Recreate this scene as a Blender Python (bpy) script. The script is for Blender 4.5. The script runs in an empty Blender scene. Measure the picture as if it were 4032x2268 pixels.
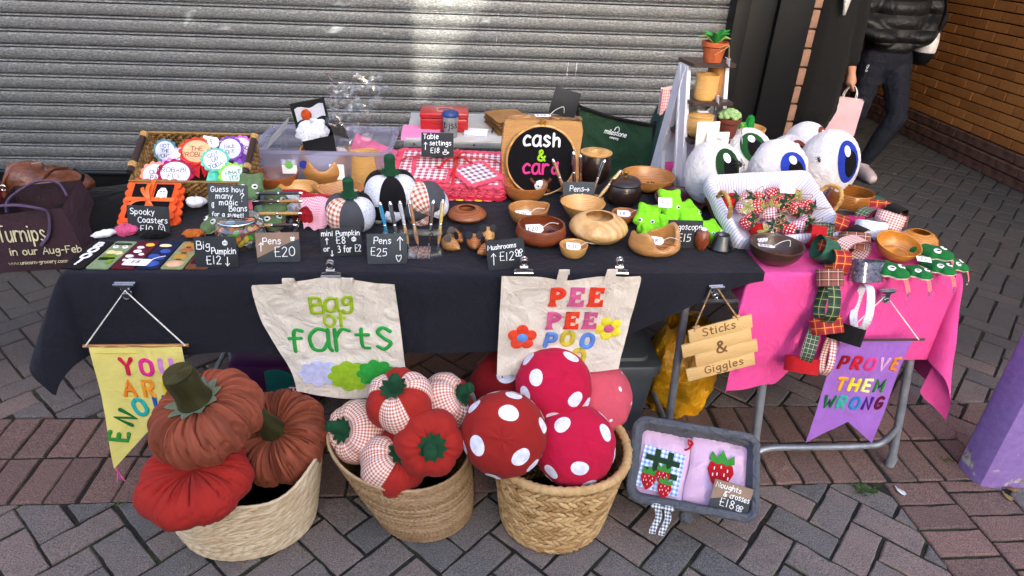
import bpy, bmesh, math, random
import numpy as np
from mathutils import Vector, Matrix, noise
random.seed(7)
PI=math.pi
scene=bpy.context.scene
COL=scene.collection
def C(h,k=1.0):
    h=h.lstrip('#'); o=[]
    for i in (0,2,4):
        c=int(h[i:i+2],16)/255.0
        o.append((c/12.92 if c<=.04045 else ((c+.055)/1.055)**2.4)*k)
    return (o[0],o[1],o[2],1.0)
# ---------------------------------------------------------------- camera, sky, sun, exposure
cam=bpy.data.cameras.new('camera'); co=bpy.data.objects.new('camera',cam); COL.objects.link(co)
cam.sensor_width=36.0; cam.lens=23.12; cam.clip_start=.05; cam.clip_end=400
th,ro,ya=.50863,.04473,.09355
fw=Vector((math.sin(ya)*math.cos(th),math.cos(ya)*math.cos(th),-math.sin(th)))
rt=Vector((math.cos(ya),-math.sin(ya),0)); up=rt.cross(fw)
r2=rt*math.cos(ro)+up*math.sin(ro); u2=up*math.cos(ro)-rt*math.sin(ro)
co.matrix_world=Matrix(((r2.x,u2.x,-fw.x,0),(r2.y,u2.y,-fw.y,0),(r2.z,u2.z,-fw.z,1.59),(0,0,0,1)))
scene.camera=co
SUN_EL,SUN_AZ=math.radians(13),math.radians(-8.7)     # sun stands behind the photographer, low, over the added buildings
world=bpy.data.worlds.new('World'); scene.world=world; world.use_nodes=True
nt=world.node_tree; bg=nt.nodes['Background']
sky=nt.nodes.new('ShaderNodeTexSky'); sky.sky_type='NISHITA'; sky.sun_disc=False
sky.sun_elevation=SUN_EL; sky.sun_rotation=PI+SUN_AZ; sky.air_density=.7; sky.dust_density=4.0; sky.ozone_density=1.0
nt.links.new(sky.outputs[0],bg.inputs[0]); bg.inputs[1].default_value=.15
sun=bpy.data.lights.new('sun','SUN'); sun.energy=1.0; sun.angle=math.radians(.5); sun.color=(1,.93,.78)
so=bpy.data.objects.new('sun',sun); COL.objects.link(so); so.location=(0,-8,9)
sd=Vector((math.sin(SUN_AZ)*math.cos(SUN_EL),math.cos(SUN_AZ)*math.cos(SUN_EL),-math.sin(SUN_EL)))
so.rotation_euler=sd.to_track_quat('-Z','Y').to_euler()
vs=scene.view_settings; vs.view_transform='Standard'; vs.look='None'; vs.gamma=1.0; vs.exposure=2.88; vs.use_curve_mapping=False
scene.render.engine='CYCLES'
cy=scene.cycles; cy.max_bounces=8; cy.diffuse_bounces=4; cy.glossy_bounces=4; cy.transmission_bounces=8; cy.transparent_max_bounces=12
cy.caustics_reflective=False; cy.caustics_refractive=False; cy.use_denoising=True; cy.sample_clamp_indirect=4.0
# ---------------------------------------------------------------- geometry collector
class G:
    def __init__(s): s.V=[]; s.F=[]; s.UV=[]; s.MI=[]
    def add(s,V,F,UV=None,mi=0,M=None):
        b=len(s.V)
        if M is not None: V=[M@Vector(v) for v in V]
        s.V+= [tuple(v) for v in V]; s.F+=[tuple(i+b for i in f) for f in F]
        s.UV+= UV if UV else [(v[0],v[1]) for v in V]
        s.MI+= mi if isinstance(mi,list) else [mi]*len(F)
        return s
    def box(s,c,d,M=None,mi=0,bev=0):
        x,y,z=[q/2 for q in d]
        if bev<=0:
            V=[(c[0]+a*x,c[1]+b*y,c[2]+e*z) for a in(-1,1) for b in(-1,1) for e in(-1,1)]
            F=[(0,1,3,2),(4,6,7,5),(0,4,5,1),(2,3,7,6),(0,2,6,4),(1,5,7,3)]
        else:
            bm=bmesh.new(); bmesh.ops.create_cube(bm,size=1)
            for v in bm.verts: v.co=Vector((c[0]+v.co.x*2*x,c[1]+v.co.y*2*y,c[2]+v.co.z*2*z))
            bmesh.ops.bevel(bm,geom=bm.edges[:],offset=bev,segments=2,affect='EDGES',profile=.5)
            V=[tuple(v.co) for v in bm.verts]; F=[tuple(v.index for v in f.verts) for f in bm.faces]; bm.free()
        return s.add(V,F,None,mi,M)
    def grid(s,fn,nu,nv,cu=False,mi=0,M=None,uvs=(1,1)):
        V=[];UV=[];F=[];w=nu if cu else nu+1; MI=[]
        for j in range(nv+1):
            for i in range(w):
                V.append(fn(i/nu,j/nv)); UV.append((i/nu*uvs[0],j/nv*uvs[1]))
        for j in range(nv):
            for i in range(nu):
                a=j*w+i; b=j*w+(i+1)%w; F.append((a,b,b+w,a+w)); MI.append(mi(i/nu,j/nv) if callable(mi) else mi)
        return s.add(V,F,UV,MI,M)
    def lathe(s,P,n=32,M=None,mi=0,dr=None,caps=True,uvs=None):
        V=[];UV=[];F=[];MI=[]
        L=[0]
        for a,b in zip(P,P[1:]): L.append(L[-1]+math.hypot(a[0]-b[0],a[1]-b[1]))
        R=max(p[0] for p in P)
        for j,(r,z) in enumerate(P):
            for i in range(n):
                t=2*PI*i/n; k=dr(t,j/(len(P)-1)) if dr else 1
                V.append((r*k*math.cos(t),r*k*math.sin(t),z)); UV.append((t*R,L[j]))
        for j in range(len(P)-1):
            for i in range(n):
                a=j*n+i;b=j*n+(i+1)%n; F.append((a,b,b+n,a+n)); MI.append(mi(i/n,j) if callable(mi) else mi)
        if caps:
            m0=mi(0,0) if callable(mi) else mi
            if P[0][0]>1e-5: F.append(tuple(range(n-1,-1,-1))); MI.append(m0)
            if P[-1][0]>1e-5: b=(len(P)-1)*n; F.append(tuple(range(b,b+n))); MI.append(m0)
        return s.add(V,F,UV,MI,M)
    def tube(s,P,r,n=8,M=None,mi=0,closed=False,flat=1.0,caps=True,up=None,tw=0):
        P=[Vector(p) for p in P]; m=len(P); V=[];F=[];UV=[];L=0
        prev=None
        for i,p in enumerate(P):
            if closed: t=P[(i+1)%m]-P[i-1]
            else: t=P[min(i+1,m-1)]-P[max(i-1,0)]
            if t.length<1e-9: t=Vector((0,0,1))
            t.normalize()
            if up is not None: u=Vector(up)
            elif prev is None: u=Vector((0,0,1)) if abs(t.z)<.9 else Vector((1,0,0))
            else: u=prev
            a=t.cross(u)
            if a.length<1e-6: a=t.cross(Vector((1,0,0.01)))
            a.normalize(); b=a.cross(t); prev=b if up is None else None
            rr=r(i/(m-1) if m>1 else 0) if callable(r) else r
            if i: L+=(P[i]-P[i-1]).length
            for k in range(n):
                q=2*PI*k/n+tw*i; V.append(p+a*(rr*math.cos(q))+b*(rr*flat*math.sin(q))); UV.append((k/n*2*PI*rr,L))
        for i in range(m if closed else m-1):
            for k in range(n):
                a0=i*n+k; a1=i*n+(k+1)%n; c=((i+1)%m)*n
                F.append((a0,c+k,c+(k+1)%n,a1))
        if caps and not closed: F.append(tuple(range(n))); F.append(tuple(range((m-1)*n+n-1,(m-1)*n-1,-1)))
        return s.add(V,F,UV,mi,M)
    def ext(s,O,z0,z1,M=None,mi=0):
        n=len(O); A=sum(O[i][0]*O[(i+1)%n][1]-O[(i+1)%n][0]*O[i][1] for i in range(n))
        if A<0: O=O[::-1]
        V=[(x,y,z0) for x,y in O]+[(x,y,z1) for x,y in O]
        F=[tuple(range(n-1,-1,-1)),tuple(range(n,2*n))]+[(i,(i+1)%n,n+(i+1)%n,n+i) for i in range(n)]
        return s.add(V,F,None,mi,M)
    def ball(s,c,r,n=16,M=None,mi=0,m=None):
        if not hasattr(r,'__len__'): r=(r,r,r)
        m=m or max(6,n//2)
        P=[(math.sin(PI*j/m),-math.cos(PI*j/m)) for j in range(m+1)]; P[0]=(1e-4,-1);P[-1]=(1e-4,1)
        T=Matrix.Translation(c)@Matrix.Diagonal((r[0],r[1],r[2],1))
        return s.lathe(P,n,(M@T) if M is not None else T,mi,caps=False)
    def mesh(s,name):
        me=bpy.data.meshes.new(name); me.from_pydata(s.V,[],s.F)
        if len(s.F):
            uv=me.uv_layers.new(name='UVMap'); vi=np.empty(len(me.loops),dtype=np.int32); me.loops.foreach_get('vertex_index',vi)
            U=np.array(s.UV,dtype=np.float32)[vi]; uv.data.foreach_set('uv',U.ravel())
            me.polygons.foreach_set('material_index',np.array(s.MI,dtype=np.int32))
        me.update(); return me
    def obj(s,name,mats,parent=None,smooth=True,loc=None,rot=None,kind=None,M=None):
        me=s.mesh(name)
        for m in (mats if isinstance(mats,(list,tuple)) else [mats]): me.materials.append(m)
        if smooth:
            me.polygons.foreach_set('use_smooth',[True]*len(me.polygons))
            try: me.set_sharp_from_angle(angle=math.radians(smooth if smooth is not True else 40))
            except Exception: pass
        return link(name,me,parent,loc,rot,kind,M)
def link(name,me,parent=None,loc=None,rot=None,kind=None,M=None):
    o=bpy.data.objects.new(name,me); COL.objects.link(o)
    if parent: o.parent=parent
    if loc is not None: o.location=loc
    if rot is not None: o.rotation_euler=rot
    if M is not None: o.matrix_local=M
    if kind: o['kind']=kind
    return o
def tag(o,label,cat,group=None):
    o['label']=label; o['category']=cat
    if group: o['group']=group
    return o
def thing(name,label,cat,loc=(0,0,0),rot=(0,0,0),group=None):
    o=bpy.data.objects.new(name,None); COL.objects.link(o); o.empty_display_size=.05
    o.location=loc; o.rotation_euler=rot
    return tag(o,label,cat,group)
def struct(o): o['kind']='structure'; return o
def rot(x=0,y=0,z=0,deg=True):
    k=PI/180 if deg else 1
    return Matrix.Rotation(z*k,4,'Z')@Matrix.Rotation(y*k,4,'Y')@Matrix.Rotation(x*k,4,'X')
def TR(p,x=0,y=0,z=0,s=1): return Matrix.Translation(p)@rot(x,y,z)@Matrix.Scale(s,4)
def nz(x,y=0,z=0): return noise.noise(Vector((x,y,z)))
def lerp(a,b,t): return a+(b-a)*t
def crom(P,k=6,closed=False):
    P=[Vector(p) for p in P]; n=len(P); out=[]
    for i in range(n if closed else n-1):
        if closed: a,b,c,d=P[i-1],P[i],P[(i+1)%n],P[(i+2)%n]
        else: a,b,c,d=P[max(i-1,0)],P[i],P[i+1],P[min(i+2,n-1)]
        for j in range(k):
            t=j/k; out.append(.5*((2*b)+(c-a)*t+(2*a-5*b+4*c-d)*t*t+(3*b-a-3*c+d)*t**3))
    if not closed: out.append(P[-1])
    return out
def smoothstep(a,b,x):
    t=max(0,min(1,(x-a)/(b-a))); return t*t*(3-2*t)
# ---------------------------------------------------------------- materials
class NT:
    def __init__(s,name):
        s.m=bpy.data.materials.new(name); s.m.use_nodes=True; s.t=s.m.node_tree; s.b=s.t.nodes['Principled BSDF']
    def n(s,ty,**k):
        x=s.t.nodes.new('ShaderNode'+ty)
        for a,b in k.items():
            if a.startswith('i_'):
                x.inputs[int(a[2:])].default_value=b
            else: setattr(x,a,b)
        return x
    def l(s,a,b): s.t.links.new(a,b)
    def noise(s,vec,scale,detail=3,rough=.55,dist=0):
        x=s.n('TexNoise'); x.inputs['Scale'].default_value=scale; x.inputs['Detail'].default_value=detail; x.inputs['Roughness'].default_value=rough; x.inputs['Distortion'].default_value=dist
        if vec is not None: s.l(vec,x.inputs['Vector'])
        return x
    def ramp(s,fac,stops):
        x=s.n('ValToRGB'); e=x.color_ramp.elements
        while len(e)<len(stops): e.new(.5)
        for i,(p,c) in enumerate(stops): e[i].position=p; e[i].color=c
        s.l(fac,x.inputs[0]); return x
    def mix(s,fac,a,b,mode='MIX'):
        x=s.n('MixRGB',blend_type=mode)
        for i,q in ((0,fac),(1,a),(2,b)):
            if hasattr(q,'is_linked') or hasattr(q,'links'): s.l(q,x.inputs[i])
            else: x.inputs[i].default_value=q
        return x.outputs[0]
    def math(s,op,a,b=0.0):
        x=s.n('Math',operation=op)
        for i,q in ((0,a),(1,b)):
            if hasattr(q,'links'): s.l(q,x.inputs[i])
            else: x.inputs[i].default_value=q
        return x.outputs[0]
    def bump(s,h,strength=.3,dist=.01):
        x=s.n('Bump'); x.inputs['Strength'].default_value=strength; x.inputs['Distance'].default_value=dist
        s.l(h,x.inputs['Height']); s.l(x.outputs[0],s.b.inputs['Normal']); return x
    def co(s,which='Object'): return s.n('TexCoord').outputs[which]
MC={}
def mat(name,col,rough=.8,metal=0,var=.15,vs=12,bs=0,bstr=.3,bdist=.002,sheen=0,spec=.4,coat=0,alpha=None,trans=0,detail=3,stretch=None,col2=None,uvn=False,fuzz=0):
    if name in MC: return MC[name]
    t=NT(name); b=t.b
    b.inputs['Roughness'].default_value=rough; b.inputs['Metallic'].default_value=metal
    b.inputs['Specular IOR Level'].default_value=spec
    if sheen: b.inputs['Sheen Weight'].default_value=sheen; b.inputs['Sheen Roughness'].default_value=.4; b.inputs['Sheen Tint'].default_value=tuple(min(1,c*1.3+.1) for c in col[:3])+(1,)
    if coat: b.inputs['Coat Weight'].default_value=coat; b.inputs['Coat Roughness'].default_value=.15
    if trans: b.inputs['Transmission Weight'].default_value=trans
    vec=t.co('UV' if uvn else 'Object')
    if stretch:
        mp=t.n('Mapping'); mp.inputs['Scale'].default_value=stretch; t.l(vec,mp.inputs[0]); vec=mp.outputs[0]
    if var or col2:
        nn=t.noise(vec,vs,detail)
        d=tuple(max(0,c*(1-2*var)) for c in col[:3])+(1,) if col2 is None else col2
        e=tuple(min(1,c*(1+1.2*var)) for c in col[:3])+(1,) if col2 is None else col
        r=t.ramp(nn.outputs[0],[(.3,d),(.7,e)]); t.l(r.outputs[0],b.inputs['Base Color'])
    else: b.inputs['Base Color'].default_value=col
    if bs:
        n2=t.noise(vec,bs,4,.6); t.bump(n2.outputs[0],bstr,bdist)
    if alpha is not None: b.inputs['Alpha'].default_value=alpha
    MC[name]=t.m; return t.m
def felt(h,k=1.0):
    return mat('felt_'+h.lstrip('#')+('' if k==1 else str(k)),C(h,k),.95,0,.10,60,420,.5,.0015,sheen=.25,spec=.15)
def cotton(h,k=1.0,wr=14,ws=.25):
    key='cotton_'+h.lstrip('#')+str(k)+str(wr)
    if key in MC: return MC[key]
    t=NT(key); b=t.b; b.inputs['Roughness'].default_value=.9; b.inputs['Specular IOR Level'].default_value=.2
    b.inputs['Sheen Weight'].default_value=.04
    c=C(h,k); v=t.co(); n1=t.noise(v,wr,4,.6,.6); n2=t.noise(v,600,2)
    r=t.ramp(t.math('ADD',t.math('MULTIPLY',n1.outputs[0],.6),t.math('MULTIPLY',n2.outputs[0],.4)),[(.35,tuple(q*.82 for q in c[:3])+(1,)),(.65,c)])
    t.l(r.outputs[0],b.inputs['Base Color'])
    h2=t.math('ADD',n1.outputs[0],t.math('MULTIPLY',n2.outputs[0],.05)); t.bump(h2,ws,.03)
    MC[key]=t.m; return t.m
def gingham(name,hx,hl='#f3eef2',n=60,diag=0,uv=True,line=.5):
    if name in MC: return MC[name]
    t=NT(name); b=t.b; b.inputs['Roughness'].default_value=.9; b.inputs['Specular IOR Level'].default_value=.2
    v=t.co('UV' if uv else 'Object'); mp=t.n('Mapping'); mp.inputs['Scale'].default_value=(n,n,n); mp.inputs['Rotation'].default_value=(0,0,math.radians(diag)); t.l(v,mp.inputs[0])
    sp=t.n('SeparateXYZ'); t.l(mp.outputs[0],sp.inputs[0])
    f=[]
    for a in (0,1):
        fr=t.math('FRACT',sp.outputs[a]); f.append(t.math('LESS_THAN',fr,line))
    s=t.math('MULTIPLY',t.math('ADD',f[0],f[1]),.5)
    a=C(hl); c=C(hx); mid=tuple((a[i]*.45+c[i]*.55) for i in range(3))+(1,)
    r=t.ramp(s,[(0,a),(.5,mid),(1,c)]); r.color_ramp.interpolation='CONSTANT'; r.color_ramp.elements[1].position=.4; r.color_ramp.elements[2].position=.9
    n1=t.noise(v,25,3); dk=t.mix(.25,r.outputs[0],n1.outputs[0],'OVERLAY'); t.l(dk,b.inputs['Base Color'])
    n2=t.noise(v,500,2); t.bump(n2.outputs[0],.3,.002)
    MC[name]=t.m; return t.m
def wood(name,h1,h2,rough=.35,scale=1.0,axis=(1,1,6),coat=.25,k=1.0):
    if name in MC: return MC[name]
    t=NT(name); b=t.b; b.inputs['Roughness'].default_value=rough; b.inputs['Coat Weight'].default_value=coat; b.inputs['Coat Roughness'].default_value=.3
    v=t.co(); mp=t.n('Mapping'); mp.inputs['Scale'].default_value=axis; mp.inputs['Rotation'].default_value=(.5,.3,.2); t.l(v,mp.inputs[0])
    n0=t.noise(mp.outputs[0],9*scale,3,.5)
    w=t.n('TexWave',wave_type='RINGS'); w.inputs['Scale'].default_value=14*scale; w.inputs['Distortion'].default_value=5; w.inputs['Detail'].default_value=3; w.inputs['Detail Scale'].default_value=1.6
    t.l(mp.outputs[0],w.inputs[0])
    n2=t.noise(mp.outputs[0],90*scale,4,.6)
    f=t.math('ADD',t.math('MULTIPLY',w.outputs[1],.45),t.math('ADD',t.math('MULTIPLY',n0.outputs[0],.4),t.math('MULTIPLY',n2.outputs[0],.25)))
    r=t.ramp(f,[(.25,C(h2,k)),(.75,C(h1,k))]); t.l(r.outputs[0],b.inputs['Base Color'])
    t.bump(n2.outputs[0],.08,.002); MC[name]=t.m; return t.m
def glass(name,h='#ffffff',rough=.05,alpha=.25,fres=.5,diff=.0):
    if name in MC: return MC[name]
    t=NT(name); t.t.nodes.remove(t.b); out=[n for n in t.t.nodes if n.type=='OUTPUT_MATERIAL'][0]
    tr=t.n('BsdfTransparent'); gl_=t.n('BsdfGlossy'); gl_.inputs['Roughness'].default_value=rough; tr.inputs[0].default_value=tuple(1-(1-c)*.25 for c in C(h)[:3])+(1,)
    df=t.n('BsdfTranslucent'); df.inputs[0].default_value=C(h); d2=t.n('BsdfDiffuse'); d2.inputs[0].default_value=C(h); m0=t.n('MixShader'); m0.inputs[0].default_value=.5; t.l(df.outputs[0],m0.inputs[1]); t.l(d2.outputs[0],m0.inputs[2])
    lw=t.n('LayerWeight'); lw.inputs[0].default_value=.3
    m1=t.n('MixShader'); m1.inputs[0].default_value=diff; t.l(tr.outputs[0],m1.inputs[1]); t.l(m0.outputs[0],m1.inputs[2])
    m2=t.n('MixShader'); t.l(t.math('ADD',alpha*.5,t.math('MULTIPLY',lw.outputs[1],fres)),m2.inputs[0]); t.l(m1.outputs[0],m2.inputs[1]); t.l(gl_.outputs[0],m2.inputs[2]); t.l(m2.outputs[0],out.inputs[0])
    MC[name]=t.m; return t.m
chrome=mat('chrome',C('#cfd2d6'),.18,1,.05,30)
steel=mat('grey_steel',C('#9096a0'),.42,.45,.12,20,200,.1)
brass=mat('brass',C('#d8a640'),.25,1,.05,30)
white_paper=mat('white_paper',C('#f2f2f4'),.85,0,.04,30)
chalk=mat('chalk_white',C('#eef1f2'),.95,0,.08,150)
ink=mat('ink_dark',C('#1d1a22'),.8,0,0)
twine=mat('twine',C('#a9875c'),.95,0,.3,200,300,.6)
string_white=mat('string_white',C('#e9e4da'),.9,0,.15,200,300,.5)
blackmat=mat('black_plastic',C('#0c0c0d'),.45,0,.1,20)
# ---------------------------------------------------------------- stroke lettering
# each glyph: advance | strokes ; '~' = smooth stroke, points as x,y on a 0..4 x -2..6 grid
GL={
'A':'4.2|0,0 2,6 4,0|.8,2.2 3.2,2.2','B':'3.8|0,0 0,6|~0,6 2.6,5.8 2.6,3.4 0,3.2|~0,3.2 3.3,3 3.3,.2 0,0','C':'4|~3.8,5.2 2.2,6 .4,4.8 .2,1.6 1.8,0 3.8,.8',
'E':'3.4|3.2,6 0,6 0,0 3.2,0|0,3.1 2.6,3.1','F':'3.4|3.2,6 0,6 0,0|0,3.1 2.4,3.1','G':'4.2|~3.8,5.3 2,6 .3,4.6 .3,1.4 2,0 3.7,1 3.8,2.7|3.9,2.7 2.4,2.7','H':'4|0,0 0,6|4,0 4,6|0,3 4,3',
'I':'1|.3,0 .3,6','L':'3.2|0,6 0,0 3,0','M':'5|0,0 .4,6 2.4,2 4.4,6 4.8,0','N':'4.2|0,0 0,6 3.8,0 3.8,6','O':'4.6|~2.2,6 .3,4.8 .3,1.2 2.2,0 4.1,1.2 4.1,4.8 2.2,6','P':'3.6|0,0 0,6|~0,6 3,5.9 3.1,3.1 0,2.9',
'R':'3.8|0,0 0,6|~0,6 3,5.9 3,3.2 0,3|1.4,3 3.5,0','S':'3.6|~3.2,5.3 1.8,6 .3,5 .9,3.5 2.6,2.7 3.2,1.2 1.8,0 0,.7','T':'4|0,6 4,6|2,6 2,0','U':'4.2|~0,6 0,1.8 1.8,0 3.6,1.4 3.8,6','V':'4.2|0,6 2,0 4,6','W':'5.6|0,6 1.4,0 2.7,4 4,0 5.4,6','Y':'4|0,6 2,3 4,6|2,3 2,0',
'K':'3.6|0,0 0,6|3.2,6 0,2.6 3.4,0','D':'4|0,0 0,6|~0,6 3.4,5.4 3.6,1 0,0',
'a':'3.6|~3,3.6 1.5,4.1 .2,2.6 .5,.4 2,.2 3,2|~3,4 3,1 3.4,0','b':'3.4|0,6 0,0|~0,2.6 1.6,4.1 2.9,2.4 1.8,.1 0,.8','c':'3|~2.7,3.5 1.4,4 .2,2.4 .7,.3 2.7,.5','d':'3.6|~2.9,3 1.5,4 .2,2.2 1,.1 2.9,1.2|2.9,6 2.9,0','e':'3.3|~.2,2.1 2.7,2.2 2.2,3.8 .7,3.6 .1,1.6 1.2,0 2.8,.6','f':'2.6|~2.6,5.6 1.4,6 .9,4.4 .9,0|0,3.6 2.2,3.6',
'g':'3.4|~2.8,3.4 1.4,4 .2,2.6 .9,.9 2.7,1.8|~2.8,4 2.8,-1 1.4,-2.2 0,-1.5','h':'3.3|0,6 0,0|~0,2.4 1.4,4 2.7,3 2.8,0','i':'1.2|.4,4 .4,0|.35,5.6 .5,5.4','j':'1.6|~1,4 1,-1 -.4,-2|1,5.6 1.1,5.4','k':'3|0,6 0,0|2.5,4 0,1.8 2.7,0','l':'1.2|~.3,6 .3,.8 .9,0','m':'5|0,4 0,0|~0,2.4 1.2,4 2.1,3 2.1,0|~2.1,2.4 3.3,4 4.3,3 4.3,0','n':'3.3|0,4 0,0|~0,2.4 1.4,4 2.7,3 2.8,0',
'o':'3.4|~1.5,4 .2,3 .2,1 1.5,0 2.8,1 2.8,3 1.5,4','p':'3.4|0,4 0,-2|~0,2.8 1.6,4 2.9,2.2 1.7,.1 0,1','r':'2.4|0,4 0,0|~0,2.2 1,3.9 2.2,3.7','s':'2.8|~2.4,3.4 1.2,4.1 .3,3.2 1.3,2.1 2.4,1.2 1.3,0 .1,.5','t':'2.6|~1,5.6 1,.8 2.2,.2|0,4 2.2,4','u':'3.3|~0,4 .1,1 1.2,0 2.6,1.4|2.7,4 2.7,0','v':'3|0,4 1.3,0 2.6,4','w':'4.4|0,4 1,0 2,3.2 3,0 4,4','x':'3|0,4 2.6,0|2.6,4 0,0','y':'3.2|0,4 1.4,.6|2.8,4 .6,-2','z':'3|0,4 2.6,4 0,0 2.6,0',
'0':'3.8|~1.7,6 .2,4.6 .2,1.4 1.7,0 3.2,1.4 3.2,4.6 1.7,6','1':'1.6|.5,6 .5,0','2':'3.4|~.1,4.8 1.4,6 2.8,4.8 2,2.8 0,0|0,0 3.1,0','3':'3.4|~.2,5.4 1.6,6 2.6,4.7 1.2,3.2|~1.2,3.2 3,2.6 2.6,.4 .1,.3','4':'3.6|1.8,6 0,2 3.2,2|2.3,3.8 2.3,0','5':'3.4|2.9,6 .5,6 .3,3.3|~.3,3.3 2.4,3.6 2.7,1 .1,.2','8':'3.4|~1.5,3.2 .3,4.5 1.5,6 2.7,4.5 1.5,3.2 .1,1.6 1.5,0 2.9,1.6 1.5,3.2','9':'3.4|~2.7,4.4 1.4,3 .2,4.4 1.4,6 2.7,4.6 2.4,0',
'£':'3.8|3.2,6 .6,6 .6,.1 3.4,.1|0,3.1 2.8,3.1','&':'4.4|~4,2.4 2.4,.1 .4,.6 .6,2.4 2.6,4.4 2,5.8 .9,5 1.6,3 4,0','?':'3.4|~.2,4.6 1.4,6 2.8,4.8 1.6,3.2 1.4,1.8|1.4,.2 1.5,0','!':'1.2|.5,6 .5,1.8|.5,.2 .55,0','-':'2.6|0,2.6 2,2.6','.':'1.2|.3,.1 .4,0',
'^':'3|1.2,0 1.2,6|0,4.4 1.2,6 2.4,4.4','_':'3|1.2,0 1.2,6|0,1.6 1.2,0 2.4,1.6','>':'5|0,3 4.4,3|3,4.4 4.4,3 3,1.6','*':'4.6|~2,4.6 .2,5.4 .2,3 2,0 3.9,3 3.9,5.4 2,4.6','@':'5|~2.3,5 .2,4 .2,1.2 2.3,.2 4.4,1.2 4.4,4 2.3,5|~2.3,5 1.3,2.6 2.3,.2|~2.3,5 3.3,2.6 2.3,.2|2.3,5 2.6,6',
'#':'4.6|~0,.3 .4,4.6 2,5.8 3.6,4.6 4.2,.3 3.4,.9 2.8,.2 2.1,.9 1.4,.2 .7,.9 0,.3|1.4,4.2 1.45,3.8|2.7,4.2 2.75,3.8|~2.1,2.9 1.7,2.3 2.1,1.8 2.5,2.3 2.1,2.9','%':'5|~1,2 0,3 1,4.5 2.4,3.4 3.8,4.5 4.8,3 3.6,2 4.2,.4 2.6,0 2.4,1.6 2,0 .4,.4 1,2|~2.4,3.1 1.8,2.5 2.4,1.9 3,2.5 2.4,3.1',
'~':'3|~.8,5 .2,3.2 .8,.6 1.8,.2 2,1.4 1.4,2.4 1.8,3.8 1.8,5 .8,5','=':'6|~.2,1.8 5,1.8|~.2,1.8 .8,0 3.6,0 4.6,1.8|~4.4,1.4 5.6,1.5 4.2,.4|~1.6,2.6 2,3.4 1.6,4.2|~2.8,2.6 3.2,3.4 2.8,4.2','$':'5|~.2,2.4 2.4,5.4 4.6,2.4 .2,2.4|1.6,2.4 1.8,0 3,0 3.2,2.4'}
def strokes(ch):
    if ch not in GL: return 2.2,[]
    p=GL[ch].split('|'); out=[]
    for s in p[1:]:
        sm=s.startswith('~'); pts=[tuple(float(q) for q in a.split(',')) for a in s.lstrip('~').split()]
        if sm: pts=[(v.x,v.y) for v in crom([(x,y,0) for x,y in pts],5)]
        out.append(pts)
    return float(p[0]),out
def textwidth(t,size,sp=1.0): return sum((strokes(c)[0]+sp) for c in t)*size/6-sp*size/6
def write(g,t,x,y,size,r,z=0,jit=.06,sp=1.0,slant=.05,center=False,flat=.5,rotz=0,M=None,n=6,sx=1.0,mi=0):
    k=size/6; cx=0
    W=textwidth(t,size,sp)*sx
    cr,sr=math.cos(rotz),math.sin(rotz)
    ox=-W/2 if center else 0
    for ch in t:
        adv,st=strokes(ch)
        jy=random.uniform(-jit,jit)*size; js=1+random.uniform(-jit,jit)
        for s in st:
            P=[]
            for a,b in s:
                px=ox+cx+(a+slant*b)*k*js*sx; py=b*k*js+jy
                P.append((x+px*cr-py*sr,y+px*sr+py*cr,z))
            # round ends
            g.tube(P,lambda q:r,n,M,mi,flat=flat,up=(0,0,1))
            for e in (P[0],P[-1]): 
                g.lathe([(r,0),(r*.75,r*flat*.75),(1e-4,r*flat)],6,(M@Matrix.Translation(e)) if M is not None else Matrix.Translation(e),mi,caps=False)
        cx+=(adv+sp)*k*sx
def spider(parent_loc,rz=0,s=1.0,label='small black plastic spider',tilt=0):
    g=G(); g.ball((0,0,.004*s),(.004*s,.006*s,.0035*s),10); g.ball((0,.008*s,.0035*s),(.003*s,.003*s,.0025*s),8)
    for sd in (-1,1):
        for i in range(4):
            a=(-.9+.6*i); dx=math.cos(a)*sd; dy=math.sin(a)
            g.tube([(0,.003*s,.004*s),(.009*s*dx,.003*s+.009*s*dy,.009*s),(.018*s*dx,.003*s+.016*s*dy,.0005)],.0009*s,5)
    o=g.obj('toy_spider',blackmat,None,loc=parent_loc,rot=(tilt,0,rz)); tag(o,label,'spider','toy spiders in the bowls'); return o
# ================================================================ SETTING
def clip(poly,nx,ny,d):   # keep nx*x+ny*y<=d
    out=[]
    for i in range(len(poly)):
        a,b=poly[i-1],poly[i]; da=nx*a[0]+ny*a[1]-d; db=nx*b[0]+ny*b[1]-d
        if da<=0<db or db<=0<da or (da>0)!=(db>0):
            t=da/(da-db); out.append((a[0]+(b[0]-a[0])*t,a[1]+(b[1]-a[1])*t))
        if db<=0: out.append(b)
    return out
def area(p): return abs(sum(p[i-1][0]*p[i][1]-p[i][0]*p[i-1][1] for i in range(len(p))))/2
t=NT('paver'); b=t.b; b.inputs['Roughness'].default_value=.88; b.inputs['Specular IOR Level'].default_value=.25
oi=t.n('ObjectInfo'); ge=t.n('NewGeometry'); pos=ge.outputs['Position']
rnd=t.math('FRACT',t.math('ADD',t.math('MULTIPLY',oi.outputs['Random'],7.31),t.math('MULTIPLY',ge.outputs['Random Per Island'],3.77)))
big=t.noise(pos,2.2,2); fine=t.noise(pos,260,3,.7); med=t.noise(pos,38,3,.6); blot=t.noise(pos,9,3,.6)
sp=t.n('SeparateXYZ'); t.l(pos,sp.inputs[0])
base=t.ramp(t.math('ADD',t.math('MULTIPLY',rnd,.55),t.math('MULTIPLY',blot.outputs[0],.6)),[(.15,C('#666563')),(.42,C('#746f6c')),(.6,C('#80756f')),(.85,C('#8a7a72'))])
redm=t.ramp(rnd,[(.0,C('#785e55')),(1,C('#8b6c61'))])
band=t.math('MULTIPLY',t.math('GREATER_THAN',sp.outputs[1],1.512),t.math('LESS_THAN',sp.outputs[1],1.912))
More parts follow.
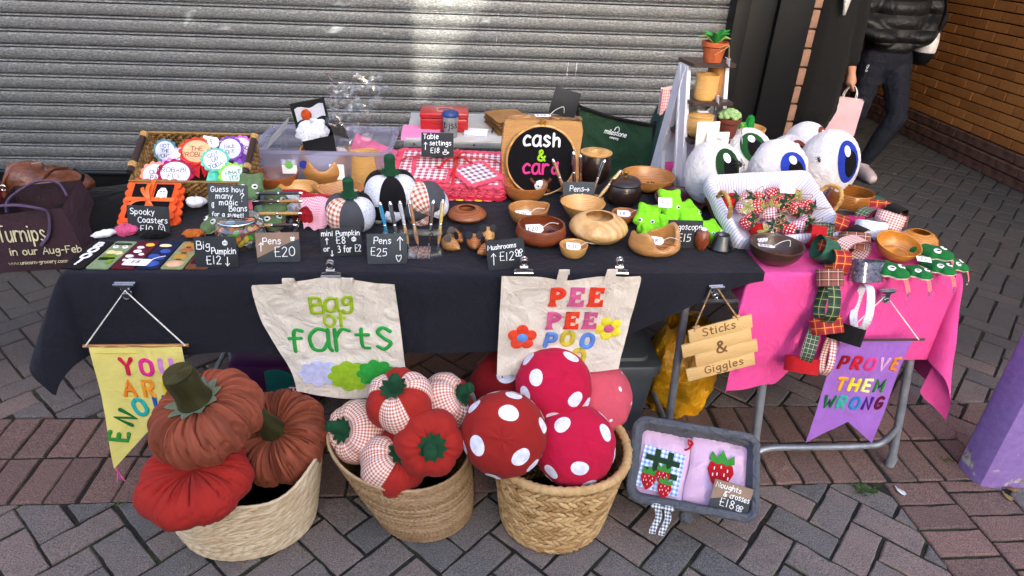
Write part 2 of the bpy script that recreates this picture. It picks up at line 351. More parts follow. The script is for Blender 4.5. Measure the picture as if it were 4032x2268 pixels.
bandx=t.math('MULTIPLY',t.math('GREATER_THAN',sp.outputs[0],1.416),t.math('LESS_THAN',sp.outputs[0],1.82))
bb=t.math('MINIMUM',t.math('ADD',band,bandx),1)
c1=t.mix(t.math('MULTIPLY',bb,.8),base.outputs[0],redm.outputs[0])
c2=t.mix(.75,c1,t.ramp(fine.outputs[0],[(.35,(.12,.12,.12,1)),(.52,(.5,.5,.5,1)),(.72,(.9,.9,.9,1))]).outputs[0],'OVERLAY')
c3=t.mix(t.math('MULTIPLY',t.ramp(med.outputs[0],[(.55,(0,0,0,1)),(.75,(1,1,1,1))]).outputs[0],.35),c2,C('#4a4644'))
spk=t.n('TexVoronoi'); spk.inputs['Scale'].default_value=70; t.l(pos,spk.inputs[0])
c4=t.mix(t.math('MULTIPLY',t.math('LESS_THAN',spk.outputs[0],.085),.75),c3,C('#bdb6b0'))
far=t.ramp(t.math('MULTIPLY',sp.outputs[1],.2),[(.38,(0,0,0,1)),(.46,(1,1,1,1))])   # shade beyond the kerb band, put into the block colour
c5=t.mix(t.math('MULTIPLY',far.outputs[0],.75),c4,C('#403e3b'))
gum=t.n('TexVoronoi'); gum.inputs['Scale'].default_value=3.4; t.l(pos,gum.inputs[0]); stn=t.noise(pos,1.7,4,.65)
c5=t.mix(t.math('MULTIPLY',t.math('LESS_THAN',gum.outputs[0],.045),.55),c5,C('#8f8a84')); c5=t.mix(t.math('MULTIPLY',t.ramp(stn.outputs[0],[(.52,(0,0,0,1)),(.68,(1,1,1,1))]).outputs[0],.4),c5,C('#4c4743'))
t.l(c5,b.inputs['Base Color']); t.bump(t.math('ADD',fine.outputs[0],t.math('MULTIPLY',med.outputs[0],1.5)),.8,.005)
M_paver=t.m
t=NT('joint_dirt'); b=t.b; b.inputs['Roughness'].default_value=.95
pos=t.n('NewGeometry').outputs['Position']; n1=t.noise(pos,60,3,.7); n2=t.noise(pos,5,3)
r=t.ramp(t.math('ADD',t.math('MULTIPLY',n1.outputs[0],.5),t.math('MULTIPLY',n2.outputs[0],.5)),[(.35,C('#131211')),(.52,C('#231f1b')),(.58,C('#2f3a1e')),(.66,C('#3b3a2c'))])
t.l(r.outputs[0],b.inputs['Base Color']); t.bump(n1.outputs[0],.7,.006); M_joint=t.m
g=G(); g.grid(lambda u,v:(lerp(-40,40,u),lerp(-30,40,v),-.007),8,8)
pavement=struct(g.obj('pavement',M_joint,None))
BX,BY,BW=1.416,1.509,.4
pav=[]
def addp(poly,full=None):
    if area(poly)<.0012: return
    cx=sum(p[0] for p in poly)/len(poly); cy_=sum(p[1] for p in poly)/len(poly)
    pav.append((cx*cx+cy_*cy_,cx,cy_,poly,full))
def inview(x,y):
    d=Vector((x,y,-1.59)); z=d.dot(fw)
    if z<.3: return False
    a=d.dot(r2)/z*.6423*1.0; c=d.dot(u2)/z*.6423
    return abs(a)<.56 and abs(c)<.34
def regionclip(poly,reg):
    if reg=='front': return clip(clip(poly,0,1,BY-.003),1,0,BX-.003)
    if reg=='back': return clip(poly,0,-1,-(BY+BW+.003))
    if reg=='right': return clip(clip(poly,0,1,BY+BW-.001),-1,0,-(BX+BW+.003))
J=.0050
for reg,ox,oy in (('front',.02,.013),('back',.05,.02),('right',.0,.05)):
    c45=math.sqrt(.5)
    for i in range(-60,110):
        for j in range(-60,110):
            d=(i-j)%4
            if d==0: rc=(i,j,i+2,j+1)
            elif d==3: rc=(i,j,i+1,j+2)
            else: continue
            q=[(rc[0]*.1+J,rc[1]*.1+J),(rc[2]*.1-J,rc[1]*.1+J),(rc[2]*.1-J,rc[3]*.1-J),(rc[0]*.1+J,rc[3]*.1-J)]
            mx,my=(q[0][0]+q[2][0])/2,(q[0][1]+q[2][1])/2
            wx,wy=(mx-my)*c45+ox,(mx+my)*c45+oy
            if wy<.6 or wy>9 or wx<-5.5 or wx>4.3 or not inview(wx,wy): continue
            if wy>3.9 and wx<1.9: continue
            jr=random.gauss(0,.012); jx,jy=random.gauss(0,.0016),random.gauss(0,.0016)
            P=[]
            for a,b_ in q:
                a-=mx;b_-=my; a,b_=a*math.cos(jr)-b_*math.sin(jr),a*math.sin(jr)+b_*math.cos(jr)
                a+=mx+jx;b_+=my+jy; P.append(((a-b_)*c45+ox,(a+b_)*c45+oy))
            A0=area(P); P=regionclip(P,reg)
            if len(P)>2: addp(P)
for k in range(2):
    for i in range(-60,40):
        x0=-1.356+i*.1+(.0 if k==0 else .004); y0=BY+.2*k
        if x0<-5 or x0>BX+BW-.05 or not inview(x0+.05,y0+.1): continue
        jx=random.gauss(0,.0018)
        addp([(x0+J+jx,y0+J),(x0+.1-J+jx,y0+J),(x0+.1-J+jx,y0+.2-J),(x0+J+jx,y0+.2-J)])
    for i in range(-1,12):
        y0=BY-.1-i*.1+(-.05 if k else 0); x0=BX+.2*k
        if not inview(x0+.1,y0+.05): continue
        addp(clip([(x0+J,y0+J),(x0+.2-J,y0+J),(x0+.2-J,y0+.1-J),(x0+J,y0+.1-J)],0,1,BY-.003))
pav.sort(key=lambda q:q[0])
def paver_geo(g,poly,cx,cy_,fine=False):
    if fine:
        Q=[]
        for i in range(len(poly)):
            a,b=poly[i],poly[(i+1)%len(poly)]; m=max(1,int(math.hypot(a[0]-b[0],a[1]-b[1])/.028))
            for k in range(m): Q.append((lerp(a[0],b[0],k/m)+(random.gauss(0,.0011) if k else random.gauss(0,.0006)),lerp(a[1],b[1],k/m)+(random.gauss(0,.0011) if k else random.gauss(0,.0006))))
        poly=Q
    n=len(poly); A=sum(poly[i-1][0]*poly[i][1]-poly[i][0]*poly[i-1][1] for i in range(n))
    if A<0: poly=poly[::-1]
    tz=random.gauss(0,.0012); tx,ty=random.gauss(0,.008),random.gauss(0,.008)
    V=[];k=.0045
    for (x,y) in poly:
        V.append((x,y,-.03))
    for (x,y) in poly: V.append((x,y,tz-.004+(x-cx)*tx+(y-cy_)*ty))
    for (x,y) in poly:
        l=math.hypot(x-cx,y-cy_); s=(l-k)/l
        xx,yy=cx+(x-cx)*s,cy_+(y-cy_)*s; V.append((xx,yy,tz+(xx-cx)*tx+(yy-cy_)*ty))
    F=[]
    for i in range(n):
        a,b=i,(i+1)%n; F+=[(a,b,n+b,n+a),(n+a,n+b,2*n+b,2*n+a)]
    F.append(tuple(range(2*n,3*n))); g.add(V,F)
gr=G()
for idx,(d,cx,cy_,poly,full) in enumerate(pav):
    if idx<300:
        g=G(); paver_geo(g,[(x-cx,y-cy_) for x,y in poly],0,0,True)
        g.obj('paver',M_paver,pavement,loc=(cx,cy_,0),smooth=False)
    else: paver_geo(gr,poly,cx,cy_)
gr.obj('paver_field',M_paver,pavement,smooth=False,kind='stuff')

# ---- roller shutter
t=NT('galvanised_slat'); b=t.b; b.inputs['Metallic'].default_value=.85
pos=t.n('NewGeometry').outputs['Position']; mp=t.n('Mapping'); mp.inputs['Scale'].default_value=(1,1,2.2); t.l(pos,mp.inputs[0])
vo=t.n('TexVoronoi'); vo.inputs['Scale'].default_value=62; t.l(mp.outputs[0],vo.inputs[0])
n1=t.noise(mp.outputs[0],110,4,.65); n2=t.noise(pos,3.0,3,.6); n3=t.noise(pos,30,4,.7)
c1=t.ramp(t.math('ADD',t.math('MULTIPLY',vo.outputs[0],.45),t.math('MULTIPLY',n1.outputs[0],.75)),[(.30,C('#47494b')),(.55,C('#646668')),(.80,C('#8a8c8d'))])
c2=t.mix(t.math('MULTIPLY',t.ramp(n2.outputs[0],[(.4,(0,0,0,1)),(.7,(1,1,1,1))]).outputs[0],.35),c1.outputs[0],C('#5f6060'))
mp2=t.n('Mapping'); mp2.inputs['Scale'].default_value=(42,1,3.2); t.l(pos,mp2.inputs[0]); st=t.noise(mp2.outputs[0],1.0,3,.6)
s3=t.n('SeparateXYZ'); t.l(pos,s3.inputs[0])
mask=t.math('MULTIPLY',t.math('MULTIPLY',t.math('GREATER_THAN',s3.outputs[0],.2),t.math('LESS_THAN',s3.outputs[0],.75)),t.math('GREATER_THAN',s3.outputs[2],.8))
drip=t.math('MULTIPLY',t.ramp(st.outputs[0],[(.66,(0,0,0,1)),(.7,(1,1,1,1))]).outputs[0],mask)
mp4=t.n('Mapping'); mp4.inputs['Scale'].default_value=(5,1,9); mp4.inputs['Location'].default_value=(.7,0,.3); t.l(pos,mp4.inputs[0]); sm=t.noise(mp4.outputs[0],1.0,3,.6)
mask2=t.math('MULTIPLY',t.math('MULTIPLY',t.math('GREATER_THAN',s3.outputs[0],-1.5),t.math('LESS_THAN',s3.outputs[0],.3)),t.math('GREATER_THAN',s3.outputs[2],1.0))
smear=t.math('MULTIPLY',t.ramp(sm.outputs[0],[(.6,(0,0,0,1)),(.72,(.7,.7,.7,1))]).outputs[0],mask2)
wh=t.math('MINIMUM',t.math('ADD',drip,smear),1)
c3=t.mix(t.math('MULTIPLY',wh,.8),c2,C('#d3dcd8')); t.l(c3,b.inputs['Base Color'])
t.l(t.math('ADD',.5,t.math('MULTIPLY',n3.outputs[0],.25)),b.inputs['Roughness'])
t.l(t.math('SUBTRACT',.7,t.math('MULTIPLY',wh,.6)),b.inputs['Metallic'])
t.bump(t.math('ADD',n1.outputs[0],t.math('MULTIPLY',n2.outputs[0],4)),.25,.004); M_slat=t.m
M_rail=mat('shutter_bottom_rail',C('#141518'),.45,.4,.2,20,60,.2)
M_blackpaint=mat('black_paint',C('#08090a'),.5,0,.12,8,40,.15,.004)
SHY=4.0
shut=thing('roller_shutter','closed grey galvanised roller shutter with horizontal slats behind the stall','shutter',(0,SHY,0))
# slat section: convex body, narrow neck and small hook roll
prof=[]
for i in range(9):
    a=i/8; prof.append((-.0045*math.sin(PI*a)**.6-.003, .004+.056*a))
prof+= [(.010,.0602),(.013,.0622),(-.002,.0635),(-.007,.0655),(-.0095,.069),(-.0085,.0735),(-.003,.0765),(.012,.0772),(.013,.0838)]
g=G(); XS=np.linspace(-4.6,1.575,14)
g.grid(lambda u,v:(lerp(-4.6,1.575,u),prof[int(round(v*(len(prof)-1)))][0],prof[int(round(v*(len(prof)-1)))][1]),10,len(prof)-1)
me=g.mesh('slat'); me.materials.append(M_slat); me.polygons.foreach_set('use_smooth',[True]*len(me.polygons)); me.set_sharp_from_angle(angle=math.radians(50))
for i in range(32):
    link('slat',me,shut,loc=(0,random.gauss(0,.0015),.175+.08*i))
g=G(); g.box((-1.51,.005,.09),(6.16,.03,.17),bev=.004); g.box((-1.51,-.02,.035),(6.16,.03,.05),bev=.004); g.box((-1.51,-.03,.165),(6.16,.035,.012),bev=.002)
g.obj('bottom_rail',M_rail,shut)
pier=thing('shopfront_pier','tall black painted pier right of the shutter','pier',(0,0,0))
g=G(); g.box((1.6,3.955,1.6),(.085,.13,3.2),bev=.006); g.obj('guide_channel',M_blackpaint,pier)
g=G(); g.box((1.735,4.0,1.6),(.175,.09,3.2),bev=.004); g.box((1.93,3.985,1.6),(.205,.11,3.2),bev=.004); g.box((1.832,4.01,1.6),(.02,.06,3.2)); g.obj('panel',M_blackpaint,pier)
t=NT('buff_brick'); b=t.b; b.inputs['Roughness'].default_value=.9
oi=t.n('ObjectInfo'); ge=t.n('NewGeometry'); pos=ge.outputs['Position']
rn=t.math('FRACT',t.math('ADD',t.math('MULTIPLY',oi.outputs['Random'],5.3),t.math('MULTIPLY',ge.outputs['Random Per Island'],3.1)))
n1=t.noise(pos,90,4,.7); n2=t.noise(pos,14,3)
r=t.ramp(t.math('ADD',t.math('MULTIPLY',rn,.5),t.math('MULTIPLY',n2.outputs[0],.5)),[(.2,C('#a5632b')),(.5,C('#ba7434')),(.8,C('#c6803e'))])
t.l(t.mix(.35,r.outputs[0],n1.outputs[0],'OVERLAY'),b.inputs['Base Color']); t.bump(n1.outputs[0],.5,.004); M_brick=t.m
M_brickplinth=mat('plinth_brick',C('#6a4a3c'),.9,0,.3,12,90,.5,.004)
M_quoin=mat('quoin_brick',C('#836453'),.9,0,.25,10,90,.5,.004)
M_mortar=mat('dark_mortar',C('#3d2715'),.95,0,.2,30,120,.4)
quoin=thing('brick_pier_edge','narrow strip of pink brick pier beside the black panel','pier',(2.075,4.08,0))
g=G(); g.box((0.01,.12,1.6),(.05,.3,3.2)); g.obj('mortar_core',M_mortar,quoin)
g=G(); g.box((0,0,0),(.085,.1,.1),bev=.006); me=g.mesh('brick'); me.materials.append(M_quoin)
for i in range(29): link('brick',me,quoin,loc=(random.gauss(0,.002),random.gauss(-.02,.002),.055+.11*i))
# shop building above and around the passage
M_render=mat('pale_render',C('#b9b2a4'),.9,0,.1,3,60,.2)
M_soffit=mat('dark_soffit',C('#2b2926'),.9,0,.1,5)
shop=thing('shop_building','brick storey of the shop above the shutter and the passage','building',(0,0,0))
g=G(); g.box((-2,8,5.0),(14,7.9,4.0),bev=.02); g.obj('upper_wall',mat('shop_brick',C('#8a5c48'),.9,0,.2,4,60,.4),shop)
g=G(); g.box((-1.2,3.93,2.86),(6.6,.4,.34),bev=.01); g.obj('shutter_box',M_blackpaint,shop)
g=G(); g.box((1.9,9,1.5),(.25,9.6,3.0)); g.obj('passage_side',M_soffit,shop)
g=G(); g.box((3.3,14,1.5),(3,.2,3.0)); g.obj('passage_end',M_soffit,shop)
g=G(); g.box((3.14,8.6,2.62),(2.0,9.6,.7)); g.obj('passage_shade_soffit',M_soffit,shop,smooth=False)  # low soffit slab added out of view to darken the passage
# ---- brick side wall of the passage
WX=4.15
sw=thing('passage_brick_wall','orange brown brick wall with stepped plinth along the passage','wall',(WX,0,0))
g=G(); g.box((.18,8.2,1.45),(.3,12.4,2.9)); g.obj('mortar_core',M_mortar,sw)
g=G(); g.box((0,0,0),(.1,.215,.066),bev=.004); mb=g.mesh('brick'); mb.materials.append(M_brick)
g=G(); g.box((0,0,0),(.12,.215,.066),bev=.004); mp_=g.mesh('brick'); mp_.materials.append(M_brickplinth)
bl=[]
for c in range(18):
    for i in range(-2,36):
        y=3.0+i*.225+(.1125 if c%2 else 0); z=.037+c*.0755
        bl.append((abs(y-5.2)+.6*abs(z-.5),y,z,c))
bl.sort(); gs=G(); gp=G()
for k,(d,y,z,c) in enumerate(bl):
    x=.06+(-.05 if c<2 else -.02 if c==2 else 0)+random.gauss(0,.0012)
    if k<300: link('brick',mp_ if c<3 else mb,sw,loc=(x,y,z))
    else: (gp if c<3 else gs).box((x,y,z),(.1,.215,.066))
for c in range(18,37):
    for i in range(-2,36):
        y=3.0+i*.225+(.1125 if c%2 else 0); gs.box((.06,y,.037+c*.0755),(.1,.215,.066))
gs.obj('brick_courses',M_brick,sw,smooth=False,kind='stuff'); gp.obj('plinth_courses',M_brickplinth,sw,smooth=False,kind='stuff')
# ---- added unseen buildings behind the camera; their gap lets sun onto the shutter
M_cream=mat('cream_render',C('#e6e1d6'),.9,0,.1,2,40,.2); M_dkglass=mat('dark_glass',C('#1a2026'),.1,0,0); M_wframe=mat('window_white',C('#e6e6e2'),.5,0,0)  # pale render on the added buildings bounces light onto the stall
def facade(name,label,x0,x1,h,m,depth=8):
    o=thing(name,label,'building',((x0+x1)/2,-5,0)); w=x1-x0
    g=G(); g.box((0,-depth/2,h/2),(w,depth,h)); g.obj('wall',m,o,smooth=False)
    g=G(); g.box((0,.02,3.0),(w-.1,.2,.35),bev=.01); g.obj('fascia',M_blackpaint,o)
    n=int(w//3)
    for i in range(n):
        x=-w/2+w*(i+.5)/n
        for z,hh in ((1.35,2.3),):
            g=G(); g.box((x,.02,z),(1.7,.06,hh),bev=.01); f=g.obj('window',M_wframe,o)
            g=G(); g.box((x,.05,z),(1.55,.03,hh-.14)); g.obj('pane',M_dkglass,f,smooth=False)
    return o
facade('sun_blocker_left','unseen cream building row added to block the sun left of the gap',-17,1.13,4.4,M_cream)
facade('sun_blocker_right','unseen cream building added to block the sun right of the gap',2.055,18,4.1,M_cream)
# ---- purple post
t=NT('purple_paint'); b=t.b; b.inputs['Roughness'].default_value=.42
v=t.co(); n1=t.noise(v,9,4,.7); n2=t.noise(v,40,3,.6); s=t.n('SeparateXYZ'); t.l(v,s.inputs[0])
wear=t.math('ADD',n1.outputs[0],t.math('MULTIPLY',s.outputs[2],-.55)); wr=t.ramp(wear,[(.53,(0,0,0,1)),(.57,(1,1,1,1))])
pc=t.ramp(n2.outputs[0],[(.3,C('#8268ab')),(.7,C('#957cbd'))])
t.l(t.mix(wr.outputs[0],pc.outputs[0],t.ramp(n2.outputs[0],[(.35,C('#6b5560')),(.5,C('#b4b0a4')),(.7,C('#cfcabc'))]).outputs[0]),b.inputs['Base Color']); t.bump(wr.outputs[0],.3,-.002)
post=thing('purple_post','purple painted steel post with flaking paint at its foot','post',(1.735,1.47,0))
oc=[(0,.02),(.02,0),(.30,0),(.32,.02),(.32,.30),(.30,.32),(.02,.32),(0,.30)]
oc=[(x+.0,y) for x,y in [(0,.055),(.012,.015),(.05,0),(.22,0),(.26,.02),(.27,.06),(.27,.13),(.24,.15),(.03,.15),(0,.12)]]
g=G(); g.ext([(x*.92,y*.92) for x,y in oc],-.02,3.2); g.obj('shaft',t.m,post,smooth=25)
g=G(); g.box((.17,-.006,1.4),(.012,.012,2.8),bev=.003); g.obj('weld_strip',t.m,post)
g=G()
for z in (.19,): 
    g.tube([(.235,.0,z),(.235,-.004,z),(.235,-.004,z+.03),(.26,-.004,z+.03),(.26,-.004,z)],.0025,5)
g.obj('latch_mark',M_blackpaint,post)
# ---- tables
def tubeleg(P,r,name,parent,m=steel,bend=True):
    g=G(); g.tube(P,r,10); return g.obj(name,m,parent)
TZ=.745
ft=thing('folding_table','long folding trestle table under the black cloth','table',(-.08,1.97,0))
g=G(); g.box((0,0,TZ-.024),(1.85,.72,.035),bev=.008); g.obj('tabletop',mat('table_plastic',C('#b9bab8'),.6),ft)
for sx,xx in ((-1,-.82),(1,.80)):
    for yy in (-.28,.26): tubeleg([(xx-sx*.03,yy,TZ-.04),(xx,yy,.012)],.0125,'leg',ft)
    tubeleg([(xx-.006*sx,-.28,.1),(xx-.006*sx,.26,.1)],.009,'crossbar',ft)
pt=thing('side_table','small folding table under the pink cloth','table',(1.16,2.12,0))
g=G(); g.box((0,0,TZ-.024),(.60,1.02,.035),bev=.008); g.obj('tabletop',MC['table_plastic'],pt)
for x0,x1 in ((-.22,-.17),(.25,.325)):
    for yy,y1 in ((-.46,-.535),(.42,.44)):
        tubeleg([(x0,yy,TZ-.04),(x1,y1,.03)],.0135,'leg',pt)
        g=G(); g.lathe([(.016,0),(.017,.035),(.013,.045)],12); g.obj('rubber_foot',mat('grey_rubber',C('#7b8087'),.7),pt,loc=(x1,y1,0))
for y1 in (-.53,.44):
    tubeleg(crom([(-.175,y1,.02),(-.17,y1,.06),(-.12,y1,.085),(0,y1,.085),(.2,y1,.085),(.27,y1,.10),(.305,y1,.17)],5),.011,'crossbar',pt)
# ---- cloths
def cloth(name,mat_,x0,x1,y0,y1,ov,label,seed,nx=150,ny=110,dropfn=None,ripple=.02,creases=(),zoff=0,flare=0,flareR=0):
    # ov: left,right,front,back overhang
    def fn(u,v):
        U=lerp(x0-ov[0],x1+ov[1],u); Vv=lerp(y0-ov[2],y1+ov[3],v)
        px=min(max(U,x0),x1); py=min(max(Vv,y0),y1)
        dx=U-px; dy=Vv-py
        if dropfn: dx,dy=dropfn(U,Vv,dx,dy)
        d=math.hypot(dx,dy)
        z=TZ+.004+zoff+.0009*nz(U*9,Vv*9,seed)+.0022*nz(U*3,Vv*3,seed+3)+.0010*nz(U*5+Vv*4,Vv*2-U,seed+9)
        for (cx,hw) in creases: z+=.0012*math.exp(-((U-cx)/hw)**2)
        if d<1e-6: return (px,py,z)
        ox,oy=dx/d,dy/d
        corner=min(abs(ox),abs(oy))*1.414
        s=(U if abs(oy)>abs(ox) else Vv)
        rip=ripple*(d/.3)*(nz(s*3.2,seed,0)*1.1+.45*math.sin(s*17+seed)+.35*nz(s*9,seed,3))
        r_=.006*(1-math.exp(-d*60))
        for (cx,hw) in creases: rip+=.004*math.exp(-((s-cx)/.012)**2)*min(1,d*8)
        rip+=.0035*nz(s*5+d*9,d*11,seed)*min(1,d*10)
        out=.012*(1-math.exp(-d*40))+.06*d*corner+rip*(1-corner*.4)+.10*corner*d
        if ox<0: out+=flare*d*abs(ox)*(.6+.4*math.sin(Vv*9))
        if ox>0 and flareR: out+=flareR*d*ox*(.7+.5*math.sin(Vv*7+1))
        out=max(out,.004)
        zz=z-max(0,d-.006)*(1-.06*corner)
        return (px+ox*out+(oy*rip*.3),py+oy*out,zz)
    g=G(); g.grid(fn,nx,ny); o=g.obj(name,mat_,None,smooth=80); 
    return tag(o,label,'tablecloth')
M_blackcloth=cotton('#1e1f28',1.0,10,.5)
M_pink=cotton('#e4509c',1.0,11,.45)
def dropb(U,V,dx,dy):
    if dy<0 and U>.35:
        k=1-.9*smoothstep(.3,.9,U); dy*=k
    return dx,dy
cloth('black_tablecloth',M_blackcloth,-1.02,.862,1.59,2.36,(.26,.004,.262,.15),'black cotton cloth draped over the long table',2.3,nx=230,ny=130,dropfn=dropb,ripple=.017,creases=((-.09,.006),(-.52,.006),(.42,.006)),flare=.42)
def dropp(U,V,dx,dy):
    if dy<0: 
        dy*=(1.12-.25*smoothstep(.98,1.06,U)+.0*U)
    return dx,dy
cloth('pink_tablecloth',M_pink,.835,1.465,1.602,2.63,(.10,.43,.36,.2),'bright pink cloth draped over the side table',6.1,nx=150,ny=180,dropfn=dropp,ripple=.024,zoff=-.0065,flareR=.12)
# ================================================================ GROUND: baskets, soft toys
def straw(name,h1,h2,k=1.0):
    if name in MC: return MC[name]
    t=NT(name); b=t.b; b.inputs['Roughness'].default_value=.8; b.inputs['Specular IOR Level'].default_value=.25
    v=t.co(); n1=t.noise(v,55,4,.7); n2=t.noise(v,8,2); n3=t.noise(v,300,2)
    ge=t.n('NewGeometry')
    f=t.math('ADD',t.math('MULTIPLY',n1.outputs[0],.5),t.math('ADD',t.math('MULTIPLY',n2.outputs[0],.25),t.math('MULTIPLY',ge.outputs['Random Per Island'],.28)))
    r=t.ramp(f,[(.3,C(h2,k)),(.7,C(h1,k))]); t.l(r.outputs[0],b.inputs['Base Color']); t.bump(n3.outputs[0],.3,.002); MC[name]=t.m; return t.m
def wbasket(name,label,loc,a0,b0,a1,b1,H,rimfn,off,mats,style,rows,lean=(0,0)):
    o=thing(name,label,'basket',loc)
    def S(th,h,k=1.0):
        w=h**.85
        a=lerp(a0,a1,w)*k; b_=lerp(b0,b1,w)*k; Hh=H+rimfn(th)
        return Vector((a*math.cos(th)+off[0]*h,b_*math.sin(th)+off[1]*h,.006+h*Hh))
    g=G(); rr=H/rows/2*1.22
    if style=='rope':
        for i in range(rows):
            h=(i+.5)/rows; n=150
            ph=random.random()*6; P=[S(2*PI*q/n+ph,h)+Vector((0,0,.0012*nz(q*.21,i*7.3,1))) for q in range(n)]
            g.tube(P,lambda t:rr*(1+.22*nz(t*45+ph*31.7,ph*7.3,i*.77)+.2*nz(t*70+ph*17.1,ph*3.3,2)),5,closed=True,tw=.35)
    elif style=='grass':
        for i in range(rows):
            h=(i+.5)/rows; n=220
            ph=random.random()*6; P=[S(2*PI*q/n+ph,h)+Vector((0,0,.002*nz(q*.3,i*5.3,1))) for q in range(n)]
            g.tube(P,lambda t:rr*(1+.28*math.sin(t*2*PI*78+ph)+.3*nz(t*60,i*3.1,0)),5,closed=True,tw=.5)
    else:
        for i in range(rows):
            h=(i+.5)/rows; n=50
            for q in range(n):
                th=2*PI*(q+.5*(i%2))/n+random.gauss(0,.006); p=S(th,h); tng=(S(th+.02,h)-S(th-.02,h)).normalized(); upv=(S(th,min(1,h+.02))-S(th,max(0,h-.02))).normalized(); nn=tng.cross(upv)
                a=math.radians(32*(1 if i%2 else -1)+random.gauss(0,6))
                d=tng*math.cos(a)+upv*math.sin(a); e=upv*math.cos(a)-tng*math.sin(a)
                L=.0215*random.uniform(.9,1.12); w=rr*.62*random.uniform(.85,1.15)
                Mx=Matrix(((d.x*L,e.x*w,nn.x*w*.8,p.x),(d.y*L,e.y*w,nn.y*w*.8,p.y),(d.z*L,e.z*w,nn.z*w*.8,p.z),(0,0,0,1)))
                g.ball((0,0,0),1,8,Mx,m=5)
    g.obj('woven_wall',mats[0],o,smooth=70,kind='stuff')
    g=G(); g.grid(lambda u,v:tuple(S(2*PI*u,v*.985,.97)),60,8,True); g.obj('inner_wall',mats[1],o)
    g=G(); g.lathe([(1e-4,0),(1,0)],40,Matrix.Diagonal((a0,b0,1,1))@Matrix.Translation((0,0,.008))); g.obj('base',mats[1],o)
    n=140; P=[S(2*PI*q/n,1.0)+Vector((0,0,.002)) for q in range(n)]
    g=G(); g.tube(P,lambda t:rr*1.15*(1+.14*math.sin(t*2*PI*55)),6,closed=True,tw=.3); g.obj('rim',mats[0],o,smooth=70)
    return o
paper=straw('paper_rope','#e6d3b2','#bb9c72'); seag=straw('seagrass','#c2a47e','#8a6a48'); hyac=straw('water_hyacinth','#dcb984','#9c7240')
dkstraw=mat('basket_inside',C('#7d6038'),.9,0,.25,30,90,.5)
wbasket('paper_rope_basket','oval pale paper rope basket with wavy rim holding the big velvet pumpkins','',0,0,0,0,0,0,0,0,0) if False else None
wbasket('rope_basket','wide pale paper rope basket with wavy rim, filled with big velvet pumpkins',(-.618,1.428,0),.186,.15,.232,.203,.245,lambda t:.014*math.cos(5*t+1.2)+.012*math.cos(t),(0,-.005),(paper,dkstraw),'rope',33)
wbasket('seagrass_basket','slouching seagrass basket filled with small gingham pumpkins',(-.10,1.455,0),.142,.135,.2,.185,.265,lambda t:.042*math.cos(t-2.7),(-.068,.01),(seag,dkstraw),'grass',38)
wbasket('hyacinth_basket','chunky braided water hyacinth basket filled with spotted mushroom cushions',(.285,1.415,0),.152,.15,.192,.185,.262,lambda t:.006*math.sin(3*t),(.012,.01),(hyac,dkstraw),'braid',13)
def velvet(h,k=1.0):
    key='velvet_'+h
    if key in MC: return MC[key]
    t=NT(key); b=t.b; b.inputs['Roughness'].default_value=.75; b.inputs['Specular IOR Level'].default_value=.2; c=C(h,k)
    b.inputs['Sheen Weight'].default_value=.55; b.inputs['Sheen Roughness'].default_value=.35; b.inputs['Sheen Tint'].default_value=(min(1,c[0]*1.8+.1),min(1,c[1]*1.8+.08),min(1,c[2]*1.8+.06),1)
    v=t.co('UV'); mp=t.n('Mapping'); mp.inputs['Scale'].default_value=(30,5,1); t.l(v,mp.inputs[0]); n1=t.noise(mp.outputs[0],1,3,.6,.4); n2=t.noise(t.co(),500,2)
    r=t.ramp(n1.outputs[0],[(.35,tuple(q*.55 for q in c[:3])+(1,)),(.62,tuple(q*1.12 for q in c[:3])+(1,))]); t.l(r.outputs[0],b.inputs['Base Color'])
    t.bump(t.math('ADD',n1.outputs[0],t.math('MULTIPLY',n2.outputs[0],.04)),.35,.012); MC[key]=t.m; return t.m
def aim(c,d,spin=0): return Matrix.Translation(c)@Vector(d).normalized().to_track_quat('Z','Y').to_matrix().to_4x4()@Matrix.Rotation(spin,4,'Z')
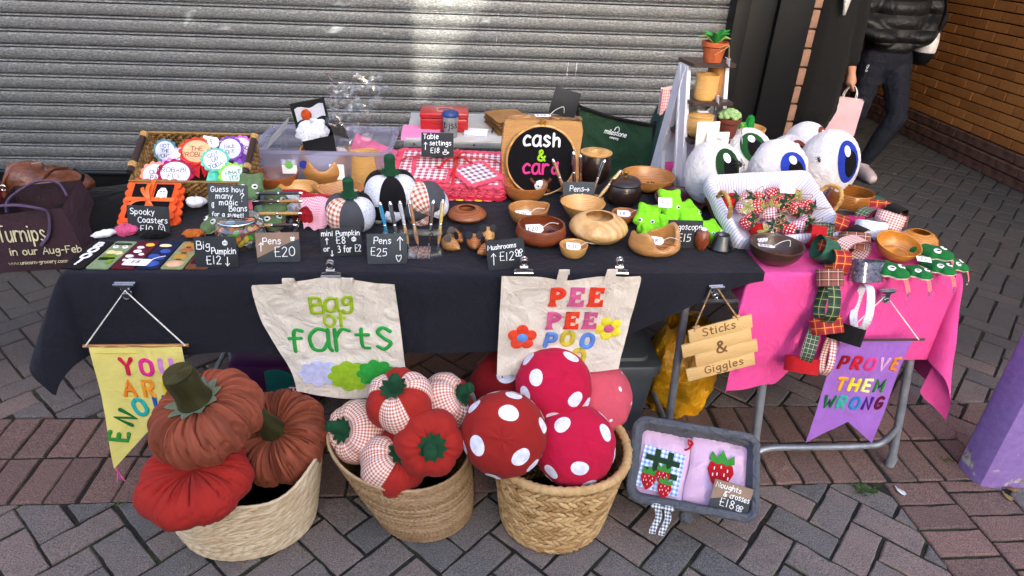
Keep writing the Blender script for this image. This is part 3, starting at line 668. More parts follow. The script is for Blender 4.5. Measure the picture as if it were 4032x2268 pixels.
def pumpkin(name,label,c,axis,R,hh,lobes,mats,pattern=None,stem=None,cap=None,fold=.03,dim=.45,spin=0,group=None,lobe=.07,stemlen=.08,stemr=.02,seed=0,bend=.2):
    o=thing(name,label,'plush pumpkin',(0,0,0),group=group); o.matrix_world=aim(c,axis,spin)
    n=lobes*(28 if R>.12 else 12); m=44 if R>.12 else 26
    def fn(u,v):
        a=-PI/2+PI*v; ca=max(0,math.cos(a)); r=ca**.62; z=math.sin(a)
        L=abs(math.cos(lobes*PI*u)); groove=(1-L**.35)*lobe*3
        th=2*PI*u
        inner=math.exp(-(r/.42)**2)
        rr=R*r*(1-lobe*(1-abs(math.sin(lobes*PI*u)))*(.35+.65*r))
        f=fold*(nz(math.cos(th)*7,math.sin(th)*7,seed)+.6*nz(math.cos(th)*15,math.sin(th)*15,seed+4)-2.0*max(0,1-abs(nz(math.cos(th)*8,math.sin(th)*8,seed+8+z*.7))*8)*(.4+.6*(z>0)))*R*(.4+.8*math.exp(-((r-.6)/.4)**2))
        rr+=f*.5*min(1,r*2)
        zz=hh*z-math.copysign(1,z)*hh*dim*inner+f*.8*z-hh*.12*(1-abs(math.sin(lobes*PI*u)))*r*z
        return (rr*math.cos(th),rr*math.sin(th),zz)
    g=G(); g.grid(fn,n,m,True,mi=(lambda u,v:pattern[int(u*lobes+1e-6)%lobes]) if pattern else 0,uvs=(2*PI*R,PI*R*.8))
    g.obj('body',mats,o,smooth=75)
    if stem:
        top=hh*(1-dim)
        P=crom([(0,0,top-.012),(bend*.02,0,top+stemlen*.4),(bend*stemlen*.5,bend*.01,top+stemlen)],5)
        g=G(); g.tube(P,lambda t:stemr*(1.12-.28*t+.25*max(0,.25-t)*2+ .06*math.sin(9*t)),14); s=g.obj('stem',stem,o,smooth=60)
        e=P[-1]
        g=G(); g.lathe([(stemr*.86,0),(stemr*.6,.004),(1e-4,.005)],14,Matrix.Translation(e),caps=False); g.obj('stem_end',stem,s)
    if cap:
        cr=R*(.5 if R>.12 else .42)
        O=[]
        for i in range(20):
            rr=cr*(1.0 if i%2==0 else .72)*(1+.1*nz(i*1.3,seed)); O.append((rr,2*PI*i/20))
        top=hh*(1-dim)
        def cf(u,v):
            i=u*20; k0=int(i)%20; k1=(k0+1)%20; rr=lerp(O[k0][0],O[k1][0],i-int(i))*v; th=2*PI*u
            r=rr/R; inner=math.exp(-(r/.42)**2); a=math.acos(min(1,max(0,r))**(1/.62)) if r<1 else 0
            return (rr*math.cos(th),rr*math.sin(th),hh*math.sin(a)-hh*dim*inner+.006-.0*v)
        g=G(); g.grid(cf,60,6,True); g.obj('leaf_cap',cap,o)
    return o
rust=velvet('#8f4a34'); red_c=cotton('#a82a22',1,9,.3); moss=velvet('#3c3a1e'); sage=felt('#6f7d66'); dkgreen=felt('#1f4a30')
gingO=gingham('gingham_orange','#c2683f','#f0e6e0',95); gingR=gingham('gingham_rust_small','#b4583c','#efe4de',130)
pumpkin('velvet_pumpkin','large rust velvet pumpkin with tall olive stem on top of the rope basket pile',(-.632,1.34,.468),(-.22,-.14,.95),.142,.082,11,[rust],stem=moss,cap=sage,fold=.085,stemlen=.125,stemr=.041,seed=1,group='big plush pumpkins',bend=.35)
pumpkin('velvet_pumpkin','rust velvet pumpkin at the right of the rope basket, dark stem sunk in its hollow',(-.505,1.455,.295),(-.10,-.42,.85),.14,.095,10,[rust],stem=moss,fold=.085,stemlen=.15,stemr=.031,seed=5,group='big plush pumpkins',dim=.6,bend=-.3)
pumpkin('red_pumpkin','plain red plush pumpkin lying on the front rim of the rope basket',(-.662,1.262,.325),(.03,-.05,1),.14,.064,7,[red_c],fold=.045,seed=9,group='big plush pumpkins',dim=.25)
for i,(c,ax,R,pat,lab) in enumerate([((-.16,1.44,.43),(-.2,-.3,.9),.095,[0,1,0,1,0,1],'gingham and red pumpkin topping the seagrass basket pile, leafy stem facing up'),
  ((-.035,1.50,.375),(.75,-.2,.55),.086,[0,0,0,1,1,0],'gingham and red pumpkin leaning out at the right of the seagrass basket'),
  ((-.285,1.46,.305),(-.55,-.55,.55),.092,[0]*6,'all gingham pumpkin at the left of the seagrass basket'),
  ((-.078,1.36,.35),(.15,-.75,.45),.097,[1]*6,'plain red pumpkin with its stem facing the viewer in the seagrass basket'),
  ((-.18,1.365,.27),(.35,-.25,.75),.095,[1,0,1,0,0,1],'gingham and red pumpkin lowest at the front of the seagrass basket'),
  ((-.185,1.50,.29),(0,-.3,.9),.078,[1]*6,'red pumpkin half buried in the middle of the seagrass basket')]):
    pumpkin('gingham_pumpkin',lab,c,ax,R,R*.78,6,[gingO,red_c],pat,stem=dkgreen,cap=dkgreen,fold=.03,stemlen=.052,stemr=.0175,seed=20+i*3,spin=.5+i,group='small gingham pumpkins',lobe=.1,dim=.3,bend=.5)
# ---- cushions: patches on an ellipsoid
def patch(g,axis,ang,rad,k=1.006,asp=1.0,spin=0,rings=4,n=20,mi=0,off=(0,0)):
    q=Vector(axis).normalized().to_track_quat('Z','Y').to_matrix()
    V=[];F=[]
    for j in range(rings+1):
        al=ang*j/rings
        for i in range(n):
            t=2*PI*i/n; x=math.cos(t); y=math.sin(t)*asp; x,y=x*math.cos(spin)-y*math.sin(spin),x*math.sin(spin)+y*math.cos(spin)
            d=q@Vector((math.tan(al)*x+off[0],math.tan(al)*y+off[1],1)); d.normalize()
            V.append((d.x*rad[0]*k,d.y*rad[1]*k,d.z*rad[2]*k))
    for j in range(rings):
        for i in range(n):
            a=j*n+i;b=j*n+(i+1)%n; F.append((a,b,b+n,a+n))
    b0=len(V)
    for i in range(n):
        v=Vector(V[rings*n+i])*(.985); V.append(tuple(v))
    for i in range(n): F.append((rings*n+i,rings*n+(i+1)%n,b0+(i+1)%n,b0+i))
    g.add(V,F,None,mi)
def mushroom(label,c,axis,R,h,col,spots,sp_ang=.16,under='#e8dfd4',seed=0,stalk=True):
    o=thing('mushroom_cushion',label,'mushroom cushion',(0,0,0),group='spotted mushroom cushions'); o.matrix_world=aim(c,axis)
    def fn(u,v):
        a=PI/2*v; th=2*PI*u; r=math.cos(a)**.8; w=1+.035*nz(math.cos(th)*2,math.sin(th)*2,seed+v*2)+.012*nz(math.cos(th)*6,math.sin(th)*6,seed+v*6)+.012*math.sin(14*th+seed)*(1-v)**3
        return (R*r*math.cos(th)*w,R*r*math.sin(th)*w,h*math.sin(a)*w)
    g=G(); g.grid(fn,48,14,True); g.obj('cap',col,o)
    g=G(); g.grid(lambda u,v:(R*(1-v*.8)*math.cos(2*PI*u),R*(1-v*.8)*math.sin(2*PI*u),-.022*math.sin(PI*v*.8)),40,6,True); g.obj('underside',cotton(under),o)
    if stalk:
        g=G(); g.lathe([(R*.3,.0),(R*.32,-.05),(R*.36,-.10),(R*.3,-.125),(1e-4,-.13)],20,caps=False); g.obj('stalk',cotton(under),o)
    for (az,el,s) in spots:
        g=G(); d=(math.cos(el)*math.cos(az),math.cos(el)*math.sin(az),math.sin(el))
        # dome is r=cos^.8 : follow it
        q=Vector(d).to_track_quat('Z','Y').to_matrix(); V=[];F=[];n=18;rings=3
        for j in range(rings+1):
            for i in range(n):
                al=s*sp_ang*j/rings; t=2*PI*i/n; dd=q@Vector((math.tan(al)*math.cos(t),math.tan(al)*math.sin(t),1)); dd.normalize()
                a=math.asin(max(0,min(1,dd.z))); th=math.atan2(dd.y,dd.x); p=Vector(fn(th/(2*PI)%1,a/(PI/2)))*1.008
                if dd.z<0: p.z=dd.z*h
                V.append(tuple(p))
        for j in range(rings):
            for i in range(n): a=j*n+i;b=j*n+(i+1)%n; F.append((a,b,b+n,a+n))
        g.add(V,F); g.obj('spot',felt('#e6e6f2'),o)
    return o
def ring(n,el,s,ph=0): return [(ph+2*PI*i/n,el,s) for i in range(n)]
cr_m=cotton('#c3163f',1,9,.4); dr_m=cotton('#9c2420',1,9,.4); pk_m=cotton('#d65767',1,9,.35); dk_m=cotton('#7d1016',1,9,.35)
mushroom('dark red mushroom cushion behind the crimson one, half hidden under the tote bag',(.155,1.63,.33),(-.25,-.35,.8),.125,.09,dk_m,ring(5,.5,1,.3)+ring(1,1.45,1),.19,seed=3)
mushroom('coral pink mushroom cushion with tiny dots at the back right of its basket',(.425,1.57,.33),(.35,-.55,.6),.112,.085,pk_m,ring(7,.35,.55,.1)+ring(5,.85,.5,.5)+ring(1,1.4,.5),.1,seed=6)
mushroom('crimson mushroom cushion topmost in its basket with white underside showing',(.275,1.51,.42),(.12,-.55,.75),.112,.1,cr_m,ring(6,.42,1,.2)+ring(3,.95,1,.9),.2,seed=1)
mushroom('crimson mushroom cushion at the front right of the hyacinth basket',(.325,1.385,.305),(.12,-.62,.72),.118,.1,cr_m,ring(6,.4,1,.6)+ring(3,1.0,1,.2),.19,seed=8)
mushroom('brick red mushroom cushion with large spots at the front left of its basket',(.125,1.37,.365),(-.12,-.75,.5),.118,.095,dr_m,ring(6,.38,1,.35)+ring(3,1.02,1.1,1.4),.19,seed=4)
# ---- grey fabric basket tilted to the viewer, with two drawstring bags
greyf=cotton('#5f636b',1,26,.9); greyfd=cotton('#45474c',1,16,.3)
RA=Vector((.532,1.512,.292)); RB=Vector((.882,1.408,.292)); RC=Vector((.472,1.345,.15))
ex=(RB-RA).normalized(); ey=(RA-RC); ey-=ex*ey.dot(ex); ey.normalize(); ez=ex.cross(ey)
cen=(RA+RB)/2-ey*.115
GB=Matrix(((ex.x,ey.x,ez.x,cen.x),(ex.y,ey.y,ez.y,cen.y),(ex.z,ey.z,ez.z,cen.z),(0,0,0,1)))
o=thing('fabric_basket','grey fabric lined basket tipped towards the viewer, holding two pink drawstring bags','basket'); o.matrix_world=GB
def rrect(w,h,r,n=5):
    O=[]
    for cx,cy_,a0 in ((w-r,h-r,0),(-w+r,h-r,90),(-w+r,-h+r,180),(w-r,-h+r,270)):
        for i in range(n+1): a=math.radians(a0+90*i/n); O.append((cx+r*math.cos(a),cy_+r*math.sin(a)))
    return O
def loft(g,outs,zs,mi=0,M=None,capb=False,capt=False):
    n=len(outs[0]); V=[];F=[]
    for O,z in zip(outs,zs): V+=[(x,y,z) for x,y in O]
    for j in range(len(outs)-1):
        for i in range(n): a=j*n+i;b=j*n+(i+1)%n; F.append((a,b,b+n,a+n))
    if capb: F.append(tuple(range(n-1,-1,-1)))
    if capt: F.append(tuple(range((len(outs)-1)*n,len(outs)*n)))
    g.add(V,F,None,mi,M)
g=G(); W2,H2=.182,.122
def wob(O,k,s): return [(x*(1+1.6*k*nz(x*20,y*20,s)),y*(1+1.6*k*nz(x*20,y*20,s+2))) for x,y in O]
loft(g,[wob(rrect(W2-.03,H2-.03,.03),.02,1),wob(rrect(W2-.012,H2-.012,.03),.03,2),wob(rrect(W2,H2,.03),.03,3),wob(rrect(W2-.008,H2-.008,.026),.02,4),wob(rrect(W2-.022,H2-.022,.02),.02,5),wob(rrect(W2-.045,H2-.045,.02),.02,6)],[-.13,-.06,0,.012,-.004,-.115],capb=True,capt=True)
g.obj('fabric_tray',greyf,o,smooth=60)
g=G(); P=[(x,y,.006) for x,y in wob(rrect(W2-.008,H2-.008,.028,8),.03,3)]; g.tube(P,.0125,8,closed=True); g.obj('padded_rim',greyf,o)
g=G(); 
for s in (-1,1):
    g.grid(lambda u,v:(-.075+s*(.004+.018*u)+.006*math.sin(v*5),-H2-.01-.07*v,.012+.004*math.sin(u*6+v*8)-.02*v),4,14)
for s in (-1,1): g.ball((-.075+s*.016,-H2-.006,.014),(.017,.009,.006),10)
ging_g=gingham('gingham_grey','#4a5a66','#e9edf0',110,uv=False); g.obj('ribbon_bow',ging_g,o)
g=G(); g.ball((.0,-H2-.012,-.05),(.022,.022,.022),14); g.obj('ball_foot',greyf,o)
pinkc=cotton('#e3bfdc',1,12,.5)
def drawbag(label,x,rz,w,h,zz):
    b=thing('drawstring_bag',label,'drawstring bag',group='pink drawstring bags'); b.matrix_world=GB@TR((x,.0,zz),0,0,rz)
    def fn(s):
        def f(u,v):
            X=(u-.5)*w*(1+.03*math.sin(v*9)); Y=(v-.5)*h+.006*nz(u*5,s,v*2); e=min(u,1-u,v,1-v); pu=.016*min(1,e*5)**.6+.006*nz(u*6,v*6,x*9)*min(1,e*6)
            if v>.86: pu+=.003*math.sin(u*60)*(v-.86)*7
            return (X,Y,s*pu)
        return f
    g=G(); g.grid(fn(1),30,34); g.grid(lambda u,v:fn(-1)(1-u,v),30,34); g.obj('pouch',pinkc,b,smooth=80)
    g=G(); rr_=cotton('#b3141c'); 
    for sx in (-1,1):
        g.tube(crom([(sx*w*.5,h*.36,.006),(sx*(w*.5+.014),h*.38,.012),(sx*(w*.5+.01),h*.30,.014),(sx*w*.49,h*.35,.01)],5),.003,6,flat=.4); g.tube(crom([(sx*w*.5,h*.36,.01),(sx*(w*.5+.008),h*.26,.012),(sx*(w*.5+.02),h*.22,.008)],5),.003,6,flat=.4)
    g.obj('drawstring',rr_,b)
    return b
b1=drawbag('pink drawstring bag with blue gingham noughts and crosses patch and strawberries',-.085,-6,.168,.2,-.048)
ging_b=gingham('gingham_blue','#6d9ad6','#eaf0f8',75,uv=False)
g=G(); g.box((.0,-.02,.0175),(.122,.125,.004)); g.obj('patch',ging_b,b1,smooth=False)
g=G()
for a in (-.018,.02): g.box((a,-.012,.0215),(.016,.10,.004)); g.box((0,a-.012,.0220),(.10,.016,.004))
g.obj('hash_grid',felt('#27402a'),b1,smooth=False)
def strawb(g,x,y,s,z,M=None):
    O=[(0,-.62),(.3,-.3),(.5,.15),(.42,.42),(.15,.5),(-.15,.5),(-.42,.42),(-.5,.15),(-.3,-.3)]
    g.ext([(x+a*s,y+b*s) for a,b in O],z,z+.004,M)
def strleaf(g,x,y,s,z,M=None):
    O=[(-.5,.5),(-.42,.85),(-.2,.62),(0,.98),(.2,.62),(.45,.85),(.5,.5),(.2,.36),(0,.44),(-.2,.36)]
    g.ext([(x+a*s,y+b*s) for a,b in O],z,z+.004,M)
def seeds(g,x,y,s,z):
    for a,b in ((-.25,.2),(0,.3),(.25,.2),(-.12,0),(.14,.02),(0,-.25),(-.28,-.05),(.3,-.08)): g.box((x+a*s,y+b*s,z),(.035*s,.11*s,.002))
sred=felt('#b01a24'); sgr=felt('#3f8a3a')
gr_,gl_,gs_=G(),G(),G()
for x,y,s,z in ((-.03,-.06,.045,.021),(.008,-.04,.042,.0235),(.02,-.075,.042,.0265)):
    strawb(gr_,x,y,s,z); strleaf(gl_,x,y,s,z+.001); seeds(gs_,x,y,s,z+.0045)
gr_.obj('strawberry_applique',sred,b1); gl_.obj('leaf_applique',sgr,b1); gs_.obj('seed_stitches',white_paper,b1,smooth=False)
b2=drawbag('plain pink drawstring bag with one big strawberry appliqué',.080,-4,.176,.196,-.035)
gr_,gl_,gs_=G(),G(),G(); strawb(gr_,.0,-.005,.075,.019); strleaf(gl_,0,-.003,.072,.021); seeds(gs_,0,-.005,.075,.0245)
gr_.obj('strawberry_applique',sred,b2); gl_.obj('leaf_applique',sgr,b2); gs_.obj('seed_stitches',white_paper,b2,smooth=False)
# ---- storage crate, carrier bag and nappy box under the table
cr=thing('storage_box','grey plastic lidded storage box under the table beside the yellow bag','storage box',(.415,1.94,0))
gpl=mat('grey_plastic',C('#4c545b'),.5,0,.08,10)
g=G(); loft(g,[rrect(.235,.155,.03),rrect(.262,.178,.03)],[.0,.275],capb=True,capt=True); g.obj('tub',gpl,cr)
g=G(); loft(g,[rrect(.272,.188,.035),rrect(.275,.19,.035),rrect(.268,.185,.035),rrect(.235,.15,.03),rrect(.23,.145,.03)],[.265,.295,.302,.302,.312],capb=True,capt=True); g.obj('lid',gpl,cr)
g=G(); g.box((0,.0,.313),(.36,.02,.006),bev=.002); g.box((0,.06,.313),(.36,.01,.006),bev=.002); g.obj('lid_rib',gpl,cr)
yb=thing('yellow_bag','crumpled mustard yellow plastic carrier bag on the ground under the table','bag',(.825,1.93,0))
M_yel=mat('yellow_plastic',C('#d39a12'),.35,0,.2,10,14,.9,.03,spec=.5)
def yfn(u,v):
    th=2*PI*u; k=.105+.028*math.sin(PI*v)-.055*max(0,v-.6); k*=1+.22*nz(math.cos(th)*2.2,math.sin(th)*2.2,v*4)+.10*nz(math.cos(th)*6,math.sin(th)*6,v*11)
    return (k*math.cos(th)*1.0,k*.75*math.sin(th),.36*v*(1+.1*nz(math.cos(th)*2,math.sin(th)*2,5)))
g=G(); g.grid(yfn,70,34,True); g.obj('sack',M_yel,yb,smooth=60)
g=G(); g.tube(crom([(-.03,-.02,.33),(-.05,-.03,.40),(.0,-.03,.43),(.04,-.03,.39),(.03,-.02,.33)],5),.008,6,flat=.3); g.obj('handle',M_yel,yb)
nb=thing('nappy_box','purple and teal nappy packet half hidden under the table behind the pumpkins','packet',(-.66,2.0,0))
g=G(); g.box((0,0,.1),(.30,.16,.2),bev=.02); g.obj('pack',mat('pack_purple',C('#3f1046'),.35,0,.06,8),nb)
g=G(); g.ext([(.02+.1*math.cos(a),.06+.13*math.sin(a)) for a in np.linspace(-.3,PI*.62,14)]+[(-.02,-.05)],.081,.083,rot(90)@Matrix.Translation((0,0,0))); g.obj('teal_panel',mat('pack_teal',C('#1d6a68'),.35),nb,smooth=False)
g=G(); g.lathe([(.04,0),(.038,.004),(1e-4,.005)],24,rot(90)@Matrix.Translation((.09,.085,.0835))); g.obj('logo_roundel',mat('pack_red',C('#8c1a1e'),.35),nb)
g=G(); write(g,'5',-.115,.17,.03,.0035,.0845,rotz=-PI/2,M=rot(90),jit=0); write(g,'pa',.075,.115,.035,.003,.0890,rotz=-PI/2,M=rot(90),jit=0); g.obj('print',chalk,nb)
g=G(); g.box((-.135,-.0815,.155),(.03,.002,.05)); g.obj('white_panel',white_paper,nb,smooth=False)
# ---- bags by the shutter
jute=cotton('#3f2c34',1,30,.4)
jb=thing('purple_jute_bag','purple jute shopping bag with cream lettering by the shutter','bag',(0,0,0))
b0=[(-2.27,2.99,.0),(-1.81,3.05,.0),(-1.80,3.30,.0),(-2.26,3.28,.0)]; t0=[(-2.16,3.03,.31),(-1.86,3.045,.325),(-1.80,3.14,.425),(-2.14,3.18,.38)]
b0=[(-2.27,2.99,0),(-1.815,3.05,0),(-1.79,3.31,0),(-2.26,3.30,0)]; t0=[(-2.19,3.018,.29),(-1.88,3.06,.315),(-1.83,3.19,.41),(-2.17,3.22,.36)]
def bag_side(g,i,j,mi=0,k=1):
    def f(u,v):
        a=Vector(b0[i]).lerp(Vector(b0[j]),u); b_=Vector(t0[i]).lerp(Vector(t0[j]),u); p=a.lerp(b_,v); 
        n=(Vector(b0[j])-Vector(b0[i])).cross(Vector((0,0,1))).normalized(); return tuple(p+n*(.012*math.sin(PI*u)*math.sin(PI*v)+(.0 if i==0 else .008)*nz(u*4,v*4,i)*math.sin(PI*u)))
    g.grid(f,14,14,mi=mi)
g=G(); [bag_side(g,i,(i+1)%4) for i in range(4)]; g.obj('panels',jute,jb,smooth=60)
g=G(); g.add(b0,[(0,3,2,1)]); g.obj('base',jute,jb,smooth=False)
strapm=cotton('#5d4a66',1,30,.3)
g=G(); g.tube(crom([(-2.3,3.02,.27),(-2.2,3.0,.33),(-2.05,2.98,.36),(-1.96,3.0,.34),(-1.93,3.03,.3),(-1.95,3.02,.2),(-2.0,3.015,.14)],6),.011,8,flat=.6); g.obj('handle',strapm,jb)
g=G(); g.tube(crom([(-2.12,3.04,.3),(-2.1,3.06,.36),(-2.0,3.12,.42),(-1.9,3.12,.42),(-1.86,3.10,.36)],6),.010,8,flat=.6); g.obj('handle',strapm,jb)
nrm=(Vector(b0[1])-Vector(b0[0])).cross(Vector(t0[0])-Vector(b0[0])).normalized(); exx=(Vector(b0[1])-Vector(b0[0])).normalized(); eyy=nrm.cross(exx)
if nrm.y>0: nrm=-nrm; eyy=-eyy
JM=Matrix(((exx.x,eyy.x,nrm.x,b0[0][0]),(exx.y,eyy.y,nrm.y,b0[0][1]),(exx.z,eyy.z,nrm.z,b0[0][2]),(0,0,0,1)))
if eyy.z<0: JM=JM@Matrix.Diagonal((1,-1,1,1))
for tx_,x_,y_,s_,r_,z_,q_ in (('Turnips',.10,.165,.078,.0038,.022,.62),('in our Aug-Feb',.13,.095,.036,.0026,.022,1),('www.unicorn-grocery.coop',.11,.045,.017,.0013,.020,1)):
    g=G(); write(g,tx_,x_,y_,s_,r_,z_,M=JM,sp=.8,jit=.02,sx=q_); g.obj('lettering',mat('cream_print',C('#d9d0a8'),.8),jb)
leather=mat('brown_leather',C('#6a3a22'),.38,0,.3,12,9,.8,.03,spec=.5,coat=.2)
lb=thing('leather_bag','slumped brown leather handbag lying on a black bag by the shutter','handbag',(-2.13,3.42,.16))
def lfn(u,v):
    th=2*PI*u; a=-PI/2+PI*v; ca=math.cos(a)**.7; k=1+.12*nz(math.cos(th)*2,math.sin(th)*2,v*3)+.05*nz(math.cos(th)*6,math.sin(th)*6,v*8)
    return (.225*ca*math.cos(th)*k,.13*ca*math.sin(th)*k,.115+.115*math.sin(a)*k*(1-.25*math.cos(th)))
g=G(); g.grid(lfn,60,26,True); g.obj('body',leather,lb)
for x in (-.12,.06):
    g=G(); g.tube(crom([(x-.03,-.11,.10),(x-.025,-.105,.18),(x+.02,-.06,.235),(x+.05,.02,.22)],6),.011,8,flat=.5); g.obj('strap',leather,lb)
    g=G(); g.tube([(x-.028+.014*math.cos(a),-.116,.16+.014*math.sin(a)) for a in np.linspace(0,2*PI,14)[:-1]],.003,6,closed=True); g.obj('buckle',chrome,lb)
g=G(); g.tube(crom([(.19,-.03,.17),(.21,-.04,.21),(.17,-.03,.235)],5),.008,7); g.obj('zip_pull',blackmat,lb)
M_blk=cotton('#0b0b0d',1,8,.4)
bk=thing('black_holdall','black fabric holdall slumped between the shutter and the table','bag',(-1.72,3.35,0))
def hf(sx,sy,sz,seed):
    def f(u,v):
        th=2*PI*u; a=-PI/2+PI*v; ca=max(0,math.cos(a))**.5; k=1+.1*nz(math.cos(th)*2,math.sin(th)*2,v*3+seed)
        return (sx*ca*math.cos(th)*k,sy*ca*math.sin(th)*k,sz+sz*math.sin(a)*k)
    return f
g=G(); g.grid(hf(.42,.22,.145,1),50,22,True); g.obj('body',M_blk,bk); 
g=G(); g.tube(crom([(.1,-.2,.2),(.18,-.18,.32),(.3,-.1,.33),(.34,-.05,.22)],6),.016,8,flat=.4); g.obj('strap',M_blk,bk)
bk2=thing('black_rucksack','black rucksack beside the wicker basket, behind the table','bag',(-1.25,3.1,0))
g=G(); g.grid(hf(.28,.24,.21,5),50,22,True); g.obj('body',M_blk,bk2); g=G(); g.tube(crom([(-.1,-.2,.2),(-.05,-.26,.35),(.05,-.2,.42),(.1,-.05,.41)],6),.016,8,flat=.4); g.obj('strap',M_blk,bk2)
rc=thing('red_coat','dark red garment stuffed behind the purple bag','clothing',(-2.52,3.4,0))
g=G(); g.grid(hf(.2,.18,.16,9),40,20,True); g.obj('bundle',cotton('#5e1218',1,10,.5),rc)
nbt=thing('neighbour_cloth','edge of a black cloth hanging from the next stall at the far left','tablecloth',(-1.62,1.95,0))
g=G(); g.grid(lambda u,v:(.08*math.sin(v*2.0)+.15*(u-.5)*(1-.2*v)+.02*math.sin(u*14),-.02*math.sin(u*9)-.1*u,.60-.30*v*(1-.5*u)),20,14); g.obj('drape',M_blk,nbt)
# ================================================================ GOODS ON THE BLACK TABLE
T=TZ+.006
slate=mat('slate',C('#25282b'),.75,0,.18,14,200,.15); slate2=mat('slate_faded',C('#3b4144'),.7,0,.18,10,200,.15)
def ptag(parent,loc,rz=0,txt='',s=1.0,tx=-.15,ty=0,M=None):
    g=G(); O=[(-.018,-.011),(.012,-.011),(.018,-.005),(.018,.005),(.012,.011),(-.018,.011)]
    g.ext([(x*s,y*s) for x,y in O],0,.0006)
    Mx=TR(loc,tx*57.3,ty*57.3,rz*57.3)
    if M is not None: Mx=M@Mx
    o=g.obj('price_tag',white_paper,parent,smooth=False,M=Mx)
    if txt:
        g=G(); write(g,txt,-.004*s,-.005*s,.010*s,.0007*s,.0008,center=True); g.obj('price',ink,o)
    g=G(); g.tube(crom([(.015*s,0,.001),(.03*s,.004*s,.012*s),(.045*s,-.004*s,.02*s),(.05*s,.006*s,.004*s)],5),.0008*s,5); g.obj('string',string_white,o)
    return o
def sign(label,loc,w,h,texts,yaw=0,tilt=14,roll=0,m=None,tape=None,MW=None,r=.0011):
    o=thing('chalk_sign',label,'chalkboard sign',group='small chalk price signs')
    o.matrix_world=MW if MW is not None else Matrix.Translation(loc)@rot(0,0,yaw)@rot(90-tilt,0,0)@rot(0,0,roll)
    g=G(); g.box((0,h/2,0),(w,h,.004),bev=.0008); g.obj('board',m or slate,o,smooth=30)
    g=G(); g.ext([(-.02,0),(.02,0),(.012,.05),(-.012,.05)],-.006,-.003,Matrix.Translation((0,.002,-.01))@rot(-38)); g.obj('strut',m or slate,o,smooth=False)
    g=G()
    for t in texts:
        sx=min(1,(.47-t[1])*w/max(1e-6,textwidth(t[0],t[3]*h,.9))); write(g,t[0],t[1]*w,t[2]*h,t[3]*h,r*(t[4] if len(t)>4 else 1),.0024,jit=.05,sp=.9,rotz=random.uniform(-.03,.03),sx=sx)
    g.obj('chalk_lettering',chalk,o)
    if tape:
        g=G(); g.ext([(x*w,y*h) for x,y in tape],.0021,.0024); g.obj('tape',mat('beige_tape',C('#a08672'),.4,0,.1,20,alpha=.72),o,smooth=False)
    return o
sign('chalk sign reading Spooky Coasters £10 with a ghost, leaning on orange coasters',(-.895,1.818,T),.118,.084,[('Spooky',-.42,.70,.2),('Coasters',-.25,.42,.19),('£10',-.22,.1,.24),('#',.22,.08,.3)],yaw=-2,roll=-2)
sign('chalk sign reading Guess how many magic Beans, lying on the jar lid',(-.632,1.735,T+.092),.108,.09,[('Guess how',-.42,.78,.16),('many',-.3,.58,.17),('?',.30,.5,.26),('magic',-.22,.38,.17),('~',-.42,.28,.2),('Beans',.02,.2,.17),('for a sweet!',-.42,.04,.13)],yaw=-3,tilt=18,m=slate2,r=.0010)
sign('chalk sign reading Big Pumpkin £12 with arrow down, in front of the bean jar',(-.640,1.611,T),.108,.084,[('Big',-.44,.62,.24),('Pumpkin',-.1,.45,.19),('@',.18,.72,.18),('£12',-.25,.12,.26),('_',.2,.06,.28)],yaw=2)
sign('chalk sign reading Pens £20, its upper half under beige tape',(-.487,1.645,T),.114,.082,[('Pens',-.34,.62,.22),('£20',-.1,.2,.32),('^',-.44,.4,.28),('%',.3,.72,.16)],yaw=3,m=slate2,tape=[(-.5,1.0),(.5,1.0),(.5,.78),(.2,.62),(-.1,.42),(-.5,.16)])
sign('chalk sign reading mini Pumpkin £8 or 3 for less, before the grey pumpkin',(-.323,1.682,T),.112,.08,[('mini Pumpkin',-.46,.75,.17),('^',-.38,.46,.22),('£8',-.12,.45,.24),('@',.26,.52,.17),('or',-.44,.2,.18),('3 for £2',-.10,.14,.24),('_',-.28,.02,.2)],yaw=4,roll=1.5)
sign('chalk sign reading Pens £25 with a heart, before the clear pen rack',(-.194,1.636,T),.108,.084,[('Pens',-.32,.68,.21),('£25',-.42,.28,.26),('^',.26,.45,.44),('*',.22,.08,.24)],yaw=2,m=slate2)
sign('chalk sign reading Mushrooms £12, tilted at the table edge behind a bulldog clip',(.135,1.607,T),.106,.082,[('Mushrooms',-.46,.70,.15),('^',-.4,.2,.4),('£12',-.18,.3,.28),('%',.24,.38,.3)],yaw=6,roll=4,tilt=20)
sign('chalk sign reading Table settings £18 with a cup, on the gingham mats',(-.072,2.245,T+.108),.112,.083,[('Table',-.44,.74,.2),('settings',-.24,.48,.19),('^',-.42,.3,.3),('£18',-.22,.16,.22),('=',.16,.12,.3)],yaw=-1,tilt=24)
sign('chalk sign reading Pens £10 with arrow, propped on the wooden pen block',(.405,2.055,T+.012),.108,.075,[('Pens',-.28,.58,.24),('£10',-.2,.16,.3),('>',.16,.5,.3)],yaw=0,m=slate2,tilt=20)
sign('chalk sign reading Eggoscope £15, leaning on the lime green frogs',(.675,1.742,T),.105,.085,[('Eggoscope',-.42,.66,.2),('£15',-.2,.26,.27),('%',-.47,.25,.2)],yaw=-2)
sign('chalk sign reading Noughts & crosses £18, inside the grey fabric basket',(0,0,0),.106,.082,[('Noughts',-.44,.76,.18),('& crosses',-.2,.5,.19),('£18',-.25,.14,.28),('%',.18,.12,.28)],MW=GB@TR((.105,-.105,.0),22,0,-6),m=slate2,tape=[(-.5,1),(.5,1),(.5,.62),(.2,.6),(-.1,.5),(-.5,.3)])
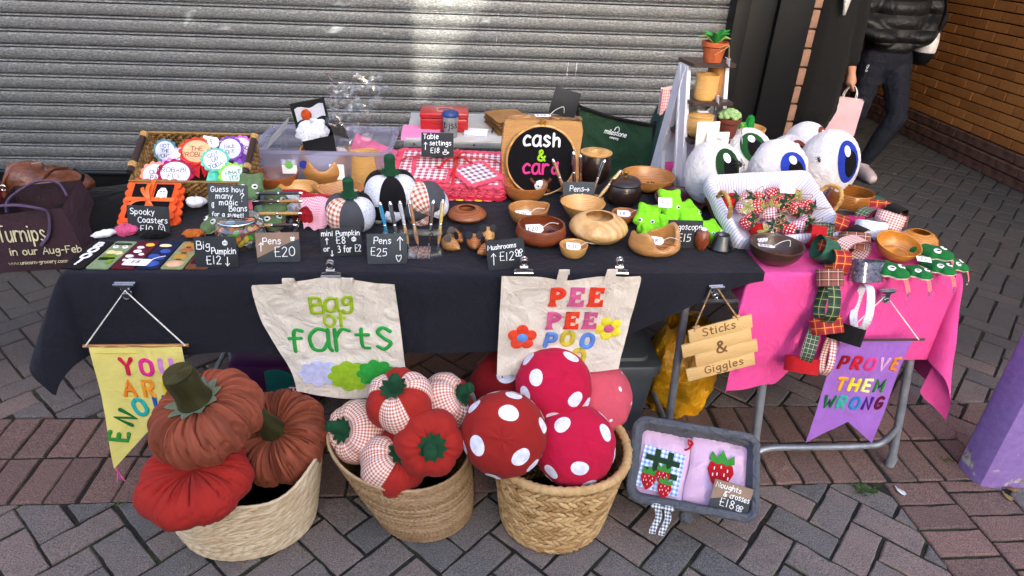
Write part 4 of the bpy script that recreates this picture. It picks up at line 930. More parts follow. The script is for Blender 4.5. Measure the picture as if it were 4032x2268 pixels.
# ---- turned wood
W_={'brown':wood('wood_brown','#9c5a2c','#6d371a'),'light':wood('wood_light','#d3a765','#b07c3c'),'tan':wood('wood_tan','#c08a4c','#8a5728'),'orange':wood('wood_orange','#b9783f','#7e4520'),'red':wood('wood_red','#8a4424','#5a2612'),'beige':wood('wood_beige','#d6b37c','#b88b50',.4,1.4,(1,1,1)),'dark':wood('wood_dark','#2b1d19','#150e0c',.28),'walnut':wood('wood_walnut','#4a3228','#2b1c16',.4),'plum':wood('wood_plum','#4a1a20','#33101a',.35),'acacia':wood('wood_acacia','#a86a2c','#6a3c14',.25,.8),'black':wood('wood_black','#1b1a1c','#0d0c0e',.25),'honey':wood('wood_honey','#c98a34','#9a6020',.3),'offcut':wood('wood_offcut','#cf9a5a','#7a4a2a',.4,2)}
PR={'open':[(.42,0),(.60,.07),(.80,.30),(.93,.62),(1,1)],'shallow':[(.4,0),(.62,.1),(.86,.45),(1,1)],'closed':[(.35,0),(.72,.12),(.96,.38),(1,.55),(.9,.76),(.7,.93),(.52,1)],'cyl':[(.9,0),(.97,.05),(1,.3),(.98,.7),(1,1)],'round':[(.5,0),(.82,.14),(1,.45),(.97,.8),(.93,1)],'vee':[(.38,0),(.5,.05),(.72,.4),(.9,.78),(1,1)]}
def bowl(label,x,y,R,h,m,kind='open',rim=None,z=None,th=.07,name='wooden_bowl',rz=0,tilt=(0,0),dish=None,sq=None,group='turned wooden bowls'):
    o=thing(name,label,'bowl',(x,y,T if z is None else z),(math.radians(tilt[0]),math.radians(tilt[1]),rz),group)
    P=[(p.x,p.y) for p in crom([(a,b,0) for a,b in PR[kind]],5)]
    I=[]
    for r_,z_ in P[::-1]: I.append((max(.02,r_-th),max(th*R/h*1.2,z_-(0 if z_>.98 else .0))))
    I=[(r_,z_) for r_,z_ in I if z_>th*R/h*1.2]+[(I[-1][0]*.6,th*R/h*1.15),(1e-3,th*R/h*1.1)]
    mid=[(P[-1][0]-th*.5,P[-1][1]+th*.25*R/h)]
    L=[(1e-3,.0)]+P+mid+I
    def fn(u,v):
        r_,z_=L[int(round(v*(len(L)-1)))]; t=2*PI*u
        k=1+(rim(t) if rim else 0)*z_**2; s=sq(t) if sq else 1
        return (R*r_*s*math.cos(t),R*r_*s*math.sin(t),h*z_*k)
    g=G(); g.grid(fn,48,len(L)-1,True); g.obj('body',m,o,smooth=60)
    return o
b=bowl('brown turned bowl right of the wicker rosette basket',-.618,2.19,.075,.062,W_['brown'],th=.06)
b=bowl('small pale wooden bowl with a toy spider, before the brown bowl',-.527,2.105,.066,.046,W_['light'])
spider((-.525,2.11,T+.012),.5,1.1,'toy spider in the small pale bowl before the brown bowl')
b=bowl('natural edge wooden bowl with a deep dip in its rim, before the plastic box',-.465,2.285,.094,.115,W_['tan'],'round',rim=lambda t:-.42*math.exp(-((t-1.5*PI)/.62)**2)-.42*math.exp(-((t-.5*PI)/.5)**2)+.05*math.sin(5*t),th=.05)
spider((-.47,2.26,T+.03),1.2,1.1,'toy spider inside the dipped natural edge bowl')
b=bowl('tall cylindrical pale wooden pot behind the black and white pumpkin',-.322,2.245,.056,.118,W_['light'],'cyl',th=.1,name='wooden_pot')
b=bowl('squared off natural edge dish with a toy spider and loop of string',-.395,2.085,.082,.052,W_['tan'],'shallow',rim=lambda t:.18*math.sin(2*t+.5),sq=lambda t:1/max(abs(math.cos(t-.6)),abs(math.sin(t-.6)))**.6*.92,th=.1)
spider((-.395,2.075,T+.02),.3,1.2,'toy spider in the squared off dish'); g=G(); g.tube(crom([(.02,-.02,.03),(.05,-.01,.04),(.06,.02,.035),(.03,.02,.04)],6),.0014,5); g.obj('string',string_white,b)
b=bowl('ring shaped reddish bowl with a small hollow, before the gingham mats',.028,1.945,.062,.040,W_['brown'],'closed',th=.09,rz=.4)
b=bowl('brown bowl directly below the cash and card hoop',.230,2.128,.077,.060,W_['orange'],th=.05)
b=bowl('pale wooden bowl with pouring lip and price tag, before the brown bowl',.221,1.925,.063,.052,W_['tan'],rim=lambda t:.12*math.exp(-((t-.3)/.5)**2),sq=lambda t:1+.14*math.exp(-((t-.3)/.3)**2),th=.06); ptag(b,(-.015,-.01,.034),.2,'£15',1.35,tx=.5)
b=bowl('wide reddish brown bowl holding a price tag and a toy spider',.247,1.788,.076,.056,W_['red'],'round',th=.07); ptag(b,(-.018,.01,.036),.1,'£20',1.45,tx=.5); spider((.282,1.795,T+.016),.9,1.35,'toy spider in the wide reddish brown bowl')
b=bowl('tiny pale bowl with price tag near the front edge of the table',.330,1.685,.041,.038,W_['light'],th=.1); ptag(b,(.0,.0,.032),-.1,'£10',1.15,tx=.5)
b=bowl('large round beige closed bowl with visible growth rings',.424,1.805,.089,.076,W_['beige'],'closed',th=.06)
b=bowl('pale yellow flared bowl behind the large beige closed bowl',.402,1.965,.073,.056,W_['light'],'vee',th=.05)
b=bowl('small reddish bowl with price tag left of the lime frogs',.538,1.94,.043,.032,W_['orange'],th=.1); ptag(b,(-.005,-.005,.03),-.1,'£8',1.2,tx=.5)
b=bowl('wide shallow pale bowl behind the dark lidded pot',.690,2.245,.098,.054,W_['tan'],'shallow',th=.05); spider((.70,2.23,T+.016),.2,1.3,'toy spider in the wide shallow bowl behind the lidded pot')
b=bowl('dark plum wooden plate behind the lime green frogs',.765,2.09,.088,.026,W_['plum'],'shallow',th=.06,tilt=(8,0))
b=bowl('natural edge hollowed wooden dish with bark rim and price tag at table front',.575,1.715,.068,.05,W_['offcut'],'round',rim=lambda t:.45*math.sin(2*t+.6)+.15*math.sin(5*t),sq=lambda t:1+.12*math.cos(2*t),th=.16); ptag(b,(.0,-.005,.04),-.3,'£18',1.3,tx=.5)
lp=thing('lidded_pot','dark lidded wooden pot with a gold knob','pot',(.568,2.10,T),group='turned wooden bowls')
g=G(); g.lathe([(1e-4,0),(.04,0),(.055,.012),(.06,.035),(.057,.058),(.052,.07),(1e-4,.07)],40,caps=False); g.obj('body',W_['dark'],lp)
g=G(); g.lathe([(.054,.071),(.056,.076),(.048,.088),(.025,.095),(1e-4,.097)],40,caps=False); l=g.obj('lid',W_['dark'],lp)
g=G(); g.lathe([(.004,.095),(.003,.103),(.008,.108),(.009,.112),(.005,.116),(1e-4,.117)],16,caps=False); g.obj('knob',brass,l)
tj=thing('dark_jar','dark turned jar with a pale wooden collar behind the pens','pot',(.508,2.33,T),group='turned wooden bowls')
g=G(); g.lathe([(1e-4,0),(.042,0),(.056,.02),(.06,.05),(.055,.085),(.05,.1)],40,caps=False); g.obj('body',W_['dark'],tj)
g=G(); g.lathe([(.05,.1),(.058,.104),(.059,.109),(.045,.113),(.022,.112),(.018,.1),(1e-4,.098)],40,caps=False); g.obj('collar',W_['light'],tj)
eg=thing('wooden_egg','reddish brown wooden egg with pale tip before the Eggoscope sign','egg',(.726,1.738,T)); g=G(); g.lathe([(1e-4,0),(.014,.002),(.021,.018),(.0225,.034),(.019,.052),(.011,.063),(.008,.065)],28,caps=False); g.obj('body',W_['red'],eg)
g=G(); g.lathe([(.010,.0635),(.008,.068),(.0055,.068),(.005,.06)],20,caps=False); g.obj('eyepiece',white_paper,eg)
ec=thing('egg_stand','upturned black wooden egg cup beside the wooden egg','egg cup',(.79,1.745,T)); g=G(); g.lathe([(1e-4,.001),(.038,.001),(.0395,.005),(.037,.008),(.026,.036),(.021,.045),(.018,.042),(.014,.034),(1e-4,.033)],36,caps=False); g.obj('body',W_['black'],ec)
# ---- bean jar
jar=thing('bean_jar','clip top glass jar of coloured felt beans under a chalk sign','jar',(-.618,1.762,T))
gl=glass('clear_glass','#eef4f4',.03,.3,.9,.06)
g=G(); g.lathe([(1e-4,.001),(.055,.001),(.066,.012),(.069,.035),(.064,.058),(.05,.068),(.05,.074)],44,caps=False); g.obj('body',gl,jar)
g=G(); g.lathe([(.052,.074),(.056,.078),(.056,.083),(.05,.088),(.03,.091),(1e-4,.091)],44,caps=False); g.obj('lid',gl,jar)
g=G(); g.tube([(.056*math.cos(a),.056*math.sin(a),.079) for a in np.linspace(0,2*PI,40)[:-1]],.0018,6,closed=True); g.tube(crom([(.056,0,.079),(.066,.005,.07),(.062,.01,.045),(.058,.012,.05)],5),.0016,6); g.obj('wire_clip',chrome,jar)
bc=['#b01c20','#d8c21e','#58b026','#c93b2b','#8fc7dd','#e08a1e','#a31a2a','#4a9a2a']
for i in range(34):
    a=random.random()*6.28; r_=.05*math.sqrt(random.random()); z=.012+.045*(i/34); g=G(); g.ball((0,0,0),(.014,.0085,.008),12)
    o=g.obj('felt_bean',felt(bc[i%8]),None,loc=(-.618+r_*math.cos(a),1.762+r_*math.sin(a),T+z),rot=(random.random(),random.random()*.6,random.random()*6)); tag(o,('dark red','yellow','green','orange red','pale blue','orange','crimson','leaf green')[i%8]+' felt bean inside the glass jar','bean','felt beans in the jar')
# ---- pens
def pen(label,p0,p1,h1,h2,r=.0052,tip=chrome):
    p0,p1=Vector(p0),Vector(p1); L=(p1-p0).length
    o=thing('wooden_pen',label,'pen',group='handmade wooden pens'); o.matrix_world=aim(p0,p1-p0)
    def wm(h): return wood('penwood_'+h.lstrip('#'),h,'#'+''.join('%02x'%int(int(h[i:i+2],16)*.7) for i in (1,3,5)),.25,3)
    g=G(); g.lathe([(.0006,0),(.0018,.006),(.003,.012),(r*.7,.02)],12); g.obj('tip',tip,o)
    g=G(); g.lathe([(r*.7,.02),(r,.035),(r*1.08,L*.35),(r*.85,L*.5)],14); g.obj('lower_barrel',wm(h1),o)
    g=G(); g.lathe([(r*.95,L*.5),(r,L*.505),(r,L*.53),(r*.9,L*.535)],14); g.obj('centre_band',tip,o)
    g=G(); g.lathe([(r*.85,L*.535),(r*1.08,L*.7),(r*.95,L*.93)],14); g.obj('upper_barrel',wm(h2),o)
    g=G(); g.lathe([(r*.95,L*.93),(r*.98,L*.95),(r*.6,L),(1e-4,L*1.003)],14); g.box((r*1.15,0,L*.82),(.0012,.0025,L*.26)); g.obj('cap_clip',tip,o)
    return o
acr=glass('acrylic','#f4f7f8',.03,.14)
rk=thing('acrylic_pen_stand','clear acrylic sloping stand holding pens lying crosswise','pen stand',(-.54,1.83,T))
for x in (-.045,.05):
    g=G(); g.ext([(-.075,0),(.09,0),(.09,.09),(.075,.092),(.03,.06),(-.03,.028),(-.075,.014)],-.004,.004,rot(90,0,90)@Matrix.Identity(4)); g.obj('side_panel',acr,rk,loc=(x,0,0),smooth=False)
g=G(); g.box((0,.085,.05),(.1,.004,.09)); g.obj('back_panel',acr,rk,smooth=False)
for lab,k,h1,h2,dx in (('charcoal and chrome pen topmost on the acrylic stand',.97,'#33343a','#2a2b30',-.0),('walnut and oak pen second from the top of the acrylic stand',.78,'#4a3020','#b08040',.004),('pale yellow wooden pen in the middle of the acrylic stand',.5,'#cba45e','#c39a54',.008),('pale and dark wood pen fourth from the top of the acrylic stand',.24,'#d2a370','#3a2320',0),('pen lowest on the acrylic stand, mostly behind the Pens £20 sign',.0,'#8a7355','#6d5540',.006)):
    y=1.83+lerp(-.068,.085,k); z=T+lerp(.022,.098,k)
    pen(lab,(-.615+dx,y,z),(-.468+dx,y+.003,z+.001),h1,h2)
r2k=thing('acrylic_pen_rack','clear acrylic upright rack of pens behind the Pens £25 sign','pen stand',(-.135,1.70,T))
g=G(); g.ext([(-.075,-.03),(.06,-.035),(.095,-.01),(.095,.02),(.075,.035),(-.075,.035)],.0,.006); g.obj('base_plate',acr,r2k,smooth=False)
g=G(); g.ext([(-.075,-.012),(.085,-.012),(.092,.0),(.085,.02),(-.075,.02)],.062,.067); g.obj('top_plate',acr,r2k,smooth=False)
for x in (-.07,.08):
    g=G(); g.box((x,.01,.034),(.006,.03,.055)); g.obj('post',acr,r2k,smooth=False)
for i,(lab,h1,h2) in enumerate((('bright blue pen leftmost in the upright rack','#2a7fa8','#2f8fc0'),('mottled dark grey pen second in the upright rack','#3c3f40','#4a4e50'),('silver pen with purple band third in the upright rack','#c39a58','#b9bcc2'),('tan wooden pen fourth in the upright rack','#b98556','#a8754a'),('dark brown pen fifth in the upright rack','#3a2a22','#5a463c'),('golden pen rightmost in the upright rack','#c79a50','#d3b060'))):
    x=-.205+.027*i; pen(lab,(x+.012,1.705,T+.008),(x-(.012 if i<4 else -.028),1.735+.005*i,T+.142),h1,h2)
pb=thing('pen_block','rough slab of dark wood with holes for pens below the hoop','pen holder',(.425,2.10,T)); g=G(); g.ext([(-.07,-.02),(-.03,-.028),(.05,-.025),(.075,-.005),(.06,.03),(-.05,.032),(-.075,.01)],0,.02); g.obj('slab',W_['tan'],pb,smooth=False)
for lab,a,b_,h1,h2 in (('tan pen leaning left out of the slab under the hoop',(.372,2.10,T+.02),(.318,2.13,T+.145),'#a8744a','#b8855a'),('dark red pen standing upright before the hoop',(.402,2.12,T+.02),(.390,2.15,T+.165),'#4a2420','#5a2a26'),('slim brown pen with a tag, right of the dark red pen',(.422,2.12,T+.02),(.415,2.15,T+.155),'#6a3026','#58201c'),('brown and black pen leaning right before the dark jar',(.452,2.09,T+.02),(.497,2.13,T+.145),'#6d5038','#2a1f1a'),('pale wooden pen leaning right beside the lidded pot',(.468,2.07,T+.02),(.552,2.11,T+.115),'#c9a76a','#d6b67a')): pen(lab,a,b_,h1,h2,r=.006)
# ---- mice
for i,(x,y,rz,lab,mw) in enumerate(((-.022,1.722,-.9,'wooden mouse at the front left, nose to the right','tan'),(-.01,1.775,-1.0,'wooden mouse behind the front left one, with a striped back','acacia'),(.046,1.735,-1.5,'wooden mouse in the middle facing the viewer','orange'),(.088,1.785,-1.5,'pale wooden mouse at the back near the reddish bowl','light'),(.085,1.69,-2.4,'wooden mouse half hidden behind the Mushrooms sign','orange'))):
    o=thing('wooden_mouse',lab,'toy mouse',(x,y,T),(0,0,rz),'little wooden mice')
    g=G(); P=[(math.sin(q)**1.0*.021*(1 if q>1.2 else 1),q) for q in ()]
    g.lathe([(1e-4,-.03),(.014,-.027),(.021,-.014),(.0215,0),(.018,.016),(.010,.031),(.003,.041),(1e-4,.042)],24,Matrix.Translation((0,0,.0205))@rot(0,90,0),caps=False); g.obj('body',W_[mw],o)
    for s in (-1,1):
        g=G(); g.lathe([(1e-4,0),(.0115,0),(.0115,.0018),(1e-4,.0022)],16,TR((.006,s*.015,.045),0,65,s*25),caps=False); g.obj('ear',blackmat,o)
        g=G(); g.ball((.024,s*.0095,.0285),.0022,8); g.obj('eye',blackmat,o)
    g=G(); g.tube(crom([(-.028,0,.018),(-.045,.01,.008),(-.06,-.006,.006)],5),.0016,6); g.obj('tail',blackmat,o)
# ---- frogs
def frog(label,M,s,h,tongue='#e0687c',belly='#e9e9e4',eye=.1,clip=False,flat=.28,pupil=.55,group='felt frogs',cat='felt frog'):
    o=thing('felt_frog',label,cat,group=group); o.matrix_world=M
    def R(t):
        r_=.52
        for c,a,w in ((0,.36,.5),(1.05,.16,.26),(-1.05,.16,.26),(2.45,.24,.28),(-2.45,.24,.28),(.42,.12,.16),(-.42,.12,.16)):
            d=(t-c+PI)%(2*PI)-PI; r_+=a*math.exp(-(d/w)**2)
        return r_*s
    K=[(0,1.0),(.35,.97),(.62,.88),(.85,.68),(1,.35),(1.02,0.02)]
    def f(sg):
        def q(u,v):
            i=v*(len(K)-1); a=int(min(i,len(K)-2)); hgt=lerp(K[a][0],K[a+1][0],i-a); k=lerp(K[a][1],K[a+1][1],i-a); t=2*PI*u
            return (R(t)*k*math.cos(t),R(t)*k*math.sin(t)*.92,sg*hgt*s*flat*(1 if sg>0 else .55))
        return q
    g=G(); g.grid(f(1),72,10,True); g.obj('back',felt(h),o)
    g=G(); g.grid(f(-1),72,10,True); g.obj('belly',felt(belly),o)
    for sy in (-1,1):
        g=G(); g.lathe([(1e-4,.02*s),(eye*s*.7,.016*s),(eye*s,-.02*s)],16,TR((.36*s,sy*.24*s,s*flat*.97),sy*-12,18),caps=False); e=g.obj('eye',felt('#eceff0'),o)
        g=G(); g.ball((.375*s,sy*.245*s,s*flat*.99+.012*s),(eye*s*pupil,eye*s*pupil,.014*s),10); g.obj('pupil',blackmat,e)
    if tongue:
        g=G(); g.grid(lambda u,v:(.78*s+v*.30*s,(u-.5)*.22*s,-.02*s-.45*s*v**1.5),3,8); tt=g.obj('tongue',felt(tongue),o)
        if clip:
            g=G(); z0=-.48*s; g.tube([(1.09*s+.0,.05*s*math.cos(a),z0-.06*s+.06*s*math.sin(a)) for a in np.linspace(0,2*PI,12)[:-1]],.018*s,6,closed=True); g.tube([(1.09*s,.0,z0-.12*s),(1.09*s,.03*s,z0-.22*s),(1.09*s,-.03*s,z0-.28*s)],.02*s,6); g.obj('clasp',chrome,o)
    return o
lime='#7fd62a'
for lab,c,r_,s in (('lime frog on top of the pile, behind its price card',(.668,1.905,T+.082),(0,40,-92),.076),('lime frog at the left of the pile looking left',(.592,1.868,T+.048),(0,36,-112),.078),('lime frog at the left bottom of the pile',(.588,1.795,T+.020),(0,24,-100),.066),('lime frog in the middle of the pile with a pink tongue',(.652,1.832,T+.036),(0,34,-90),.066),('lime frog right of the middle with a pink tongue',(.722,1.862,T+.046),(0,36,-84),.07),('lime frog at the right end with its leg sticking out',(.785,1.825,T+.022),(0,26,-70),.068),('lime frog behind at the right of the pile',(.735,1.91,T+.05),(0,30,-60),.07)):
    frog(lab,TR(c,*r_),s,lime,group='lime green felt frogs',eye=.085,pupil=.6)
pc=thing('price_card','white £4 price card on the lime frogs','price card'); pc.matrix_world=TR((.632,1.845,T+.105),55,0,-4); g=G(); g.box((0,0,0),(.042,.03,.0008)); g.obj('card',white_paper,pc,smooth=False); g=G(); write(g,'£4',0,-.007,.015,.0008,.0007,center=True); g.obj('price',ink,pc)
for lab,c,r_ in (('olive frog peeking out left of the magic beans sign',(-.705,1.86,T+.034),(0,24,-130)),('olive frog behind the upper left of the magic beans sign',(-.69,1.95,T+.06),(0,20,-120)),('olive frog on top behind the magic beans sign',(-.63,1.955,T+.105),(0,24,-85)),('olive frog behind the upper right of the magic beans sign',(-.565,1.95,T+.06),(0,20,-60)),('olive frog right of the magic beans sign beside the pen stand',(-.565,1.885,T+.034),(0,24,-60))):
    frog(lab,TR(c,*r_),.075,'#5c7550',group='olive green felt frogs',eye=.12,clip=lab.startswith('olive frog peeking'))
# ---- mini pumpkins
ske=NT('white_print_cotton'); v=ske.co('UV'); n1=ske.noise(v,70,2,.5,2.5); r_=ske.ramp(n1.outputs[0],[(.478,C('#d3d8e4')),(.495,C('#5b6372')),(.505,C('#5b6372')),(.522,C('#d3d8e4'))]); ske.l(r_.outputs[0],ske.b.inputs['Base Color']); ske.b.inputs['Roughness'].default_value=.9
blkv=cotton('#0f0e10',1,9,.2); gryv=cotton('#4a4c52',1,9,.2)
G4=[ske.m,blkv,gryv,gingham('gingham_rust','#b05a34','#f0e4dc',60)]
pumpkin('mini_pumpkin','black and white printed pumpkin with green stem, on top of the others',(-.208,1.95,.842),(.02,-.12,1),.085,.068,6,G4,[1,0,1,0,1,0],stem=dkgreen,cap=dkgreen,stemlen=.062,stemr=.018,dim=.16,fold=.01,lobe=.05,spin=-.52-PI/2+PI/6*0,group='mini pumpkins',bend=0)
pumpkin('mini_pumpkin','grey and gingham pumpkin with green stem behind the mini Pumpkin sign',(-.322,1.862,.808),(.03,-.15,1),.076,.06,6,G4,[2,0,1,3,2,3],stem=dkgreen,cap=dkgreen,stemlen=.06,stemr=.0175,dim=.16,fold=.01,lobe=.05,spin=-PI/2-.52,group='mini pumpkins',bend=0)
pumpkin('mini_pumpkin','grey and rust gingham pumpkin lying on its side behind the pen rack',(-.105,1.94,.805),(-.3,.9,.35),.076,.062,6,G4,[3,2,0,1,3,2],dim=.16,fold=.01,lobe=.05,spin=.5,group='mini pumpkins')
pumpkin('mini_pumpkin','black and print pumpkin underneath the black and white one',(-.22,1.93,.788),(.3,.7,.5),.064,.05,6,G4,[1,1,0,1,1,0],dim=.16,fold=.01,lobe=.05,group='mini pumpkins')
# ---- gingham place mats
def scallop(w,h,n,r_):
    O=[]; m=int(round(n*h/w))
    for (x0,y0,x1,y1,k) in ((-w/2,-h/2,w/2,-h/2,n),(w/2,-h/2,w/2,h/2,m),(w/2,h/2,-w/2,h/2,n),(-w/2,h/2,-w/2,-h/2,m)):
        dx,dy=(x1-x0)/k,(y1-y0)/k; L=math.hypot(dx,dy); nx,ny=dy/L,-dx/L
        for i in range(k):
            for j in range(6):
                a=PI*(j+.5)/6; f=.5-.5*math.cos(a); O.append((x0+dx*(i+f)+nx*math.sin(a)*L*.42,y0+dy*(i+f)+ny*math.sin(a)*L*.42))
    return O
gp=gingham('gingham_red_mat','#a83a52','#f2edf0',46,uv=False); gp2=gingham('gingham_purple_mat','#7d4a62','#f2edf0',46,uv=False,diag=0)
fp=felt('#e0566e'); fp2=felt('#c62a44')
pm=thing('placemat_stack','stack of pink scalloped gingham place mats tied with red ribbon','place mats',(-.028,2.262,T+.014),(.13,0,-.07))
for i in range(5):
    g=G(); g.ext(scallop(.385-.006*random.random(),.27,13,0),.008+.0095*i,.015+.0095*i); g.obj('felt_mat',fp if i!=0 else fp2,pm,loc=(random.gauss(0,.003),random.gauss(0,.003),0),rot=(0,0,random.gauss(0,.012)),smooth=False)
    g=G(); g.box((0,0,.0165+.0095*i),(.352,.24,.002)); g.obj('gingham_panel',gp,pm,rot=(0,0,random.gauss(0,.01)),smooth=False)
z=.057
for x,y,rz,sz in ((-.055,.02,.05,.13),(-.06,-.075,-.04,.11),):
    g=G(); g.ext(scallop(sz*1.1,sz*.8,6,0),z,z+.005); g.obj('pocket',fp,pm,loc=(x,y,.0),rot=(0,0,rz),smooth=False); g=G(); g.box((0,0,z+.006),(sz,sz*.7,.002)); g.obj('pocket_front',gp,pm,loc=(x,y,0),rot=(0,0,rz),smooth=False)
g=G(); g.ext(scallop(.125,.125,5,0),.064,.070); g.obj('coaster',fp,pm,loc=(.095,-.065,0),rot=(.06,0,.62),smooth=False)
g=G(); g.box((0,0,.0715),(.105,.105,.002)); g.obj('coaster_front',gp2,pm,loc=(.095,-.065,0),rot=(.06,0,.62),smooth=False)
ribr=mat('red_satin',C('#b4121e'),.35,0,.1,20)
g=G(); g.grid(lambda u,v:(lerp(-.19,.19,u),.035+(v-.5)*.012,.0762-.03*abs(2*u-1)**8),20,2); g.grid(lambda u,v:(.02+(v-.5)*.012,lerp(-.145,.145,u),.0775-.03*abs(2*u-1)**8),20,2)
for sx,dy in ((1,.02),(-1,.02),(1,-.03),(-1,-.06)):
    g.tube(crom([(.02,.035,.078),(.02+sx*.025,.035+dy*.7,.09),(.02+sx*.05,.035+dy*1.5,.080),(.02+sx*.058,.035+dy*1.3,.078)],6),.0055,6,flat=.3)
g.obj('ribbon',ribr,pm,smooth=70)
for i in range(8):
    g=G(); g.lathe([(1e-4,0),(.0155,0),(.0155,.004),(1e-4,.0045)],18); g.obj('scallop_dot',felt('#e3c42a' if i%2==0 else '#d9707e'),pm,loc=(-.085+i*.032,-.145,.004),rot=(-.35,0,0),smooth=40)
# ---- spooky coasters
co_=thing('spooky_coasters','orange scalloped felt coasters with a ghost, tied with orange ribbon','coasters'); co_.matrix_world=Matrix.Translation((-.935,1.885,T+.006))@rot(0,0,-2)@rot(34)@Matrix.Translation((0,.08,0))
fo=felt('#e2582a')
for i,(dx,dy,a) in enumerate(((.012,-.012,.1),(.0,-.02,-.05),(0,0,0.02))):
    g=G(); g.ext(scallop(.138,.138,5,0),-.015+.007*i,-.009+.007*i); g.obj('felt_coaster',fo,co_,loc=(dx,dy,0),rot=(0,0,a),smooth=False)
g=G(); g.box((-.032,.033,.0065),(.05,.05,.003)); g.box((.034,.033,.0065),(.052,.05,.003)); g.box((-.0,-.035,.0065),(.118,.06,.003)); g.obj('black_panel',felt('#121013'),co_,smooth=False)
g=G(); g.ext([(.016,.005),(.018,.03),(.026,.042),(.038,.042),(.046,.03),(.048,.005),(.04,.01),(.032,.004),(.024,.01)],.008,.0115); gh=g.obj('ghost',felt('#eef0f4'),co_,smooth=False)
g=G(); g.ball((.028,.028,.0118),.0022,8); g.ball((.037,.028,.0118),.0022,8); g.obj('ghost_eye',blackmat,gh)
orr=mat('orange_satin',C('#e0641e'),.35,0,.1,20)
g=G(); g.box((-.004,.0,.0095),(.012,.145,.001)); g.box((0,0,.0105),(.145,.014,.001)); 
for sx,dy in ((-.6,.035),(-.15,.05),(-1.3,-.03),(.4,-.025)): g.tube(crom([(-.004,0,.012),(-.004+sx*.022,dy*.5,.024),(-.004+sx*.038,dy,.018),(-.004+sx*.045,dy*1.1,.012)],6),.0055,6,flat=.25)
g.obj('ribbon',orr,co_)
# small things between coasters and bookmarks
def crumple(name,label,cat,c,s,m,rz=0,seed=0,dec=None):
    def f(u,v):
        th=2*PI*u; a=-PI/2+PI*v; k=1+.3*nz(math.cos(th)*2,math.sin(th)*2,v*3+seed)+.15*nz(math.cos(th)*6,math.sin(th)*6,v*7+seed)
        return (s[0]*math.cos(a)*math.cos(th)*k,s[1]*math.cos(a)*math.sin(th)*k,s[2]+s[2]*math.sin(a)*k)
    g=G(); g.grid(f,36,16,True); o=g.obj(name,m,None,loc=c,rot=(0,0,rz)); return tag(o,label,cat)
crumple('white_ribbon','bunched white ribbon above the black bookmark','ribbon',(-1.01,1.80,T),(.03,.014,.011),cotton('#e6e8ee',1,20,.5),.5,1)
crumple('pink_ribbon','bunched pink ribbon above the bookmarks','ribbon',(-.955,1.82,T),(.034,.022,.016),cotton('#e05a8a',1,40,.9),.5,2)
crumple('orange_ribbon','bunched orange ribbon above the pumpkin bookmark','ribbon',(-.765,1.80,T),(.03,.02,.013),cotton('#c46a2a',1,40,.9),.1,3)
crumple('black_ribbon','bunched black ribbon below the spooky coasters sign','ribbon',(-.875,1.795,T),(.04,.018,.012),blkv,0,4)
# ---- bookmarks
def bm(label,x,h,dec,rz=0):
    o=thing('felt_bookmark',label,'bookmark',(x,1.683,T),(0,0,rz),'felt bookmarks')
    g=G(); g.ext(rrect(.0285,.083,.005),0,.003); g.obj('strip',felt(h),o,smooth=False)
    for k,(hh,shapes) in enumerate(dec):
        g=G()
        for s in shapes:
            if s[0]=='b': g.box((s[1],s[2],.0045+.0001*k),(s[3],s[4],.003))
            elif s[0]=='e': g.lathe([(1e-4,.006),(.8,.0055),(1,.002)],16,Matrix.Translation((s[1],s[2],0.0002*k))@Matrix.Diagonal((s[3],s[4],1,1)),caps=False)
            elif s[0]=='t': write(g,s[1],s[2],s[3],s[4],s[5],.004,center=True,jit=.05)
        g.obj('applique',felt(hh),o,smooth=50)
bm('black bookmark with white BOO! letters, leftmost of the row',-1.003,'#131215',[('#eef0f2',[('t','B',0,.046,.026,.004),('t','O',0,.013,.026,.004),('t','O',0,-.024,.026,.004),('t','!',.0,-.062,.03,.0035)])],-.06)
bm('green monster face bookmark, second from the left',-.940,'#7d9470',[('#2c3a22',[('b',0,.062,.045,.006)]),('#e8e8e0',[('e',-.012,.045,.0085,.0085),('e',.013,.045,.0085,.0085)]),('#18181a',[('e',-.012,.045,.004,.004),('e',.013,.045,.004,.004)]),('#e3d39a',[('e',-.01,.012,.014,.009),('e',.012,.008,.013,.009)]),('#6a8a2c',[('e',0,-.012,.02,.008),('e',.014,-.045,.01,.014)]),('#23301c',[('b',0,-.026,.04,.003),('b',-.002,-.034,.036,.002)])],-.05)
bm('maroon bookmark with little white ghosts, third from the left',-.878,'#571628',[('#eff1f3',[('e',-.006,.042,.011,.007),('e',-.004,.018,.012,.009),('e',.014,.0,.008,.006),('e',-.012,-.012,.012,.008),('e',-.014,-.036,.006,.006),('e',.004,-.036,.006,.006)]),('#e8c448',[('e',.012,.06,.013,.009)])],-.04)
bm('navy bookmark with moon and blue clouds, fourth from the left',-.816,'#1a2240',[('#efe6ae',[('e',-.006,.055,.018,.008)]),('#3a55a8',[('e',.008,.02,.015,.012),('e',-.01,-.012,.016,.012),('e',.008,-.022,.014,.01),('e',0,-.055,.022,.018)])],-.03)
bm('olive bookmark with four felt pumpkins, second from the right',-.754,'#8a9268',[('#c97f3a',[('e',0,.06,.021,.013)]),('#a8643c',[('e',0,.025,.02,.014)]),('#b88a3a',[('e',-.002,-.012,.022,.014)]),('#d3ab8a',[('e',-.002,-.055,.024,.018)]),('#4a5a30',[('b',0,.076,.012,.006),('b',0,.042,.012,.005),('b',0,.006,.012,.005),('b',0,-.034,.012,.005)])],-.02)
